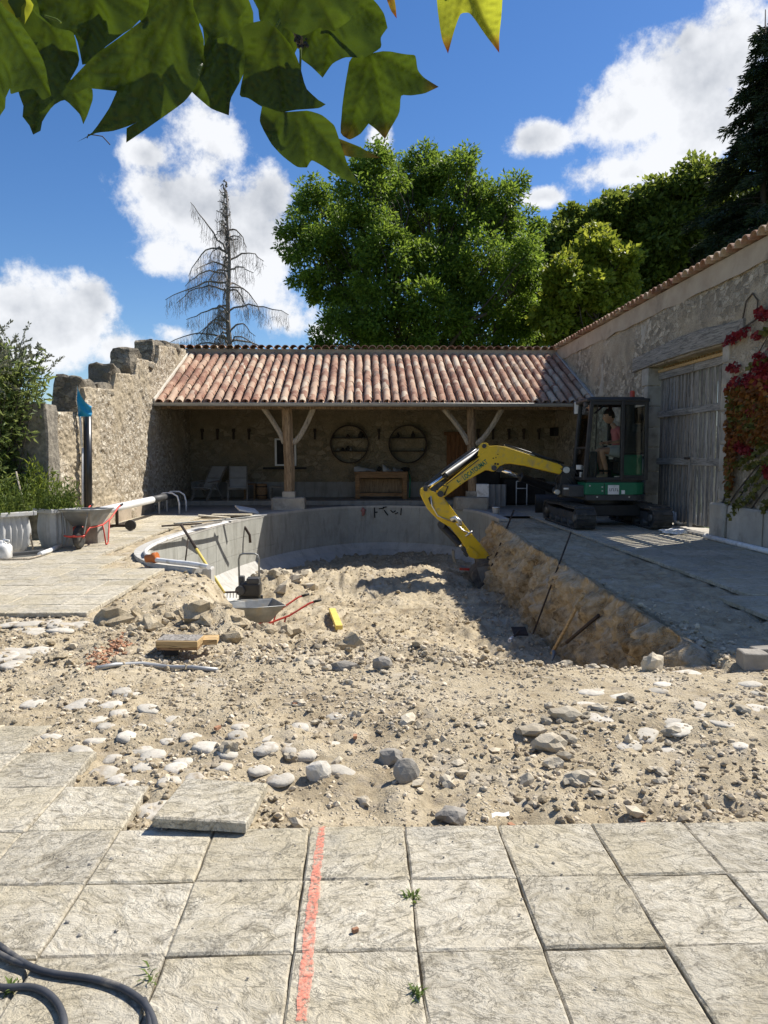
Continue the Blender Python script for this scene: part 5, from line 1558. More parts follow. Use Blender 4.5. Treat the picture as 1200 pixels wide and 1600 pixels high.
    m = MB(); m.tube([(c.x + .02, c.y, c.z + .1), (c.x + .1, c.y - .02, c.z + .16), (xa1 - .08, YF - .05, zr + .02)], .014, 6); m.build('mirror_arm', MT['black'], EX)
    c = P(925, 634); m = MB(); m.box((c.x - .06, YN + .2, zr - .04), (.07, .12, .09)); m.build('work_lamp', MT['dgrey'], EX, .01)
    # seat, consoles
    sx = P(972, 700, 15.0).x; hz = P(965, 711, 15.0).z
    m = MB(); m.box((sx - .02, 15.05, hz - .09), (.34, .38, .10)); m.bar((sx + .15, 15.02, hz), (sx + .22, 15.02, hz + .62), .44, .10, (0, 1, 0)); m.box((sx + .02, 15.08, hz - .26), (.26, .30, .25)); m.build('seat', MT['dgrey'], EX, .03, 3)
    for yy in (15.30,):
        m = MB(); a = P(935, 696, yy); m.box((a.x + .30, yy, a.z - .06), (.42, .11, .12)); m.box((a.x + .28, yy, a.z - .30), (.22, .09, .40)); m.tube([(a.x + .10, yy, a.z), (a.x + .06, yy, a.z + .10)], .016, 6); m.build('console', MT['black'], EX, .012)
    m = MB(); a = P(922, 700, 15.2); m.box((a.x + .05, 15.25, (ZT2 + a.z) / 2 - .02), (.13, .35, a.z - ZT2 - .1)); m.build('front_console', MT['black'], EX, .02)
    for yy in (14.9, 15.13):
        m = MB(); a = P(930, 720, yy); m.tube([(a.x, yy, ZT2 + .02), (a.x + .03, yy, ZT2 + .55)], .012, 6); m.box((a.x - .02, yy, ZT2 + .05), (.16, .10, .03)); m.build('travel_lever', MT['black'], EX)
    # pale mat on the step
    m = MB(); a = P(965, 749); m.box((a.x, YN + .06, ZT2 + .075), (.09, .05, .025)); m.build('door_catch', MT['alu'], EX, .004)
cab()
# front of the machine: swing post, lamp box, cylinders
m = MB()
a = P(893, 766, 15.1); m.box((a.x, 15.0, a.z), (.32, .55, .23)); m.build('front_box', MT['dgrey'], EX, .015)
m = MB(); a = P(886, 766, 14.72); m.box((a.x - .02, 14.716, a.z + .03), (.10, .02, .04)); m.build('headlamp', MT['alu'], EX, .006)
m = MB()
c = P(880, 745, YB); m.cyl((c.x + .03, YB, .55), (c.x + .03, YB, 1.12), .14, 14); m.box((c.x - .02, YB, .72), (.34, .34, .22)); m.prism([Vector((c.x - .16, 0, .62)), Vector((c.x + .22, 0, .60)), Vector((c.x + .18, 0, 1.16)), Vector((c.x - .06, 0, 1.20))], (0, YB - .21, 0), (0, YB - .15, 0)); m.prism([Vector((c.x - .16, 0, .62)), Vector((c.x + .22, 0, .60)), Vector((c.x + .18, 0, 1.16)), Vector((c.x - .06, 0, 1.20))], (0, YB + .15, 0), (0, YB + .21, 0)); m.build('swing_post', MT['black'], EX, .012)
m = MB(); c = P(880.5, 734, YB); m.cyl((c.x, YB - .24, c.z), (c.x, YB + .24, c.z), .065, 14); c2 = P(867, 768, YB); m.cyl((c2.x, YB - .22, c2.z), (c2.x, YB + .22, c2.z), .05, 12); m.build('pivot_pin', MT['alu'], EX)
m = MB()
for (pts, r) in (([(900, 752), (890, 738), (880, 728), (872, 724)], .016), ([(903, 757), (893, 745), (884, 736), (866, 728)], .016), ([(896, 757), (888, 748), (880, 744)], .02), ([(906, 748), (898, 735), (886, 731), (876, 734)], .014), ([(880, 738), (868, 746), (872, 760), (886, 764)], .014)):
    m.tube([P(x, y, 15.15 + .06 * i) for i, (x, y) in enumerate(pts)], r, 6)
m.build('hydraulic_hose', MT['black'], EX)
m = MB(); c = P(904, 730, 15.0); m.box((c.x, 15.0, c.z), (.08, .06, .09)); c = P(907, 744, 14.9); m.box((c.x, 14.9, c.z), (.03, .03, .16)); m.build('valve_tag', MT['white'], EX)

BOOM = [(878.3, 727.4), (856.7, 720.5), (835, 713.8), (813, 706.5), (787, 698), (775, 696.4), (763.5, 697), (757, 703), (746, 715), (720, 737), (692, 760), (682, 768), (684, 777), (692, 777.5), (726.7, 751.5), (757, 734.5), (764, 735), (770, 737), (774, 734), (778.7, 728.5), (787, 725), (796, 724.5), (820, 728), (835, 731.8), (874, 741.4), (881, 735)]
m = MB(); m.prism([P(x, y, YB) * 1 for x, y in BOOM], (0, -.135, 0), (0, .135, 0)); BM = m.build('boom', MT['yellow'], EX, .014, 2)
def pl(poly, y0, y1, name, mat, parent=EX, bev=.01):
    m = MB(); m.prism([P(x, y, YB) for x, y in poly], (0, y0, 0), (0, y1, 0)); return m.build(name, MT[mat], parent, bev)
m = MB()
for s in (-1, 1): m.prism([P(x, y, YB) for x, y in ((745, 713), (748, 698), (754, 692), (760, 692.5), (764, 698), (757, 706), (749, 713))], (0, s * .10 - .02, 0), (0, s * .10 + .02, 0))
m.build('cylinder_bracket', MT['yellow'], BM, .008)
m = MB(); c = P(770, 731, YB)
m.cyl((c.x, YB - .16, c.z), (c.x, YB + .16, c.z), .055, 12); c = P(755, 697, YB); m.cyl((c.x, YB - .14, c.z), (c.x, YB + .14, c.z), .045, 12); c = P(687, 771, YB); m.cyl((c.x, YB - .19, c.z), (c.x, YB + .19, c.z), .065, 12)
m.build('boom_pin', MT['dgrey'], BM)
m = MB(); c = P(769, 732, YB)
for (x, y, r) in ((769, 732, .030), (772, 724.5, .022), (776, 725, .022), (776, 710, .012), (769, 716, .014), (773, 715, .012)):
    c = P(x, y, YB); m.cyl((c.x, YB - .142, c.z), (c.x, YB - .12, c.z), r, 10)
m.build('boom_bolt', MT['iron'], BM)
m = MB(); m.tube([P(788, 697, YB) + Vector((0, -.05, .025)), P(812, 704.5, YB) + Vector((0, -.05, .03)), P(836, 712, YB) + Vector((0, -.05, .025)), P(856, 718.5, YB) + Vector((0, -.05, .02)), P(880, 726, YB) + Vector((0, -.05, .03))], .02, 6); m.tube([P(788, 697, YB) + Vector((0, .06, .025)), P(836, 712, YB) + Vector((0, .06, .03)), P(880, 726, YB) + Vector((0, .06, .03))], .02, 6); m.build('boom_hose', MT['black'], BM)
pl([(788, 694.5), (812, 702), (835, 710), (835, 712.5), (811, 705), (788, 697)], -.03, .03, 'hose_guard', 'white', BM, .004)
def letter(txt, a, b, size, name):
    cu = bpy.data.curves.new(name, 'FONT'); cu.body = txt; cu.size = size; cu.extrude = .0015; cu.offset = .0035
    cu.materials.append(MT['green']); o = bpy.data.objects.new(name, cu); COL.objects.link(o)
    p, q = P(*a, YB - .137), P(*b, YB - .137); d = q - p
    o.location = p; o.rotation_euler = (R(90), -math.atan2(d.z, d.x), 0)
    bpy.context.view_layer.update()
    w = o.dimensions.x; k = d.length / max(w, 1e-3); o.scale = (k, 1, 1)
    dg = bpy.context.evaluated_depsgraph_get(); me = bpy.data.meshes.new_from_object(o.evaluated_get(dg)); mw = o.matrix_world.copy()
    n = bpy.data.objects.new(name, me); COL.objects.link(n); bpy.data.objects.remove(o); n.matrix_basis = Matrix.LocRotScale(p, Euler((R(90), -math.atan2(d.z, d.x), 0)), (k, 1, 1))
    put(n, BM); return n
letter('LOCATOUMAT', (725.5, 750.3), (762.5, 723.3), .135, 'lettering')
letter('L', (715.5, 754.5), (719.5, 751.6), .085, 'lettering')
m = MB(); c = P(719, 756, YB - .137); m.box((c.x, c.y, c.z), (.02, .006, .02)); m.build('lettering_dot', MT['green'], BM)

STICK = [(657, 764), (662, 760.5), (668, 761.5), (674, 767), (682, 770), (692, 776), (711.5, 802), (733, 830), (750.5, 850), (765.7, 869), (767, 873), (760, 874.5), (746, 873.7), (731, 868), (726.7, 856), (716, 840), (703, 823), (693, 818), (685.5, 813), (676, 804), (668, 795), (660, 780), (656.5, 772)]
m = MB(); m.prism([P(x, y, YB) for x, y in STICK], (0, -.105, 0), (0, .105, 0)); ST = m.build('dipper_arm', MT['yellow'], EX, .014, 2)
for s in (-1,):
    pl([(668, 778), (671, 776), (675, 781), (674.5, 789), (671.5, 787)], -.109, -.10, 'arm_hole_dark', 'black', ST, 0)  # flat black patch, paints the dark inside a hole in the arm
pl([(679, 770), (690, 775), (704, 797), (712, 812), (704, 815), (690, 812), (681, 800), (677, 786)], -.128, -.106, 'arm_plate', 'yellow', ST, .006)
m = MB()
for (x, y, r) in ((664, 764, .045), (728, 866, .04), (762, 871, .045), (708, 812, .05)): c = P(x, y, YB); m.cyl((c.x, YB - .14, c.z), (c.x, YB + .14, c.z), r, 12)
m.build('arm_pin', MT['dgrey'], ST)
m = MB(); m.tube([P(704, 812, YB - .17), P(711, 809, YB - .19), P(718, 814, YB - .19), P(719, 820, YB - .16)], .045, 8); m.build('hose_clamp', MT['alu'], ST)
m = MB(); m.tube([P(713, 818, YB - .14), P(724, 829, YB - .14), P(735, 834, YB - .14)], .016, 6); m.tube([P(673, 775, YB - .13), P(675, 790, YB - .14), P(684, 806, YB - .14), P(704, 814, YB - .15)], .014, 6); m.tube([P(727, 838, YB - .14), P(738, 830, YB - .14)], .02, 6); m.build('grease_line', MT['alu'], ST)
def ram(a, b, f, r, name):
    m = MB(); p, q = P(*a, YB), P(*b, YB); mid = p.lerp(q, f)
    m.tube([p, mid, mid + (q - p).normalized() * .002, mid + (q - p).normalized() * .05], [r, r, r * 1.15, r * 1.15], 12)
    o = m.build(name, MT['black'], EX)
    for e in (p, q): m = MB(); m.cyl(e + Vector((0, -.1, 0)), e + Vector((0, .1, 0)), r * .9, 10); m.build('ram_eye', MT['dgrey'], o)
    m = MB(); m.cyl(mid, q, r * .5, 10); m.build('ram_rod', MT['chrome'], o); return o
ram((752, 704), (665, 764), .62, .075, 'dipper_ram')
m = MB(); m.tube([P(744, 702, YB - .08), P(715, 722, YB - .085), P(690, 741, YB - .08)], .013, 6); m.tube([P(742, 700, YB + .08), P(700, 729, YB + .085), P(672, 752, YB + .08)], .013, 6); m.build('ram_pipe', MT['alu'], EX)
m = MB(); m.prism([P(x, y, YB) for x, y in ((746, 703), (742, 698), (700, 728), (664, 757), (667, 762), (704, 735))], (0, .05, 0), (0, .11, 0)); m.build('ram_guard', MT['black'], EX, .006)
ram((867, 766), (779, 732), .58, .085, 'lift_ram')
ram((689, 820), (726, 858), .72, .075, 'bucket_ram')
pl([(727, 858), (731, 852), (740, 858), (748, 866), (742, 872), (732, 869)], -.15, -.11, 'link', 'yellow', EX, .008)
pl([(727, 858), (731, 852), (740, 858), (748, 866), (742, 872), (732, 869)], .11, .15, 'link', 'yellow', EX, .008)
# bucket: curved shell between two cheeks, toothed lip
def bucket(prof, y0, y1, name, parent, thing_=None, mat='steel'):
    m = MB(); pts = [P(x, y, YB) for x, y in prof]
    outer = pts; c = sum(pts, Vector()) / len(pts); inner = [p + (c - p).normalized() * .02 for p in pts]
    n = len(pts); vs = [p + Vector((0, y0, 0)) for p in outer] + [p + Vector((0, y1, 0)) for p in outer] + [p + Vector((0, y0, 0)) for p in inner] + [p + Vector((0, y1, 0)) for p in inner]
    fs = []
    for j in range(n - 1): fs += [(j, j + 1, n + j + 1, n + j), (2 * n + j, 3 * n + j, 3 * n + j + 1, 2 * n + j + 1), (j, 2 * n + j, 2 * n + j + 1, j + 1), (n + j, n + j + 1, 3 * n + j + 1, 3 * n + j)]
    fs += [(0, n, 3 * n, 2 * n), (n - 1, 3 * n - 1, 4 * n - 1, 2 * n - 1)]
    m.add(vs, fs)
    for y in (y0, y1): m.prism(pts, (0, y - .012, 0), (0, y + .012, 0))
    return m.build(name, MT[mat], parent, .004)
BP = [(768, 876), (756, 877), (744, 882), (737, 890), (734.5, 899), (737, 908), (744, 916), (756, 923)]
m = MB(); m.tube([P(694, 774, YB - .16), P(700, 760, YB - .20), P(690, 758, YB - .19), P(683, 766, YB - .15)], .015, 6); m.build('loop_hose', MT['black'], ST)
m = MB(); m.tube([P(696, 757, YB - .145), P(722, 738.5, YB - .145), P(748, 718, YB - .145)], .010, 6); m.build('boom_pipe', MT['dgrey'], BM)
bk = bucket(BP, -.24, .24, 'bucket', EX)
m = MB()
for k in range(4):
    y = -.21 + .14 * k; m.prism([P(x, yy, YB) for x, yy in ((752, 920), (757, 918), (766, 927), (764, 929))], (0, y - .03, 0), (0, y + .03, 0))
m.build('bucket_tooth', MT['steel'], bk, .003)
m = MB()
for s in (-.09, .09): m.prism([P(x, y, YB) for x, y in ((742, 872), (768, 871), (771, 880), (756, 886), (744, 884))], (0, s - .02, 0), (0, s + .02, 0))
m.build('bucket_ear', MT['steel'], bk, .006)
m = MB(); m.prism([P(x, y, YB) for x, y in ((742, 884), (768, 880), (760, 900), (750, 908))], (0, -.257, 0), (0, -.25, 0)); m.build('worn_plate', MT['alu'] if False else MT['tray'], bk)

# driver
DR = thing('person', 'digger driver in a pink shirt and pale shorts seated facing left at the levers', 'person', tuple(P(966, 711, 15.02)))
def driver():
    Yc = 15.02
    p = lambda x, y, dy=0: P(x, y, Yc) + Vector((0, dy, 0))
    pel = p(966, 704); hd = p(951, 651)
    nodes = [(pel, (.13, .12)), (p(966, 692), (.12, .105)), (p(965, 680), (.135, .11)), (p(962, 671), (.12, .09)), (p(957.5, 664.5), .052), (p(955, 660), .05)]
    edges = [(0, 1), (1, 2), (2, 3), (3, 4), (4, 5)]
    def chain(start, pts):
        k = start
        for q in pts: nodes.append(q); edges.append((k, len(nodes) - 1)); k = len(nodes) - 1
        return k
    for s in (-1, 1):
        dy = s * .17
        h = chain(3, [(p(963.5, 670.5, dy * .9), .062), (p(966.5, 680, dy * 1.25), .048), (p(967, 689, dy * 1.3), .04), (p(958, 690.8, dy * 1.25), .036), (p(951.5, 691.5, dy * 1.2), .027)])
        chain(h, [(p(948, 691.5, dy * 1.2), .030), (p(945.8, 693, dy * 1.2), .026)])
        f = chain(0, [(p(961, 706.5, s * .10), .092), (p(948, 704.5, s * .13), .08), (p(936.5, 704, s * .15), .062), (p(938.5, 715, s * .15), .056), (p(942, 727, s * .14), .048), (p(943.5, 738, s * .14), .036)])
        chain(f, [(p(942.5, 744.5, s * .14), .04), (p(935, 745.5, s * .145), .04), (p(928.5, 746, s * .15), .034)])
    skin_body('body', nodes, edges, MT['skin'], DR)
    # fingers closed on the levers
    for s in (-1, 1):
        dy = s * .205; m = MB(); b = p(946.5, 692.5, dy)
        for k in range(4):
            y = (k - 1.5) * .020; m.tube([b + Vector((.02, y, .008)), b + Vector((-.028, y, .020)), b + Vector((-.050, y, .000)), b + Vector((-.044, y, -.030 + .004 * abs(k - 1))), b + Vector((-.020, y, -.036))], [.010, .0095, .009, .008, .006], 6)
        m.tube([b + Vector((.02, -s * .036, .0)), b + Vector((-.012, -s * .052, .008)), b + Vector((-.04, -s * .044, .002))], [.012, .010, .007], 6)
        m.build('fingers', MT['skin'], DR)
    # head in profile, looking left (towards -X) and slightly down
    def head():
        m = MB(); nu, nv = 32, 24; c = hd
        def fn(u, v):
            th = 2 * math.pi * u; ph = math.pi * v; x = -math.cos(th) * math.sin(ph); y = math.sin(th) * math.sin(ph); z = math.cos(ph)
            rx, ry, rz = .105, .079, .135
            q = Vector((x * rx, y * ry, z * rz))
            front = max(0, -x) ** 2
            if z < -.1: q.x += .018 * (-z) * (1 if x > 0 else -.2); q.y *= 1 - .22 * (-z - .1)
            lat = abs(y)
            def bumpf(z0, sz, sy, amt): return amt * math.exp(-((z - z0) / sz) ** 2 - (lat / sy) ** 2) * front
            q.x -= bumpf(-.16, .11, .16, .030) + bumpf(-.05, .16, .13, .012) + bumpf(-.48, .07, .25, .012) + bumpf(-.62, .07, .22, .010) + bumpf(-.86, .12, .3, .016) + bumpf(.22, .1, .5, .008)
            q.x += .014 * math.exp(-((z - .06) / .09) ** 2 - ((lat - .36) / .16) ** 2) * front + .006 * math.exp(-((z + .55) / .025) ** 2 - (lat / .28) ** 2) * front
            return Matrix.Rotation(-.12, 3, 'Y') @ q + c
        m.grid(nu, nv, fn); return m.build('head', MT['skin'], DR)
    hdobj = head()
    m = MB()
    for s in (-1, 1):
        m.rock(hd + Vector((.012, s * .080, -.012)), .034, 3, 2, (.75, .28, 1.0), .1)
    m.build('ear', MT['skin'], hdobj)
    m = MB()
    for s in (-1, 1): m.rock(hd + Vector((-.092, s * .030, .010)), .012, 1, 2, (.8, 1, .8), 0)
    m.build('eye', MT['white'], hdobj); m = MB()
    for s in (-1, 1): m.rock(hd + Vector((-.101, s * .030, .010)), .0055, 1, 1, (.6, 1, 1), 0); m.bar(hd + Vector((-.098, s * .014, .034)), hd + Vector((-.088, s * .048, .032)), .010, .008)
    m.build('brow_and_iris', MT['hair'], hdobj)
    m = MB(); r = random.Random(2)
    def hf(u, v):
        th = 2 * math.pi * u; ph = math.pi * .60 * v; x = -math.cos(th) * math.sin(ph); y = math.sin(th) * math.sin(ph); z = math.cos(ph)
        lim = .34 if x < -.3 else (-.05 if x < .2 else -.42)
        z2 = max(z, lim); k = 1.10 + .05 * mnoise.noise(Vector((x * 6, y * 6, z * 6)))
        if z < lim: k = .9
        return Matrix.Rotation(-.12, 3, 'Y') @ Vector((x * .108 * k + .006, y * .082 * k, z2 * .140 * k + .008)) + hd
    m.grid(36, 18, hf); m.build('hair', MT['hair'], hdobj)
    # clothes
    n2 = [(p(966.5, 702), (.15, .135)), (p(966, 692), (.145, .13)), (p(965, 681), (.155, .128)), (p(962, 671.5), (.13, .105)), (p(959.5, 667), (.075, .07))]
    e2 = [(0, 1), (1, 2), (2, 3), (3, 4)]
    for s in (-1, 1):
        k = len(n2); n2 += [(p(963.5, 671, s * .155), .078), (p(966, 678.5, s * .21), .07), (p(967, 684, s * .22), .066)]; e2 += [(3, k), (k, k + 1), (k + 1, k + 2)]
    skin_body('shirt', n2, e2, MT['shirt'], DR)
    n3 = [(p(966.5, 705), (.15, .14))]; e3 = []
    for s in (-1, 1):
        k = len(n3); n3 += [(p(960, 706.5, s * .10), .108), (p(952, 705.5, s * .125), .102), (p(945, 705, s * .135), .096)]; e3 += [(0, k), (k, k + 1), (k + 1, k + 2)]
    skin_body('shorts', n3, e3, MT['shorts'], DR)
    for s in (-1, 1):
        n4 = [(p(943.5, 739, s * .14), .056), (p(943, 744.3, s * .14), .058), (p(935.5, 745.3, s * .145), .055), (p(927.5, 746.2, s * .15), .046)]
        skin_body('boot', n4, [(0, 1), (1, 2), (2, 3)], MT['boot'], DR)
        m = MB(); m.tube([p(943.5, 734, s * .14), p(943.5, 737.5, s * .14)], .056, 10); m.build('sock', MT['dark'], DR)
driver()
# ------------------------------------------------------------------ stones set in and lying on the dirt
def hit(px, py):
    """first meeting of a photo pixel's ray with the ground sheet"""
    d = ray(px, py); t = np.arange(2.5, 26, .01) / d.y
    h = ground_h(d.x * t, d.y * t); k = np.nonzero(CAMH + d.z * t < h)[0]
    t = t[k[0]] if len(k) else t[-1]
    return O + d * float(t)
ROCKS = []
for k in range(9):
    m = MB(); m.rock((0, 0, 0), 1, 20 + k, 2 if k < 5 else 1, (1, 1, 1), .55); ROCKS.append(m.mesh('stone', MT['pebble']))
DABS = []
for k in range(6):
    m = MB(); n = 12; r = random.Random(k); prof = ((1.0, -.3), (1.02, .08), (.86, .26), (.5, .38))
    rr = [1 + r.uniform(-.16, .16) for _ in range(n)]; vs = []
    for (q, z) in prof:
        for j in range(n):
            a = 2 * math.pi * j / n; vs.append((math.cos(a) * q * rr[j], math.sin(a) * q * rr[j], z + r.uniform(-.05, .05)))
    vs.append((0, 0, .40)); fs = [(i * n + j, i * n + (j + 1) % n, (i + 1) * n + (j + 1) % n, (i + 1) * n + j) for i in range(3) for j in range(n)] + [(3 * n + j, 3 * n + (j + 1) % n, 4 * n) for j in range(n)]
    m.add(vs, fs, True); DABS.append(m.mesh('stone', MT['dab']))
nst = 0
CLODS = []
for k in range(4):
    m = MB(); m.rock((0, 0, 0), 1, 60 + k, 2, (1, 1, 1), .5); CLODS.append(m.mesh('stone', MT['clod']))
def gstone(x, y, me, sc, rot=None, sink=0):
    global nst
    o = bpy.data.objects.new('stone', me); COL.objects.link(o); o.parent = GROUND
    o.location = (x, y, gh(x, y) + sink); o.rotation_euler = rot or (random.uniform(-.2, .2), random.uniform(-.2, .2), random.uniform(0, 6.28)); o.scale = sc; nst += 1
    return o
# round mortar stones that carried the old slabs (photo px centres at scale 2, origin 0,1040)
DZ_ = [(380,63),(417,75),(345,120),(372,135),(465,137),(303,160),(332,180),(435,172),(535,150),(533,175),(750,172),(162,220),(298,222),(397,215),(522,215),(605,212),(650,245),(742,207),(840,210),(900,237),(955,250),(255,262),(350,265),(440,240),(475,263),(572,272),(715,265),(830,250),(322,313),(450,302),(550,305),(370,340),(605,342),(695,300),(810,300),(875,330),(1065,305),(400,362),(530,368),(690,355),(490,430),(1050,208),(1045,130),(935,180)]
P4 = [(50,200),(190,197),(310,190),(385,210),(485,195),(128,235),(262,232),(385,240),(30,360),(25,395),(235,355),(105,370),(130,395),(90,425),(75,455),(210,690),(510,700)]
R4 = [(100,378),(290,410),(265,510),(610,580),(905,615),(1010,710),(660,630),(430,630),(800,560),(500,370),(170,550),(60,470),(1130,520),(1090,330),(1160,390),(760,500),(700,250),(560,330),(330,690),(580,730)]
for (x, y) in DZ_:
    p = gp(x / 2, 1040 + y / 2 + 4, -.02); s = random.uniform(.046, .064) * (1.35 if (x, y) == (490, 430) else 1)
    gstone(p.x, p.y, DABS[random.randrange(6)], (s * random.uniform(.9, 1.15), s * random.uniform(.85, 1.1), random.uniform(.030, .046)), (random.uniform(-.14, .14), random.uniform(-.14, .14), random.uniform(0, 6.28)), -.004)
for (x, y) in P4:
    p = gp(x / 4, 920 + y / 4 + 2, -.02); s = random.uniform(.075, .12)
    gstone(p.x, p.y, DABS[random.randrange(6)], (s * random.uniform(.9, 1.3), s, .04), (random.uniform(-.1, .1), random.uniform(-.1, .1), random.uniform(0, 6.28)), .0)
for (x, y) in R4:
    p = gp(900 + x / 4, 980 + y / 4 + 2, -.02); s = random.uniform(.045, .082)
    gstone(p.x, p.y, DABS[random.randrange(6)], (s * 1.3, s, random.uniform(.022, .04)), (random.uniform(-.12, .12), random.uniform(-.12, .12), random.uniform(0, 6.28)), -.004)
# loose rubble, the larger pieces one by one
CL = [((860, 1150), .35, 26), ((700, 1210), .4, 20), ((945, 1225), .25, 16), ((570, 1052), .45, 22), ((860, 1018), .35, 10), ((760, 1120), .5, 14), ((1000, 1120), .5, 14), ((640, 1260), .4, 10), ((1110, 1240), .4, 10), ((500, 1130), .3, 8)]
for (px, sp, n) in CL:
    c = gp(px[0], px[1], -.02)
    for k in range(n):
        x = c.x + random.gauss(0, sp); y = c.y + random.gauss(0, sp * .6)
        if slab_zone(np.array([x]), np.array([y + .02]))[0] or y < 2.84: continue
        s = .010 + .034 * random.random() ** 2.6
        gstone(x, y, ROCKS[random.randrange(9)], (s * random.uniform(.9, 1.5), s * random.uniform(.7, 1.1), s * random.uniform(.45, .8)), None, s * .25)
for k in range(34):     # heap of broken concrete at the foot of the pool wall
    p = gp(random.gauss(445, 26), random.gauss(893, 8), -.95); s = random.uniform(.05, .16)
    gstone(p.x, p.y, ROCKS[random.randrange(9)], (s * 1.2, s, s * .75), (random.uniform(-.6, .6), random.uniform(-.6, .6), random.uniform(0, 6)), s * .3)
for k in range(60):     # clods on the spoil heap
    x, y = random.gauss(-1.25, .4), random.gauss(6.7, .4); s = .03 + .10 * random.random() ** 2
    gstone(x, y, CLODS[random.randrange(4)], (s * 1.1, s, s * .8), None, s * .15)

# everything smaller: crumbs of rubble over the dig
def rubble_field(n, seed, smin, smax, region, name, mat):
    g = np.random.default_rng(seed)
    bm = bmesh.new(); bmesh.ops.create_icosphere(bm, subdivisions=1, radius=1)
    T = [np.array([v.co[:] for v in bm.verts]) for _ in range(1)][0]; F = np.array([[v.index for v in f.verts] for f in bm.faces]); bm.free()
    X, Y = region(g, n)
    d = sdist(X, Y, PIT)
    dens = .5 + .5 * np.clip(fbm(X, Y, 1.1, 3, seed) * 2.2 + fbm(X, Y, 4.5, 2, seed + 1) * 1.4, -1, 1)
    k = (g.random(n) < dens * .95 + .05) & ~slab_zone(X, Y + .02) & ((Y > 2.80))
    k &= ~((X > 2.75) & (g.random(n) > .2))
    k &= ~((d < .0) & (Y > 9.3) & (X > -4.2) & (X < 3))
    X, Y = X[k], Y[k]; n = len(X)
    Z = ground_h(X, Y)
    s = smin + (smax - smin) * g.random(n) ** 4.2
    q = g.normal(size=(n, 4)); q /= np.linalg.norm(q, axis=1, keepdims=True); w, x, y, z = q.T
    Rm = np.stack([1 - 2 * (y * y + z * z), 2 * (x * y - z * w), 2 * (x * z + y * w), 2 * (x * y + z * w), 1 - 2 * (x * x + z * z), 2 * (y * z - x * w), 2 * (x * z - y * w), 2 * (y * z + x * w), 1 - 2 * (x * x + y * y)], 1).reshape(n, 3, 3)
    ax = g.uniform(.55, 1.4, (n, 1, 3)); V = T[None] * (1 + g.uniform(-.28, .28, (n, len(T), 1))) * ax
    V = np.einsum('nij,nkj->nki', Rm, V); V[..., 2] *= .75
    V = V * s[:, None, None] + np.stack([X, Y, Z + s * .25], 1)[:, None]
    Fi = (F[None] + (np.arange(n) * len(T))[:, None, None]).reshape(-1, 3)
    return stuff(np_obj(name, V.reshape(-1, 3), Fi, MT[mat], GROUND))
def reg_near(g, n): return g.uniform(-3.6, 4.2, n), 2.8 + 4.2 * g.random(n) ** 1.25
def reg_far(g, n): return g.uniform(-3.1, 2.9, n), 5.2 + 15 * g.random(n) ** 1.6
m_ = MT['crumb'] = simple('rubble crumbs', (.37, .30, .20), (.55, .475, .355), 5, .95, bump=.3, bscale=60)
nt = m_.node_tree; pb = [n for n in nt.nodes if n.type == 'BSDF_PRINCIPLED'][0]; src = pb.inputs['Base Color'].links[0].from_socket
hs = nt.nodes.new('ShaderNodeHueSaturation'); gm = nt.nodes.new('ShaderNodeNewGeometry'); ml = nt.nodes.new('ShaderNodeMath'); ml.operation = 'MULTIPLY_ADD'; ml.inputs[1].default_value = .75; ml.inputs[2].default_value = .60
nt.links.new(gm.outputs['Random Per Island'], ml.inputs[0]); nt.links.new(ml.outputs[0], hs.inputs['Value']); nt.links.new(src, hs.inputs['Color']); nt.links.new(hs.outputs[0], pb.inputs['Base Color'])
rubble_field(56000, 3, .0025, .018, reg_near, 'rubble', 'crumb')
rubble_field(26000, 5, .005, .030, reg_far, 'rubble', 'crumb')
def reg_bank(g, n):
    t = g.random(n); return np.interp(t, [0, 1], [2.5, 2.85]) + g.normal(size=n) * .10 + .1, 5.0 + 11.3 * t
rubble_field(14000, 13, .004, .022, reg_near, 'clods', 'clod'); rubble_field(12000, 15, .006, .038, reg_far, 'clods', 'clod')
rubble_field(700, 8, .006, .035, reg_bank, 'rubble', 'crumb')

# named loose rocks
def rock_thing(x, y, label, sx, sy, sz, mat='pebble', seed=1, z=None, rot=0, group=None, tilt=(0, 0), rough=.3):
    p = gp(x, y, -.03 if z is None else z); h = gh(p.x, p.y)
    m = MB(); m.rock((0, 0, 0), 1, seed, 2, (sx, sy, sz), rough)
    o = m.build('rock', MT[mat]); o.location = (p.x, p.y, h + sz * .55); o.rotation_euler = (tilt[0], tilt[1], rot)
    return tag(o, label, 'rock', group)
rock_thing(635, 1212, 'round dark grey stone disc standing on edge in the rubble', .062, .036, .066, 'rockgrey', 3, None, .3, None, (-.25, 0), .12)
rock_thing(498, 1208, 'smooth pale boulder beside the round mortar stones', .06, .05, .052, 'dab', 4, None, .2, None, (0, 0), .14)
rock_thing(612, 1184, 'dark lump of stone just behind the round grey disc', .06, .05, .045, 'rockgrey', 8)
rock_thing(707, 1272, 'flat grey stone at the edge of the front paving', .075, .05, .03, 'rockgrey', 9)
rock_thing(860, 1162, 'pale block of stone, lowest of the group of three right of the middle', .085, .06, .045, 'pebble', 11)
rock_thing(832, 1140, 'long pale flat stone, left of the group of three right of the middle', .085, .055, .03, 'pebble', 13)
rock_thing(884, 1126, 'broad pale stone, farthest of the group of three right of the middle', .09, .06, .035, 'pebble', 15)
rock_thing(901, 1216, 'brownish stone in a hollow below the group of three pale stones', .06, .045, .04, 'pebble', 17)
rock_thing(1019, 1045, 'pointed pale rock perched on the crest above the deep end of the pit', .085, .06, .075, 'pebble', 19, -.05, .6)
rock_thing(598, 1056, 'dark grey lump among the rubble in the middle of the dig', .065, .05, .05, 'rockgrey', 21, -.09)
rock_thing(535, 1052, 'blue grey lump of concrete among the rubble in the middle of the dig', .085, .06, .045, 'rockgrey', 23, -.09)
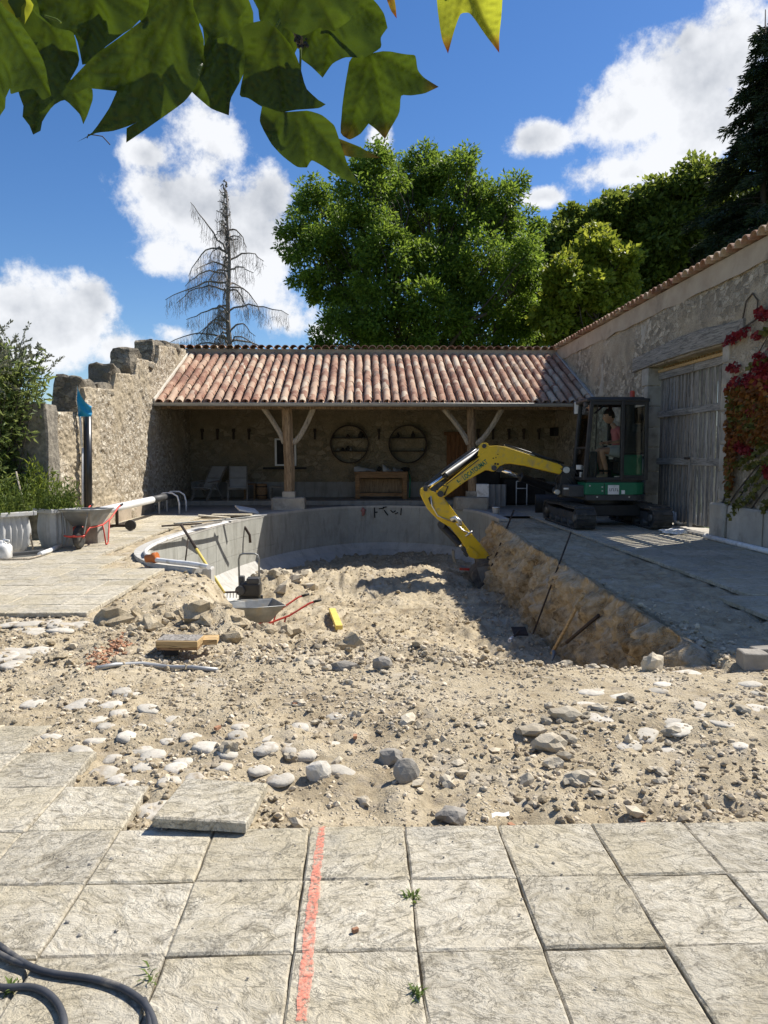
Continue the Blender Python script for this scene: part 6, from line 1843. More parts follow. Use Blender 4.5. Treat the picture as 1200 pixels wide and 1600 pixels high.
rock_thing(415, 885, 'reddish grey stone on the heap beside the pool wall', .17, .13, .13, 'pebble', 25, -1.0)

# brick crumbs and leaf litter
P_ = []; m = MB(); r = random.Random(8)
for k in range(260):
    u = r.random(); p = gp(140 + 55 * u + r.gauss(0, 8), 1040 - 38 * u + r.gauss(0, 6), -.03); s = r.uniform(.006, .017)
    m.box((p.x, p.y, gh(p.x, p.y) + s * .4), (s * 2.2, s * 1.2, s * .6), Euler((r.uniform(-.6, .6), r.uniform(-.6, .6), r.uniform(0, 6))).to_matrix())
for (x, y) in ((462, 1098), (555, 1450 - 300), (800, 1275), (1005, 1275), (340, 1145), (1210, 1200)):
    p = gp(x, y, -.03); m.box((p.x, p.y, gh(p.x, p.y) + .01), (.035, .02, .015), Matrix.Rotation(r.uniform(0, 3), 3, 'Z'))
stuff(m.build('brick_crumbs', MT['brick'], None))
m = MB(); r = random.Random(18)
for k in range(150):    # grit and dead leaf bits lying on the slabs
    x = r.uniform(-1.6, 1.7); y = 1.7 + 1.05 * r.random() ** .6; s = r.uniform(.0015, .005)
    if k < 12: s = r.uniform(.006, .009)
    m.rock((x, y, s * .4), s, k, 1, (1, .8, .6), .3)
stuff(m.build('grit', MT['rockgrey']))
p = gp(555, 1458, 0); m = MB(); m.box((p.x, p.y, .010), (.02, .012, .012), Matrix.Rotation(.5, 3, 'Z')); tag(m.build('brick_chip', MT['brick'], None, .002), 'tiny orange brick chip on the slab right of the painted line', 'brick chip')
p = gp(782, 1277, 0); m = MB(); m.grid(4, 3, lambda u, v: (p.x - .035 + .07 * u, p.y - .015 + .03 * v, .004 + .012 * abs(math.sin(5 * u + 3 * v)))); tag(m.build('paper_scrap', MT['paper']), 'scrap of white paper at the edge of the front paving', 'paper')

# the lifted slab, propped on its neighbours
def loose_slab():
    o = bpy.data.objects.new('loose_slab', slab_mesh(.36, .36, 1, .042)); COL.objects.link(o)
    o.location = (-.585, 2.915, .052); o.rotation_euler = (R(-1.0), R(1.5), R(-6)); tag(o, 'single lifted slab lying askew on top of the paving edge beside the mortar stones', 'slab')
loose_slab()
# orange marking line on the paving
m = MB(); r = random.Random(6); pts = [(503, 1291), (501, 1310), (498, 1335), (494, 1365), (491, 1395), (487, 1425), (484, 1455), (481, 1490), (478, 1525), (474, 1560), (470, 1604)]
L_ = []
for a, b in zip(pts, pts[1:]):
    for k in range(5): L_.append((a[0] + (b[0] - a[0]) * k / 5, a[1] + (b[1] - a[1]) * k / 5))
vs = []
for i, (x, y) in enumerate(L_):
    w = (5 + 4.5 * min(1, i / 30)) * (1 + r.uniform(-.22, .22)); a = gp(x - w, y, .0058); b = gp(x + w + r.uniform(-1, 1), y, .0058); vs += [tuple(a), tuple(b)]
m.add(vs, [(2 * i, 2 * i + 1, 2 * i + 3, 2 * i + 2) for i in range(len(L_) - 1)])
nt = MT['spray'].node_tree; ou = [n for n in nt.nodes if n.type == 'OUTPUT_MATERIAL'][0]; pb = [n for n in nt.nodes if n.type == 'BSDF_PRINCIPLED'][0]
nz = nt.nodes.new('ShaderNodeTexNoise'); nz.inputs['Scale'].default_value = 85; nz.inputs['Detail'].default_value = 6; nz.inputs['Roughness'].default_value = .75; gm = nt.nodes.new('ShaderNodeNewGeometry'); nt.links.new(gm.outputs['Position'], nz.inputs['Vector'])
mr = nt.nodes.new('ShaderNodeMapRange'); mr.inputs['From Min'].default_value = .41; mr.inputs['From Max'].default_value = .61; nt.links.new(nz.outputs[0], mr.inputs['Value']); nt.links.new(mr.outputs[0], pb.inputs['Alpha'])
m.build('paint_line', MT['spray'], FT)

# hose at the lower left
HS = thing('hose', 'dark grey hose looping across the slabs in the bottom left corner', 'hose', tuple(gp(100, 1540)))
def ghose(pts, r, name='loop'):
    q = chaikin([(p[0], p[1]) for p in pts], 3); m = MB(); m.tube([gp(x, y, r + .003) for x, y in q], r, 10); m.build(name, MT['hose'], HS)
ghose([(-60, 1440), (0, 1478), (45, 1512), (90, 1523), (140, 1528), (185, 1540), (222, 1562), (240, 1590), (244, 1625), (240, 1680)], .0095)
ghose([(-60, 1530), (0, 1545), (45, 1540), (78, 1552), (98, 1580), (102, 1610), (95, 1680)], .0095)
ghose([(-60, 1455), (0, 1492), (30, 1506), (55, 1512)], .0085)
ghose([(225, 1562), (234, 1585), (236, 1625), (230, 1680)], .0085)

# ------------------------------------------------------------------ wheelbarrows
def wheelbarrow(label, loc, rz, tilt=0, group='builders\' wheelbarrows'):
    t = thing('wheelbarrow', label, 'wheelbarrow', loc, rz, group); before = set(bpy.data.objects)
    def part(m, name, mat, bev=0, par=None):
        o = bpy.data.objects.new(name, m.mesh(name, MT[mat])); COL.objects.link(o); o.parent = par or t
        if bev: b = o.modifiers.new('bevel', 'BEVEL'); b.width = bev; b.segments = 2; b.limit_method = 'ANGLE'
        return o
    # tray: pressed steel, open on top
    rim = [(-.16, -.27), (-.16, .27), (.30, .34), (.76, .34), (.76, -.34), (.30, -.34)]; bot = [(.12, -.16), (.12, .16), (.30, .20), (.56, .20), (.56, -.20), (.30, -.20)]
    m = MB(); vs = [(x, y, .64 if 0 <= x < .7 else (.66 if x < 0 else .635)) for x, y in rim] + [(x, y, .37) for x, y in bot] + [(x * .985 + .004, y * .97, .632) for x, y in rim] + [(x, y * .97, .378) for x, y in bot]
    fs = []
    for j in range(6):
        k = (j + 1) % 6; fs += [(j, k, 6 + k, 6 + j), (12 + k, 12 + j, 18 + j, 18 + k), (k, j, 12 + j, 12 + k)]
    fs += [(6, 7, 8, 9, 10, 11), (23, 22, 21, 20, 19, 18)]
    m.add(vs, fs); tr = part(m, 'tray', 'tray', .012)
    m = MB(); m.tube([(x * 1.01, y * 1.015, v[2]) for (x, y), v in zip(rim + rim[:1], vs[:6] + vs[:1])], .011, 6); part(m, 'tray_rim', 'tray', 0, tr)
    for s in (-1, 1):
        m = MB(); m.tube([(-.02, s * .075, .19), (.12, s * .14, .345), (.56, s * .21, .355), (.86, s * .25, .45), (1.20, s * .28, .63), (1.36, s * .285, .66)], .016, 8); f = part(m, 'handle_tube', 'red')
        m = MB(); m.tube([(1.26, s * .284, .645), (1.39, s * .286, .665)], .021, 8); part(m, 'grip', 'dark', 0, f)
        m = MB(); m.tube([(.54, s * .22, .35), (.58, s * .25, .02), (.60, s * .25, .015), (.66, s * .25, .015), (.69, s * .25, .05), (.80, s * .245, .42)], .014, 8); part(m, 'leg', 'red')
        m = MB(); m.bar((-.13, s * .22, .62), (-.20, s * .17, .27), .035, .008, (0, 1, 0)); part(m, 'tray_stay', 'tray')
    m = MB(); m.tube([(-.02, -.085, .19), (-.20, -.17, .24), (-.245, -.10, .235), (-.245, .10, .235), (-.20, .17, .24), (-.02, .085, .19)], .016, 8); part(m, 'wheel_guard', 'red')
    m = MB(); m.lathe([(.10, -.045), (.165, -.05), (.192, -.025), (.196, 0), (.192, .025), (.165, .05), (.10, .045)], (0, 0, 0), 24)
    m.v = [(x, z, y + .196) for (x, y, z) in m.v]; w = part(m, 'wheel', 'rubber')
    m = MB(); m.lathe([(.105, -.03), (.105, .03)], (0, 0, 0), 16); m.v = [(x, z, y + .196) for (x, y, z) in m.v]; m.tube([(0, -.09, .196), (0, .09, .196)], .014, 8); part(m, 'rim', 'tray', 0, w)
    return t
p = gp(123, 856); wb1 = wheelbarrow('grey wheelbarrow with red frame parked on the paving beside the planters', (-4.24, 11.45, .002), R(88), 0); wb1.scale = (.86, .86, .90)
p = gp(390, 965, -.72); wheelbarrow('grey wheelbarrow with red handles standing in the pit behind the spoil heap', (-1.84, 10.68, gh(-1.5, 10.85) + .01), R(24), 0).scale = (.9, .9, .9)

# plate compactor behind the wheelbarrow
PC = thing('plate_compactor', 'small black engine with a tall steel handle standing in the pit behind the wheelbarrow', 'machine', (-1.95, 13.0, gh(-1.95, 13.0) + .02))
def pc():
    x, y, z = PC.location; z += .02; m = MB(); m.box((x, y, z + .05), (.42, .5, .06)); m.box((x, y + .26, z + .09), (.42, .06, .1)); m.build('base_plate', MT['dgrey'], PC, .015)
    m = MB(); m.box((x + .03, y, z + .30), (.36, .30, .24)); m.build('engine', MT['black'], PC, .04, 3)
    m = MB(); m.box((x + .09, y - .02, z + .45), (.22, .24, .10)); m.cyl((x - .12, y - .16, z + .30), (x - .12, y - .20, z + .30), .085, 14); m.box((x - .12, y + .02, z + .46), (.10, .14, .12)); m.build('engine_cover', MT['dgrey'], PC, .02)
    m = MB(); xl, xr = xp(0, 0, 1).x, 0
    m.tube([(x - .17, y + .1, z + .08), (x - .175, y + .06, z + .80), (x - .15, y + .05, z + .875), (x - .10, y + .05, z + .90), (x + .10, y + .05, z + .90), (x + .15, y + .05, z + .875), (x + .175, y + .06, z + .80), (x + .17, y + .1, z + .08)], .017, 8); m.build('handle', MT['tray'], PC)
pc()

# ------------------------------------------------------------------ tools and timber
def pole(name, label, cat, a, b, r, mat, n=6):
    m = MB(); m.tube([a, b], r, n); o = m.build(name, MT[mat]); return tag(o, label, cat)
t = pole('iron_bar', 'longest dark iron bar leaning out of the pit against the earth bank', 'bar', xp(892, 832, 2.86), xp(833, 990, 2.2), .013, 'iron')
t = pole('iron_bar', 'dark iron bar leaning on the bank right beside the digger bucket', 'bar', xp(803, 797, 2.98), xp(768, 885, 2.5), .017, 'iron')
t = pole('iron_bar', 'short dark bar leaning on the bank beside the wooden pick handle', 'bar', xp(936, 961, 2.42), xp(885, 1004, 2.22), .018, 'iron')
PK = thing('pickaxe', 'wooden handled pick leaning on the earth bank with its head on the pit floor', 'pickaxe', tuple(xp(862, 1026, 2.15)))
m = MB(); m.tube([xp(912, 928, 2.42), xp(885, 980, 2.30), xp(862, 1022, 2.15)], [.020, .018, .022], 8); m.build('handle', MT['newwood'], PK)
a = xp(864, 1022, 2.15); m = MB(); m.tube([a + Vector((-.05, -.16, -.03)), a + Vector((0, -.05, .02)), a + Vector((.02, .05, .02)), a + Vector((.05, .16, -.02))], [.008, .026, .026, .010], 6); m.build('head', MT['tray'], PK)
t = thing('shovel', 'short shovel with a pale grip lying in the shade at the bottom of the pit', 'shovel', tuple(gp(795, 1003, -.95)))
a = gp(796, 1001, -.86); b = yp(812, 955, a.y + .9); b.z = gh(b.x, b.y) + .10; m = MB(); m.tube([a, b], .016, 6); m.build('shaft', MT['iron'], t); m = MB(); m.tube([a, a.lerp(b, .3)], .023, 8); m.build('grip', MT['white'], t); m = MB(); m.box(b + Vector((.02, .08, -.02)), (.2, .22, .02), Matrix.Rotation(.3, 3, 'X')); m.build('blade', MT['iron'], t, .01)
RK = thing('rake', 'yellow handled rake leaning on the rim of the old pool wall', 'rake', tuple(gp(350, 925, -.8)))
a = yp(283, 820, 11.0); b = yp(350, 926, 9.9); m = MB(); m.tube([a, a.lerp(b, .38)], .020, 8); m.build('handle_top', MT['iron'], RK); m = MB(); m.tube([a.lerp(b, .38), b], .020, 8); m.build('handle', MT['yplank'], RK)
m = MB(); m.bar(b + Vector((-.18, 0, 0)), b + Vector((.18, .05, 0)), .03, .02)
for k in range(9): m.bar(b + Vector((-.16 + .04 * k, .003 * k, 0)), b + Vector((-.16 + .04 * k, -.03 + .003 * k, -.07)), .008)
m.build('rake_head', MT['iron'], RK)
pole('stick', 'thin brown stick standing against the pale pool wall behind the rake', 'stick', yp(294, 840, 12.2), yp(289, 882, 12.0), .012, 'iron')
def plank(name, label, cat, a, b, w, h, mat):
    m = MB(); m.bar(a, b, w, h); return tag(m.build(name, MT[mat], None, .003, 1), label, cat)
a = hit(516, 950); b = hit(530, 986); a.z += .05; b.z += .05; a = b + (a - b).normalized() * min((a - b).length, 1.6)
plank('yellow_board', 'yellow board lying alone on the bare floor of the pit', 'board', a, b, .10, .06, 'yplank')
c = gp(282, 1010, -.02); z0 = max(gh(c.x + dx, c.y + dy) for dx in (-.15, 0, .15) for dy in (-.05, .05)) + .03
TB = thing('timber_offcut', 'thick sawn timber offcut with grey top lying on the rubble left of the spoil heap', 'timber', (c.x, c.y, z0))
m = MB(); m.box((c.x, c.y, z0 + .055), (.31, .20, .05), Matrix.Rotation(-.06, 3, 'Z')); m.build('top_board', MT['newwood'], TB, .004); m = MB(); m.box((c.x, c.y + .004, z0 + .02), (.30, .19, .022), Matrix.Rotation(-.05, 3, 'Z')); m.build('lower_board', MT['bench'], TB, .003); m = MB(); m.box((c.x, c.y + .01, z0 + .0815), (.30, .185, .003), Matrix.Rotation(-.06, 3, 'Z')); m.build('weathered_face', MT['grey'], TB)
c2 = gp(318, 1006, -.02); m = MB(); m.box((c2.x, c2.y + .05, z0 + .035), (.20, .16, .04), Matrix.Rotation(.08, 3, 'Z')); tag(m.build('timber_block', MT['newwood'], None, .004), 'short pale wood block tucked against the end of the timber offcut', 'timber')
c3 = gp(258, 1015, -.02); m = MB(); m.box((c3.x + .02, c3.y + .12, z0 - .01), (.10, .2, .05), Matrix.Rotation(.2, 3, 'Z')); tag(m.build('timber_prop', MT['dark'], None, .004), 'dark wood prop under the left end of the timber offcut', 'timber')
m = MB(); q = [gp(x, y, -.02) for x, y in ((150, 1046), (180, 1038), (222, 1031), (262, 1032), (300, 1033), (340, 1036))]; q = [Vector((p.x, p.y, gh(p.x, p.y) + .02)) for p in q]; m.tube(q, .016, 8); tag(m.build('grey_pipe', MT['gutter']), 'thin grey pipe lying across the rubble in front of the timber offcut', 'pipe')
# rim pipes and bars on the left of the pool
WP = thing('white_pipe', 'white flexible pipe following the rim of the old pool wall, with an orange coupling', 'pipe', tuple(gp(240, 870)))
q = chaikin([(326, 886), (300, 881), (268, 878), (245, 875)], 2); m = MB(); m.tube([gp(x, y, .06) for x, y in q], .032, 8); m.build('pipe_run', MT['white'], WP)
q = chaikin([(229, 868), (226, 861), (238, 852), (262, 842), (290, 833), (325, 824), (360, 815)], 2); m = MB(); m.tube([gp(x, y, .05) for x, y in q], .026, 8); m.build('pipe_run', MT['white'], WP)
a, b = gp(228, 873, .06), gp(246, 871, .08); m = MB(); m.tube([a, a.lerp(b, .55), a.lerp(b, .6), b], [.05, .052, .068, .07], 12); m.build('coupling', MT['orange'], WP)
for k, (a, b, w, mat, lab) in enumerate((((253, 822), (315, 818), .05, 'iron', 'short dark bar lying at the left end of the pile by the pool rim'), ((272, 818), (385, 809), .045, 'tray', 'long grey bar lying along the pool rim'), ((352, 812), (416, 805), .045, 'tray', 'grey bar sticking out over the corner of the pool wall'), ((300, 823), (345, 815), .06, 'greyrail', 'weathered board lying among the bars on the pool rim'))):
    p, q = gp(*a, .05 + .03 * k), gp(*b, .05 + .03 * k); plank('scrap_bar', lab, 'bar', p, q, w, .03, mat)
for k, (x, y, w, d, lab) in enumerate(((362, 806, .9, .3, 'pale broken slab lying flat on the terrace by the eave shadow'), (335, 809, .7, .25, 'left of the two broken pale slabs by the bars'), (386, 801, .5, .5, 'white tile propped up in the shade near the left post'))):
    p = gp(x, y, .03); m = MB(); m.box((p.x, p.y, .05 + (.05 if k == 2 else 0)), (w, d, .04), Euler((.15 * (k == 2), .1 * k, .2 * k)).to_matrix()); tag(m.build('broken_slab', MT['slab'] if k < 2 else MT['white'], None, .005), lab, 'slab')
m = MB(); a = yp(372, 812, 17.0); m.tube([a, yp(384, 826, 16.9), yp(390, 836, 16.9), yp(391, 848, 16.9)], .030, 6); tag(m.build('bent_bracket', MT['iron']), 'bent rusty bracket hanging down the inside of the pool wall', 'bracket')
p = gp(775, 803); m = MB(); m.lathe([(.075, 0), (.095, .15), (.10, .15), (.10, .165), (.085, .165), (.07, .01)], (p.x, p.y, 0), 16); tag(m.build('bucket_pot', MT['white']), 'small white tub standing on the terrace behind the digger arm', 'tub')
SB = thing('spare_bucket', 'old grey trenching bucket lying on its side behind the digger arm', 'bucket', tuple(yp(718, 880, 15.9)))
m = MB(); pts = [yp(x, y, 15.9) for x, y in ((709, 862), (709, 872), (713, 882), (720, 888), (732, 890))]; n = len(pts)
vs = [p for p in pts] + [p + Vector((0, .35, 0)) for p in pts] + [p + Vector((.025, 0, .02)) for p in pts] + [p + Vector((.025, .35, .02)) for p in pts]
m.add(vs, [f for j in range(n - 1) for f in ((j, j + 1, n + j + 1, n + j), (2 * n + j, 3 * n + j, 3 * n + j + 1, 2 * n + j + 1), (j, 2 * n + j, 2 * n + j + 1, j + 1), (n + j, n + j + 1, 3 * n + j + 1, 3 * n + j))]); m.build('shell', MT['tray'], SB)
m = MB(); m.bar(yp(718, 889, 15.88), yp(738, 890, 15.88), .05, .05); m.build('lip', MT['red'], SB)
# blocks at the right edge
for k, (x, y, lab) in enumerate(((1176, 1037, 'left of the two dusty blocks at the right edge beyond the bank'), (1197, 1030, 'right of the two dusty blocks at the right edge beyond the bank'))):
    p = gp(x, y, -.03); m = MB(); vs, fs = rough_block((p.x - .09, p.y - .06, -.06), (p.x + .09, p.y + .07, .055), 1, .015, 5); m.add(vs, fs); tag(m.build('stone_block', MT['rockgrey']), lab, 'block')

# ------------------------------------------------------------------ left side: planters, duct, reel, broom
def planter(name, label, cx, cy, w, h, rz):
    t = thing('planter', label, 'planter', (cx, cy, 0), rz, 'fluted white planters')
    def part(m, nm, mat, bev=0, par=None):
        o = bpy.data.objects.new(nm, m.mesh(nm, MT[mat])); COL.objects.link(o); o.parent = par or t
        if bev: b = o.modifiers.new('bevel', 'BEVEL'); b.width = bev; b.segments = 2; b.limit_method = 'ANGLE'
        return o
    m = MB(); n = 112; prof = [(.33, 0), (.37, .03), (.46, .18), (.50, .38), (.505, .55), (.48, .72), (.455, .86), (.45, .90)]
    vs = []
    for (r, z) in prof:
        for j in range(n):
            a = 2 * math.pi * j / n; k = 1 / max(abs(math.cos(a)), abs(math.sin(a))) * .9 + .10
            fl = 1 - (.15 * abs(math.sin(a * 10)) if .1 < z < .88 else 0)
            vs.append((math.cos(a) * r * k * w * fl * .98, math.sin(a) * r * k * w * fl * .98, z * h))
    m.add(vs, [(i * n + j, i * n + (j + 1) % n, (i + 1) * n + (j + 1) % n, (i + 1) * n + j) for i in range(len(prof) - 1) for j in range(n)], True); part(m, 'pot', 'planter')
    m = MB()
    for (xa, ya, xb, yb) in ((-.53, -.53, .53, -.43), (-.53, .43, .53, .53), (-.53, -.425, -.43, .425), (.43, -.425, .53, .425)): m.span((xa * w, ya * w, h * .89), (xb * w, yb * w, h))
    part(m, 'rim', 'planter', .012)
    m = MB(); m.span((-.43 * w, -.43 * w, h * .9), (.43 * w, .43 * w, h * .95)); part(m, 'soil', 'bark')
    r = np.random.default_rng(int(cx * 100) & 255); k = 2600
    qx, qy = r.uniform(-.5, .5, k), r.uniform(-.5, .5, k)
    Pp = np.stack([qx * w, qy * w, h * .95 + (r.random(k) ** 1.5) * np.clip(.16 + .75 * fbm(qx, qy, 4.5, 3, 7), .02, .5)], 1); D = np.stack([r.normal(size=k) * .5, r.normal(size=k) * .5, np.full(k, .9)], 1)
    v, f = cards(Pp, .075, D, 5, .45, .22); o = bpy.data.objects.new('herbs', np_mesh('herbs', v, f, MT['herb'])); COL.objects.link(o); o.parent = t
    return t
planter('planter', 'fluted white planter with green herbs, left one of the pair cut by the photo edge', -5.14, 11.05, .58, .60, -.60)
planter('planter', 'fluted white planter with green herbs, right one of the pair beside the wheelbarrow', -4.68, 11.75, .48, .60, -.62)
m = MB(); m.span((-4.62, 12.2, -.02), (-4.22, 12.75, .36)); tag(m.build('low_block', MT['rockgrey'], None, .02), 'low dark concrete block behind the wheelbarrow wheel', 'block')
DU = thing('drain_pipe', 'fat black drain pipe standing against the end of the ruined wall', 'pipe', (-5.1, 14.25, 0))
c = yp(137, 795, 14.2); c2 = yp(136.5, 648, 14.2); m = MB(); m.tube([(c.x, 14.2, 0), (c2.x, 14.2, c2.z)], .075, 16); m.build('duct', MT['duct'], DU)
m = MB(); m.tube([(c.x - .09, 14.15, .05), (c2.x - .085, 14.15, 1.55)], .022, 8); m.tube([(c2.x - .10, 14.15, 1.56), (c2.x - .125, 14.15, c2.z + .15)], .024, 8); m.build('conduit', MT['whitemetal'], DU)
m = MB(); m.bar((c.x - .42, 14.2, 1.28), (c.x, 14.2, 1.27), .018, .018); m.build('clamp', MT['iron'], DU)
m = MB(); m.tube([(c.x - .40, 14.15, .35), (c.x - .26, 14.15, .8), (c.x - .12, 14.15, 1.0)], .006, 4); m.tube([(c.x - .36, 14.15, 1.3), (c.x - .27, 14.15, 1.75), (c.x - .25, 14.15, 1.6)], .006, 4); m.build('wire', MT['iron'], DU)
m = MB()
def sheet(u, v):
    a = yp(120, 616, 14.1); top = (1 - u) ** 1.6 * .38 + .13
    x = c2.x - .14 + .26 * u; return (x, 14.10 - .05 * math.sin(u * 3.1) + .02 * math.sin(9 * v + 4 * u), c2.z - .04 + (top + .06) * v)
m.grid(12, 10, sheet); m.build('blue_wrap', MT['blue'], DU)
RL = thing('cover_reel', 'long white pool cover roller lying along the foot of the ruined wall', 'roller', (-4.65, 16, 0))
a, b = gp(160, 799, .43), gp(252, 776.5, .43); cc = gp(282, 770, .43)
a = Vector((-4.62, 13.4, .42)); d_ = Vector((-.012, 1, .0)); m = MB(); m.tube([a, a + d_ * 3.6], .075, 14); m.build('tube', MT['whitemetal'], RL); m = MB(); m.tube([a + d_ * 3.6, a + d_ * 5.6], .082, 14); m.build('rolled_cover', MT['dgrey'], RL); m = MB(); m.tube([a - d_ * .03, a + d_ * .02], .088, 14); m.build('end_cap', MT['dgrey'], RL)
for (q, nm) in ((5.0, 'end_frame'), (5.75, 'end_frame')):
    c4 = a + d_ * q; m = MB(); m.tube([(c4.x - .20, c4.y, 0), (c4.x - .20, c4.y, .42), (c4.x - .1, c4.y, .5), (c4.x + .12, c4.y, .5), (c4.x + .24, c4.y, .42), (c4.x + .28, c4.y, .25), (c4.x + .28, c4.y, 0)], .022, 8); m.build(nm, MT['whitemetal'], RL)
c4 = a + d_ * .9; m = MB(); m.bar((c4.x - .25, c4.y, .09), (c4.x + .38, c4.y, .09), .05, .05); m.bar((c4.x + .05, c4.y, .09), (c4.x + .05, c4.y, .38), .05, .04); m.build('trolley', MT['iron'], RL)
m = MB(); m.cyl((c4.x + .30, c4.y - .04, .10), (c4.x + .30, c4.y + .03, .10), .10, 14); m.build('trolley_wheel', MT['rubber'], RL)
BR = thing('broom', 'wide yard broom leaning on the left planter, pale handle and grey head', 'broom', tuple(gp(45, 862)))
a = gp(52, 858, .05); b = yp(25, 737, a.y + .28); m = MB(); m.tube([b, a], .014, 8); m.build('handle', MT['brace'], BR)
e0, e1 = gp(16, 867, .04), gp(68, 862, .04); m = MB(); m.bar(e0, e1, .07, .06); m.build('head', MT['dgrey'], BR, .01); m = MB(); m.bar(e0 - Vector((0, 0, .035)), e1 - Vector((0, 0, .035)), .09, .03); m.build('bristles', MT['tray'], BR)
m = MB(); m.tube([gp(x, y, .035) for x, y in ((62, 866), (76, 861), (96, 852))], .033, 10); tag(m.build('white_tube', MT['white']), 'short white plastic tube lying in front of the right planter', 'tube')
m = MB(); m.tube([gp(x, y, .02) for x, y in ((-10, 873), (15, 874), (45, 873), (66, 867))], .013, 8); tag(m.build('cream_hose', MT['brace']), 'thin cream hose curling on the paving in front of the broom', 'hose')
JG = thing('jug', 'white plastic jug standing on the paving at the far left edge', 'jug', tuple(gp(4, 872)))
p = gp(4, 873); m = MB(); m.lathe([(.10, 0), (.115, .02), (.115, .16), (.09, .20), (.035, .225), (.035, .25)], (p.x, p.y, 0), 16, .4); m.build('body', MT['white'], JG); m = MB(); m.tube([(p.x + .08, p.y, .20), (p.x + .10, p.y - .01, .25), (p.x + .02, p.y, .26)], .014, 8); m.build('handle', MT['white'], JG)

# ------------------------------------------------------------------ right side: bags, pipe
def bag(x, y, s, seed, lab):
    p = gp(x, y, 0); m = MB(); bm = bmesh.new(); bmesh.ops.create_icosphere(bm, subdivisions=3, radius=1); vs = []
    for v in bm.verts:
        q = v.co.copy(); k = 1 + .45 * mnoise.noise(q * 1.7 + Vector((seed, 0, 0))) + .22 * mnoise.noise(q * 4 + Vector((0, seed, 0)))
        q = Vector((q.x * s[0], q.y * s[1], q.z * s[2])) * k; q.z = max(q.z + s[2] * .8, .006); vs.append(q + p)
    m.add(vs, [[v.index for v in f.verts] for f in bm.faces], True); bm.free(); tag(m.build('plastic_bag', MT['bag']), lab, 'bag')
bag(1052, 834, (.24, .20, .05), 3, 'flattened grey white plastic bag nearest the digger track'); bag(1068, 822, (.22, .22, .20), 7, 'crumpled white plastic bag heaped behind the right digger track'); bag(1094, 824, (.18, .2, .15), 11, 'smaller white plastic bag at the foot of the barn door')
m = MB(); m.tube([(5.80, 12.6, .045), (5.78, 11.5, .045), (5.76, 9.5, .045)], .042, 10); tag(m.build('white_drain_pipe', MT['white']), 'white drain pipe lying along the base stones of the barn wall', 'pipe')
m = MB(); m.span((5.94, DY0, -.05), (6.6, DY1, .02)); m.build('threshold', MT['block'], RW, .01)

# ------------------------------------------------------------------ inside the shelter
def deck_chair(label, px, py, rz):
    p = yp(px, py, 22.1); t = thing('deck_chair', label, 'chair', (p.x, 22.1, .12), rz, 'reclining garden chairs')
    def part(m, nm, mat):
        o = bpy.data.objects.new(nm, m.mesh(nm, MT[mat])); COL.objects.link(o); o.parent = t; return o
    # local: the sitter looks to -Y
    for s in (-1, 1):
        m = MB(); m.bar((s * .27, -.45, 0), (s * .27, -.10, .46), .04, .05); part(m, 'leg', 'chairwood'); m = MB(); m.bar((s * .27, .30, 0), (s * .27, -.05, .46), .04, .05); part(m, 'leg', 'chairwood')
        m = MB(); m.bar((s * .30, -.40, .52), (s * .30, .18, .56), .06, .025); part(m, 'armrest', 'chairwood')
        m = MB(); m.bar((s * .25, .05, .34), (s * .25, .52, .96), .035, .045); part(m, 'back_rail', 'chairwood')
    m = MB(); m.bar((0, -.42, .36), (0, .08, .32), .50, .05, (0, 0, 1)); part(m, 'seat', 'cloth')
    m = MB(); m.bar((0, .10, .36), (0, .27, .60), .48, .05, (0, -1, 1)); part(m, 'back_cushion', 'cloth'); m = MB(); m.bar((0, .29, .625), (0, .53, .95), .48, .05, (0, -1, 1)); part(m, 'head_cushion', 'cloth')
    m = MB(); m.bar((0, -.44, .345), (0, -.40, .345), .56, .05); part(m, 'front_rail', 'chairwood')
deck_chair('reclining garden chair with a slumped pale cushion in the shelter, left of the pair', 326, 770, -.45)
deck_chair('reclining garden chair with upright pale cushions in the shelter, right of the pair', 372, 770, .12)
def stool(label, px, w, h, mat, name='side_table', legs=True):
    p = yp(px, 772, 22.5); t = thing(name, label, 'table', (p.x, 22.5, .12)); x = p.x
    m = MB(); m.span((x - w / 2, 22.5 - w / 2, .12 + h - .04), (x + w / 2, 22.5 + w / 2, .12 + h)); m.build('top', MT[mat], t, .006)
    for sx in (-1, 1):
        for sy in (-1, 1): m = MB(); m.bar((x + sx * w * .42, 22.5 + sy * w * .42, .12), (x + sx * w * .42, 22.5 + sy * w * .42, .12 + h - .04), .04); m.build('leg', MT[mat], t)
stool('low dark side table between the right garden chair and the barrel in the shelter', 391, .34, .46, 'bench')
stool('low pale side table right of the barrel, partly behind the oak post', 435, .5, .38, 'chairwood')
p = yp(409, 772, 22.5); t = thing('barrel', 'small brown wooden barrel between the two low tables in the shelter', 'barrel', (p.x, 22.5, .12)); m = MB(); m.lathe([(.145, .12), (.17, .28), (.172, .38), (.15, .57), (.13, .57), (.13, .55)], (p.x, 22.5, 0), 16); m.build('staves', MT['bench'], t)
for z in (.22, .47): m = MB(); m.lathe([(.164, z), (.168, z + .035)], (p.x, 22.5, 0), 16, caps=False); m.build('hoop', MT['iron'], t)

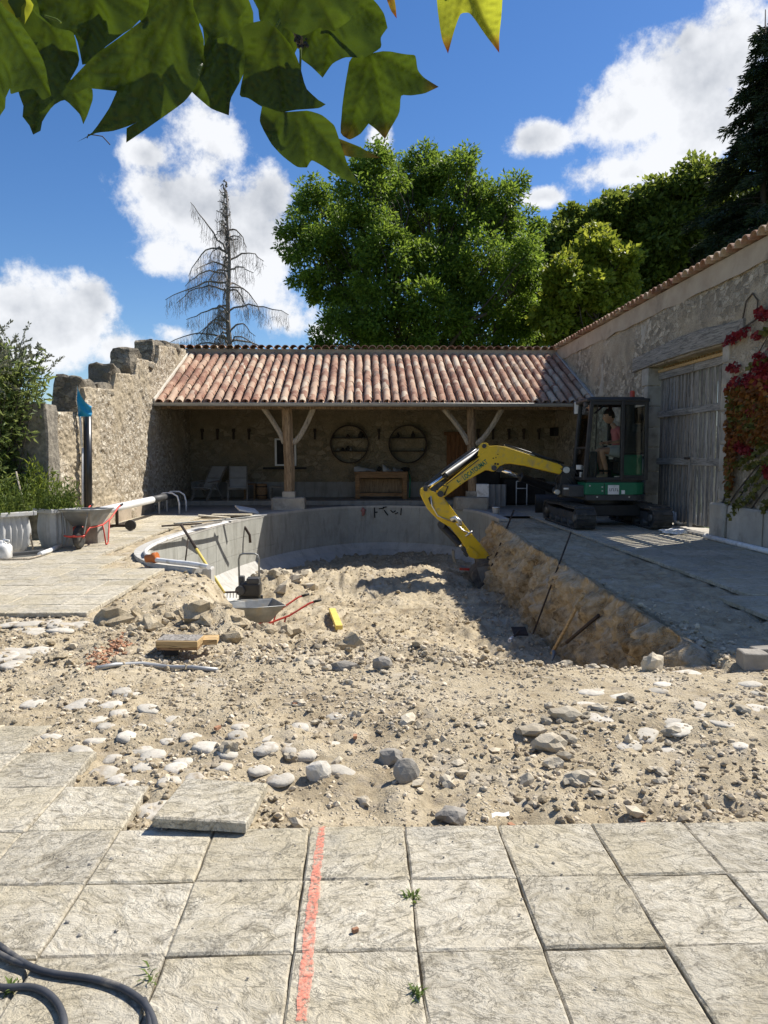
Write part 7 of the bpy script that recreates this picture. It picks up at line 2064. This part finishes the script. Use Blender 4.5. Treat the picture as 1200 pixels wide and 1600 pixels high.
WB = thing('workbench', 'heavy brown wooden workbench below the two round shelves', 'table', tuple(yp(595, 778, 22.6)))
x0, x1 = yp(554, 760, 22.5).x, yp(637, 760, 22.5).x
m = MB(); m.span((x0, 22.3, .86), (x1, 23.0, .93)); m.build('top', MT['bench'], WB, .006); m = MB(); m.span((x0 + .04, 22.34, .74), (x1 - .04, 22.37, .858)); m.build('apron', MT['bench'], WB, .004)
for x in (x0 + .09, x1 - .09):
    for y in (22.38, 22.92): m = MB(); m.span((x - .065, y - .05, .125), (x + .065, y + .05, .858)); m.build('leg', MT['bench'], WB, .006)
m = MB(); m.span((x0 + .16, 22.36, .20), (x1 - .16, 22.43, .30)); m.build('stretcher', MT['bench'], WB, .004); m = MB(); m.span((x0 + .16, 22.86, .30), (x1 - .16, 22.90, .70)); m.build('back_board', MT['post'], WB)
def crumple(name, lab, cat, xa, xb, h, mat, seed):
    a, b = yp(xa, 735, 22.55).x, yp(xb, 735, 22.55).x; m = MB()
    m.grid(12, 8, lambda u, v: (a + (b - a) * u, 22.36 + .5 * v, .945 + h * (.5 + .5 * math.sin(u * 3 + seed)) * (1 - abs(2 * v - 1)) + .03 * mnoise.noise(Vector((u * 4 + seed, v * 4, 0))))); m.grid(2, 2, lambda u, v: (a + (b - a) * u, 22.36 + .5 * (1 - v), .934)); tag(m.build(name, MT[mat]), lab, cat)
crumple('paper_sheet', 'pale crumpled paper on the left half of the workbench', 'paper', 553, 587, .13, 'paper', 1); crumple('paper_sheet', 'pale folded paper rising on the right half of the workbench', 'paper', 598, 618, .24, 'paper', 2.2); crumple('cloth', 'small grey cloth at the right end of the workbench', 'cloth', 614, 630, .10, 'cloth', 1.2)
p = yp(592.5, 732, 22.5); m = MB(); m.rock((p.x, 22.5, 1.01), .075, 5, 2, (1, 1, 1), .08); tag(m.build('dark_ball', MT['dark']), 'dark ball between the two papers on the workbench', 'ball')
m = MB(); a = yp(638, 736, 22.6); m.tube([a, yp(641, 748, 22.4), yp(640, 778, 22.4)], .02, 6); tag(m.build('green_hose', MT['green']), 'dark green hose hanging over the right end of the workbench', 'hose')
m = MB(); a = yp(636, 733, 22.7); m.rock((a.x - .05, 22.7, .99), .12, 9, 2, (1.4, 1, .55), .3); tag(m.build('dark_bundle', MT['dark']), 'dark bundle at the right end of the workbench', 'bundle')

def round_shelf(label, px, items):
    c = yp(px, 694, 23.15); t = thing('round_shelf', label, 'shelf', (c.x, 23.2, c.z), 0, 'round iron wall shelves'); Rr = .585
    m = MB(); n = 40
    for r0, r1, y0, y1 in ((Rr, Rr - .03, 23.02, 23.29),):
        vs = [(c.x + math.cos(2 * math.pi * j / n) * r, y, c.z + math.sin(2 * math.pi * j / n) * r) for r in (r0, r1) for y in (y0, y1) for j in range(n)]
        fs = []
        for j in range(n):
            k = (j + 1) % n; fs += [(j, k, n + k, n + j), (2 * n + j, 3 * n + j, 3 * n + k, 2 * n + k), (j, 2 * n + j, 2 * n + k, k)]
        m.add(vs, fs)
    m.build('ring', MT['iron'], t)
    for z in (.19, -.21):
        w = math.sqrt(Rr ** 2 - z * z) - .02; m = MB(); m.span((c.x - w, 23.03, c.z + z - .014), (c.x + w, 23.28, c.z + z + .014)); m.build('shelf_board', MT['dark'], t)
    for (dx, row, h, w, mat, lab, nm, cat) in items:
        z = c.z + (.204 if row else -.196); m = MB(); m.lathe([(w, 0), (w * 1.05, h * .5), (w * .5, h * .75), (w * .4, h)], (c.x + dx, 23.14, z), 10); tag(m.build(nm, MT[mat]), lab, cat)
round_shelf('round dark iron wall shelf with two boards, left of the pair', 546, [(.34, 1, .18, .07, 'dark', 'dark jar at the right end of the top board of the left round shelf', 'jar', 'jar'), (-.05, 1, .10, .06, 'iron', 'small pot in the middle of the top board of the left round shelf', 'pot', 'pot'), (-.05, 0, .14, .07, 'dark', 'dark pot in the middle of the lower board of the left round shelf', 'pot', 'pot'), (.04, 0, .10, .05, 'tray', 'grey cup beside the dark pot on the left round shelf', 'cup', 'cup'), (-.34, 0, .08, .05, 'tray', 'small grey cup at the left end of the left round shelf', 'cup', 'cup'), (-.2, 0, .09, .05, 'dark', 'small dark cup left of the dark pot on the left round shelf', 'cup', 'cup')])
round_shelf('round dark iron wall shelf with two boards, right of the pair', 637, [(-.30, 1, .15, .05, 'dark', 'dark bottle on the left of the top board of the right round shelf', 'bottle', 'bottle'), (.16, 1, .19, .05, 'dark', 'tall dark bottle on the right of the top board of the right round shelf', 'bottle', 'bottle'), (.45, 0, .09, .04, 'tray', 'small grey cup at the right end of the lower board of the right round shelf', 'cup', 'cup')])

for px in (316, 340, 365, 389, 492, 592, 747, 770, 795, 818, 842):
    c = yp(px, 675, 23.25); m = MB(); m.box((c.x, 23.24, c.z + .05), (.09, .10, .10)); m.box((c.x, 23.22, c.z - .11), (.06, .06, .24)); m.build('iron_hook', MT['iron'], BW, .01)
WI = thing('window', 'small window with a white frame half hidden behind the oak post', 'window', tuple(yp(445, 706, 23.25)))
a, b = yp(429, 685, 23.2), yp(463, 728, 23.2)
m = MB(); m.span((a.x + .04, 23.24, b.z + .04), (b.x - .04, 23.26, a.z - .04)); m.build('pane', MT['mirror'] if False else MT['dark'], WI)
for (p0, p1) in (((a.x, b.z), (a.x + .06, a.z)), ((b.x - .06, b.z), (b.x, a.z)), ((a.x + .061, b.z), (b.x - .061, b.z + .05)), ((a.x + .061, a.z - .05), (b.x - .061, a.z)), (((a.x + b.x) / 2 - .02, b.z + .051), ((a.x + b.x) / 2 + .02, a.z - .051))):
    m = MB(); m.span((p0[0], 23.20, p0[1]), (p1[0], 23.27, p1[1])); m.build('frame_bar', MT['whitemetal'], WI, .004)
m = MB(); m.span((a.x - .35, 23.1, b.z - .10), (b.x + .3, 23.3, b.z - .04)); m.build('sill', MT['dark'], WI)
SD = thing('plank_door', 'plain brown plank door in the back wall left of the pale post', 'door', tuple(yp(716, 780, 23.2)))
a, b = yp(698, 680, 23.2), yp(738, 779, 23.2)
for k in range(6):
    w = (b.x - a.x) / 6; m = MB(); m.span((a.x + w * k + .003, 23.20, .125), (a.x + w * (k + 1) - .003, 23.25, a.z)); m.build('plank', MT['door'], SD, .004, 1)
m = MB(); m.span((a.x - .08, 23.18, a.z), (b.x + .08, 23.28, a.z + .1)); m.build('door_head', MT['door'], SD, .004)
c = yp(752.5, 766, 20.0); m = MB(); m.box((c.x, 19.98, .315 + .17), (.33, .33, .34)); tag(m.build('white_box', MT['white'], None, .01), 'white square box standing on the plinth of the pale post', 'box')
m = MB(); c = yp(776, 766, 21.0)
m.grid(26, 14, lambda u, v: (c.x - .27 + .54 * u, 21.0 - .06 * math.sin(u * 22) * (1 - .3 * v) - .05 * math.sin(math.pi * u), .0 + .60 * v)); m.span((c.x - .25, 21.02, .0), (c.x + .25, 21.4, .585)); tag(m.build('draped_box', MT['cloth']), 'box draped with a grey hanging cloth behind the white box', 'box')
m = MB(); m.span((c.x + .3, 21.5, .0), (c.x + 1.5, 22.3, .75)); m.span((c.x - .6, 21.9, .0), (c.x + .27, 22.5, .95)); tag(m.build('covered_stack', MT['dark'], None, .06), 'black covered stack in the dark corner behind the digger arm', 'stack')
WR = thing('white_rack', 'small white metal rack in front of the black covered stack', 'rack', tuple(yp(815, 776, 21.2)))
a, b = yp(807, 752, 21.2), yp(823, 777, 21.2)
for s in (a.x, b.x): m = MB(); m.tube([(s, 21.2, 0), (s, 21.2, a.z)], .016, 6); m.build('leg', MT['whitemetal'], WR)
for z in (a.z, a.z - .2): m = MB(); m.tube([(a.x, 21.2, z), (b.x, 21.2, z)], .016, 6); m.build('rail', MT['whitemetal'], WR)
FP = thing('fireplace', 'stone fireplace with a dark mantel at the right end of the shelter', 'fireplace', tuple(yp(885, 770, 23.0)))
a, b = yp(864, 668, 22.9), yp(903, 681, 22.9); m = MB(); m.span((a.x, 22.75, b.z), (5.92, 23.3, a.z)); m.build('mantel', MT['dark'], FP, .01)
for (xa, xb) in ((872, 880), (897, 902)): pa, pb = yp(xa, 700, 22.9), yp(xb, 700, 22.9); m = MB(); m.span((pa.x, 22.9, .12), (pb.x, 23.3, b.z - .003)); m.build('jamb', MT['block'], FP, .01)
m = MB(); m.span((yp(880, 700, 22.9).x + .004, 23.15, .12), (yp(897, 700, 22.9).x - .004, 23.3, b.z - .003)); m.build('firebox', MT['dark'], FP)
# marks on the pool wall: a bracketed scribble in black and a red smear
def arc_pt(px, py):
    d = ray(px, py); best = None
    for i in range(len(LIP) - 1):
        a = Vector((LIP[i][0], LIP[i][1])); e = Vector((LIP[i + 1][0], LIP[i + 1][1])) - a
        den = d.x * e.y - d.y * e.x
        if abs(den) < 1e-9: continue
        t = (a.x * e.y - a.y * e.x) / den; u = (a.x * d.y - a.y * d.x) / den
        if 0 <= u <= 1 and t > 0 and (a + e * u).y > 15: best = O + d * t * .9985
    return best
def mark(strokes, w, name, mat):
    m = MB()
    for st in strokes:
        q = [arc_pt(*p) for p in st]
        if None in q: continue
        for a, b in zip(q, q[1:]): m.bar(a, b, .004, w, (0, 1, 0)) if False else m.tube([a, b], w, 4)
    m.build(name, MT[mat], POOL)
mark([[(585, 793), (585.5, 809)], [(585, 801), (590, 800)], [(592, 795), (600, 794)], [(602, 800), (606, 805), (600, 797)], [(610, 797), (614, 801), (618, 798)], [(617, 803), (622, 801)], [(627, 794), (626, 805)], [(598, 793), (604, 792)]], .014, 'marker_scribble', 'marker')
mark([[(567, 793), (567, 806)], [(564, 798), (571, 797)], [(568, 795), (569, 804)]], .03, 'red_smear', 'pinkmark')
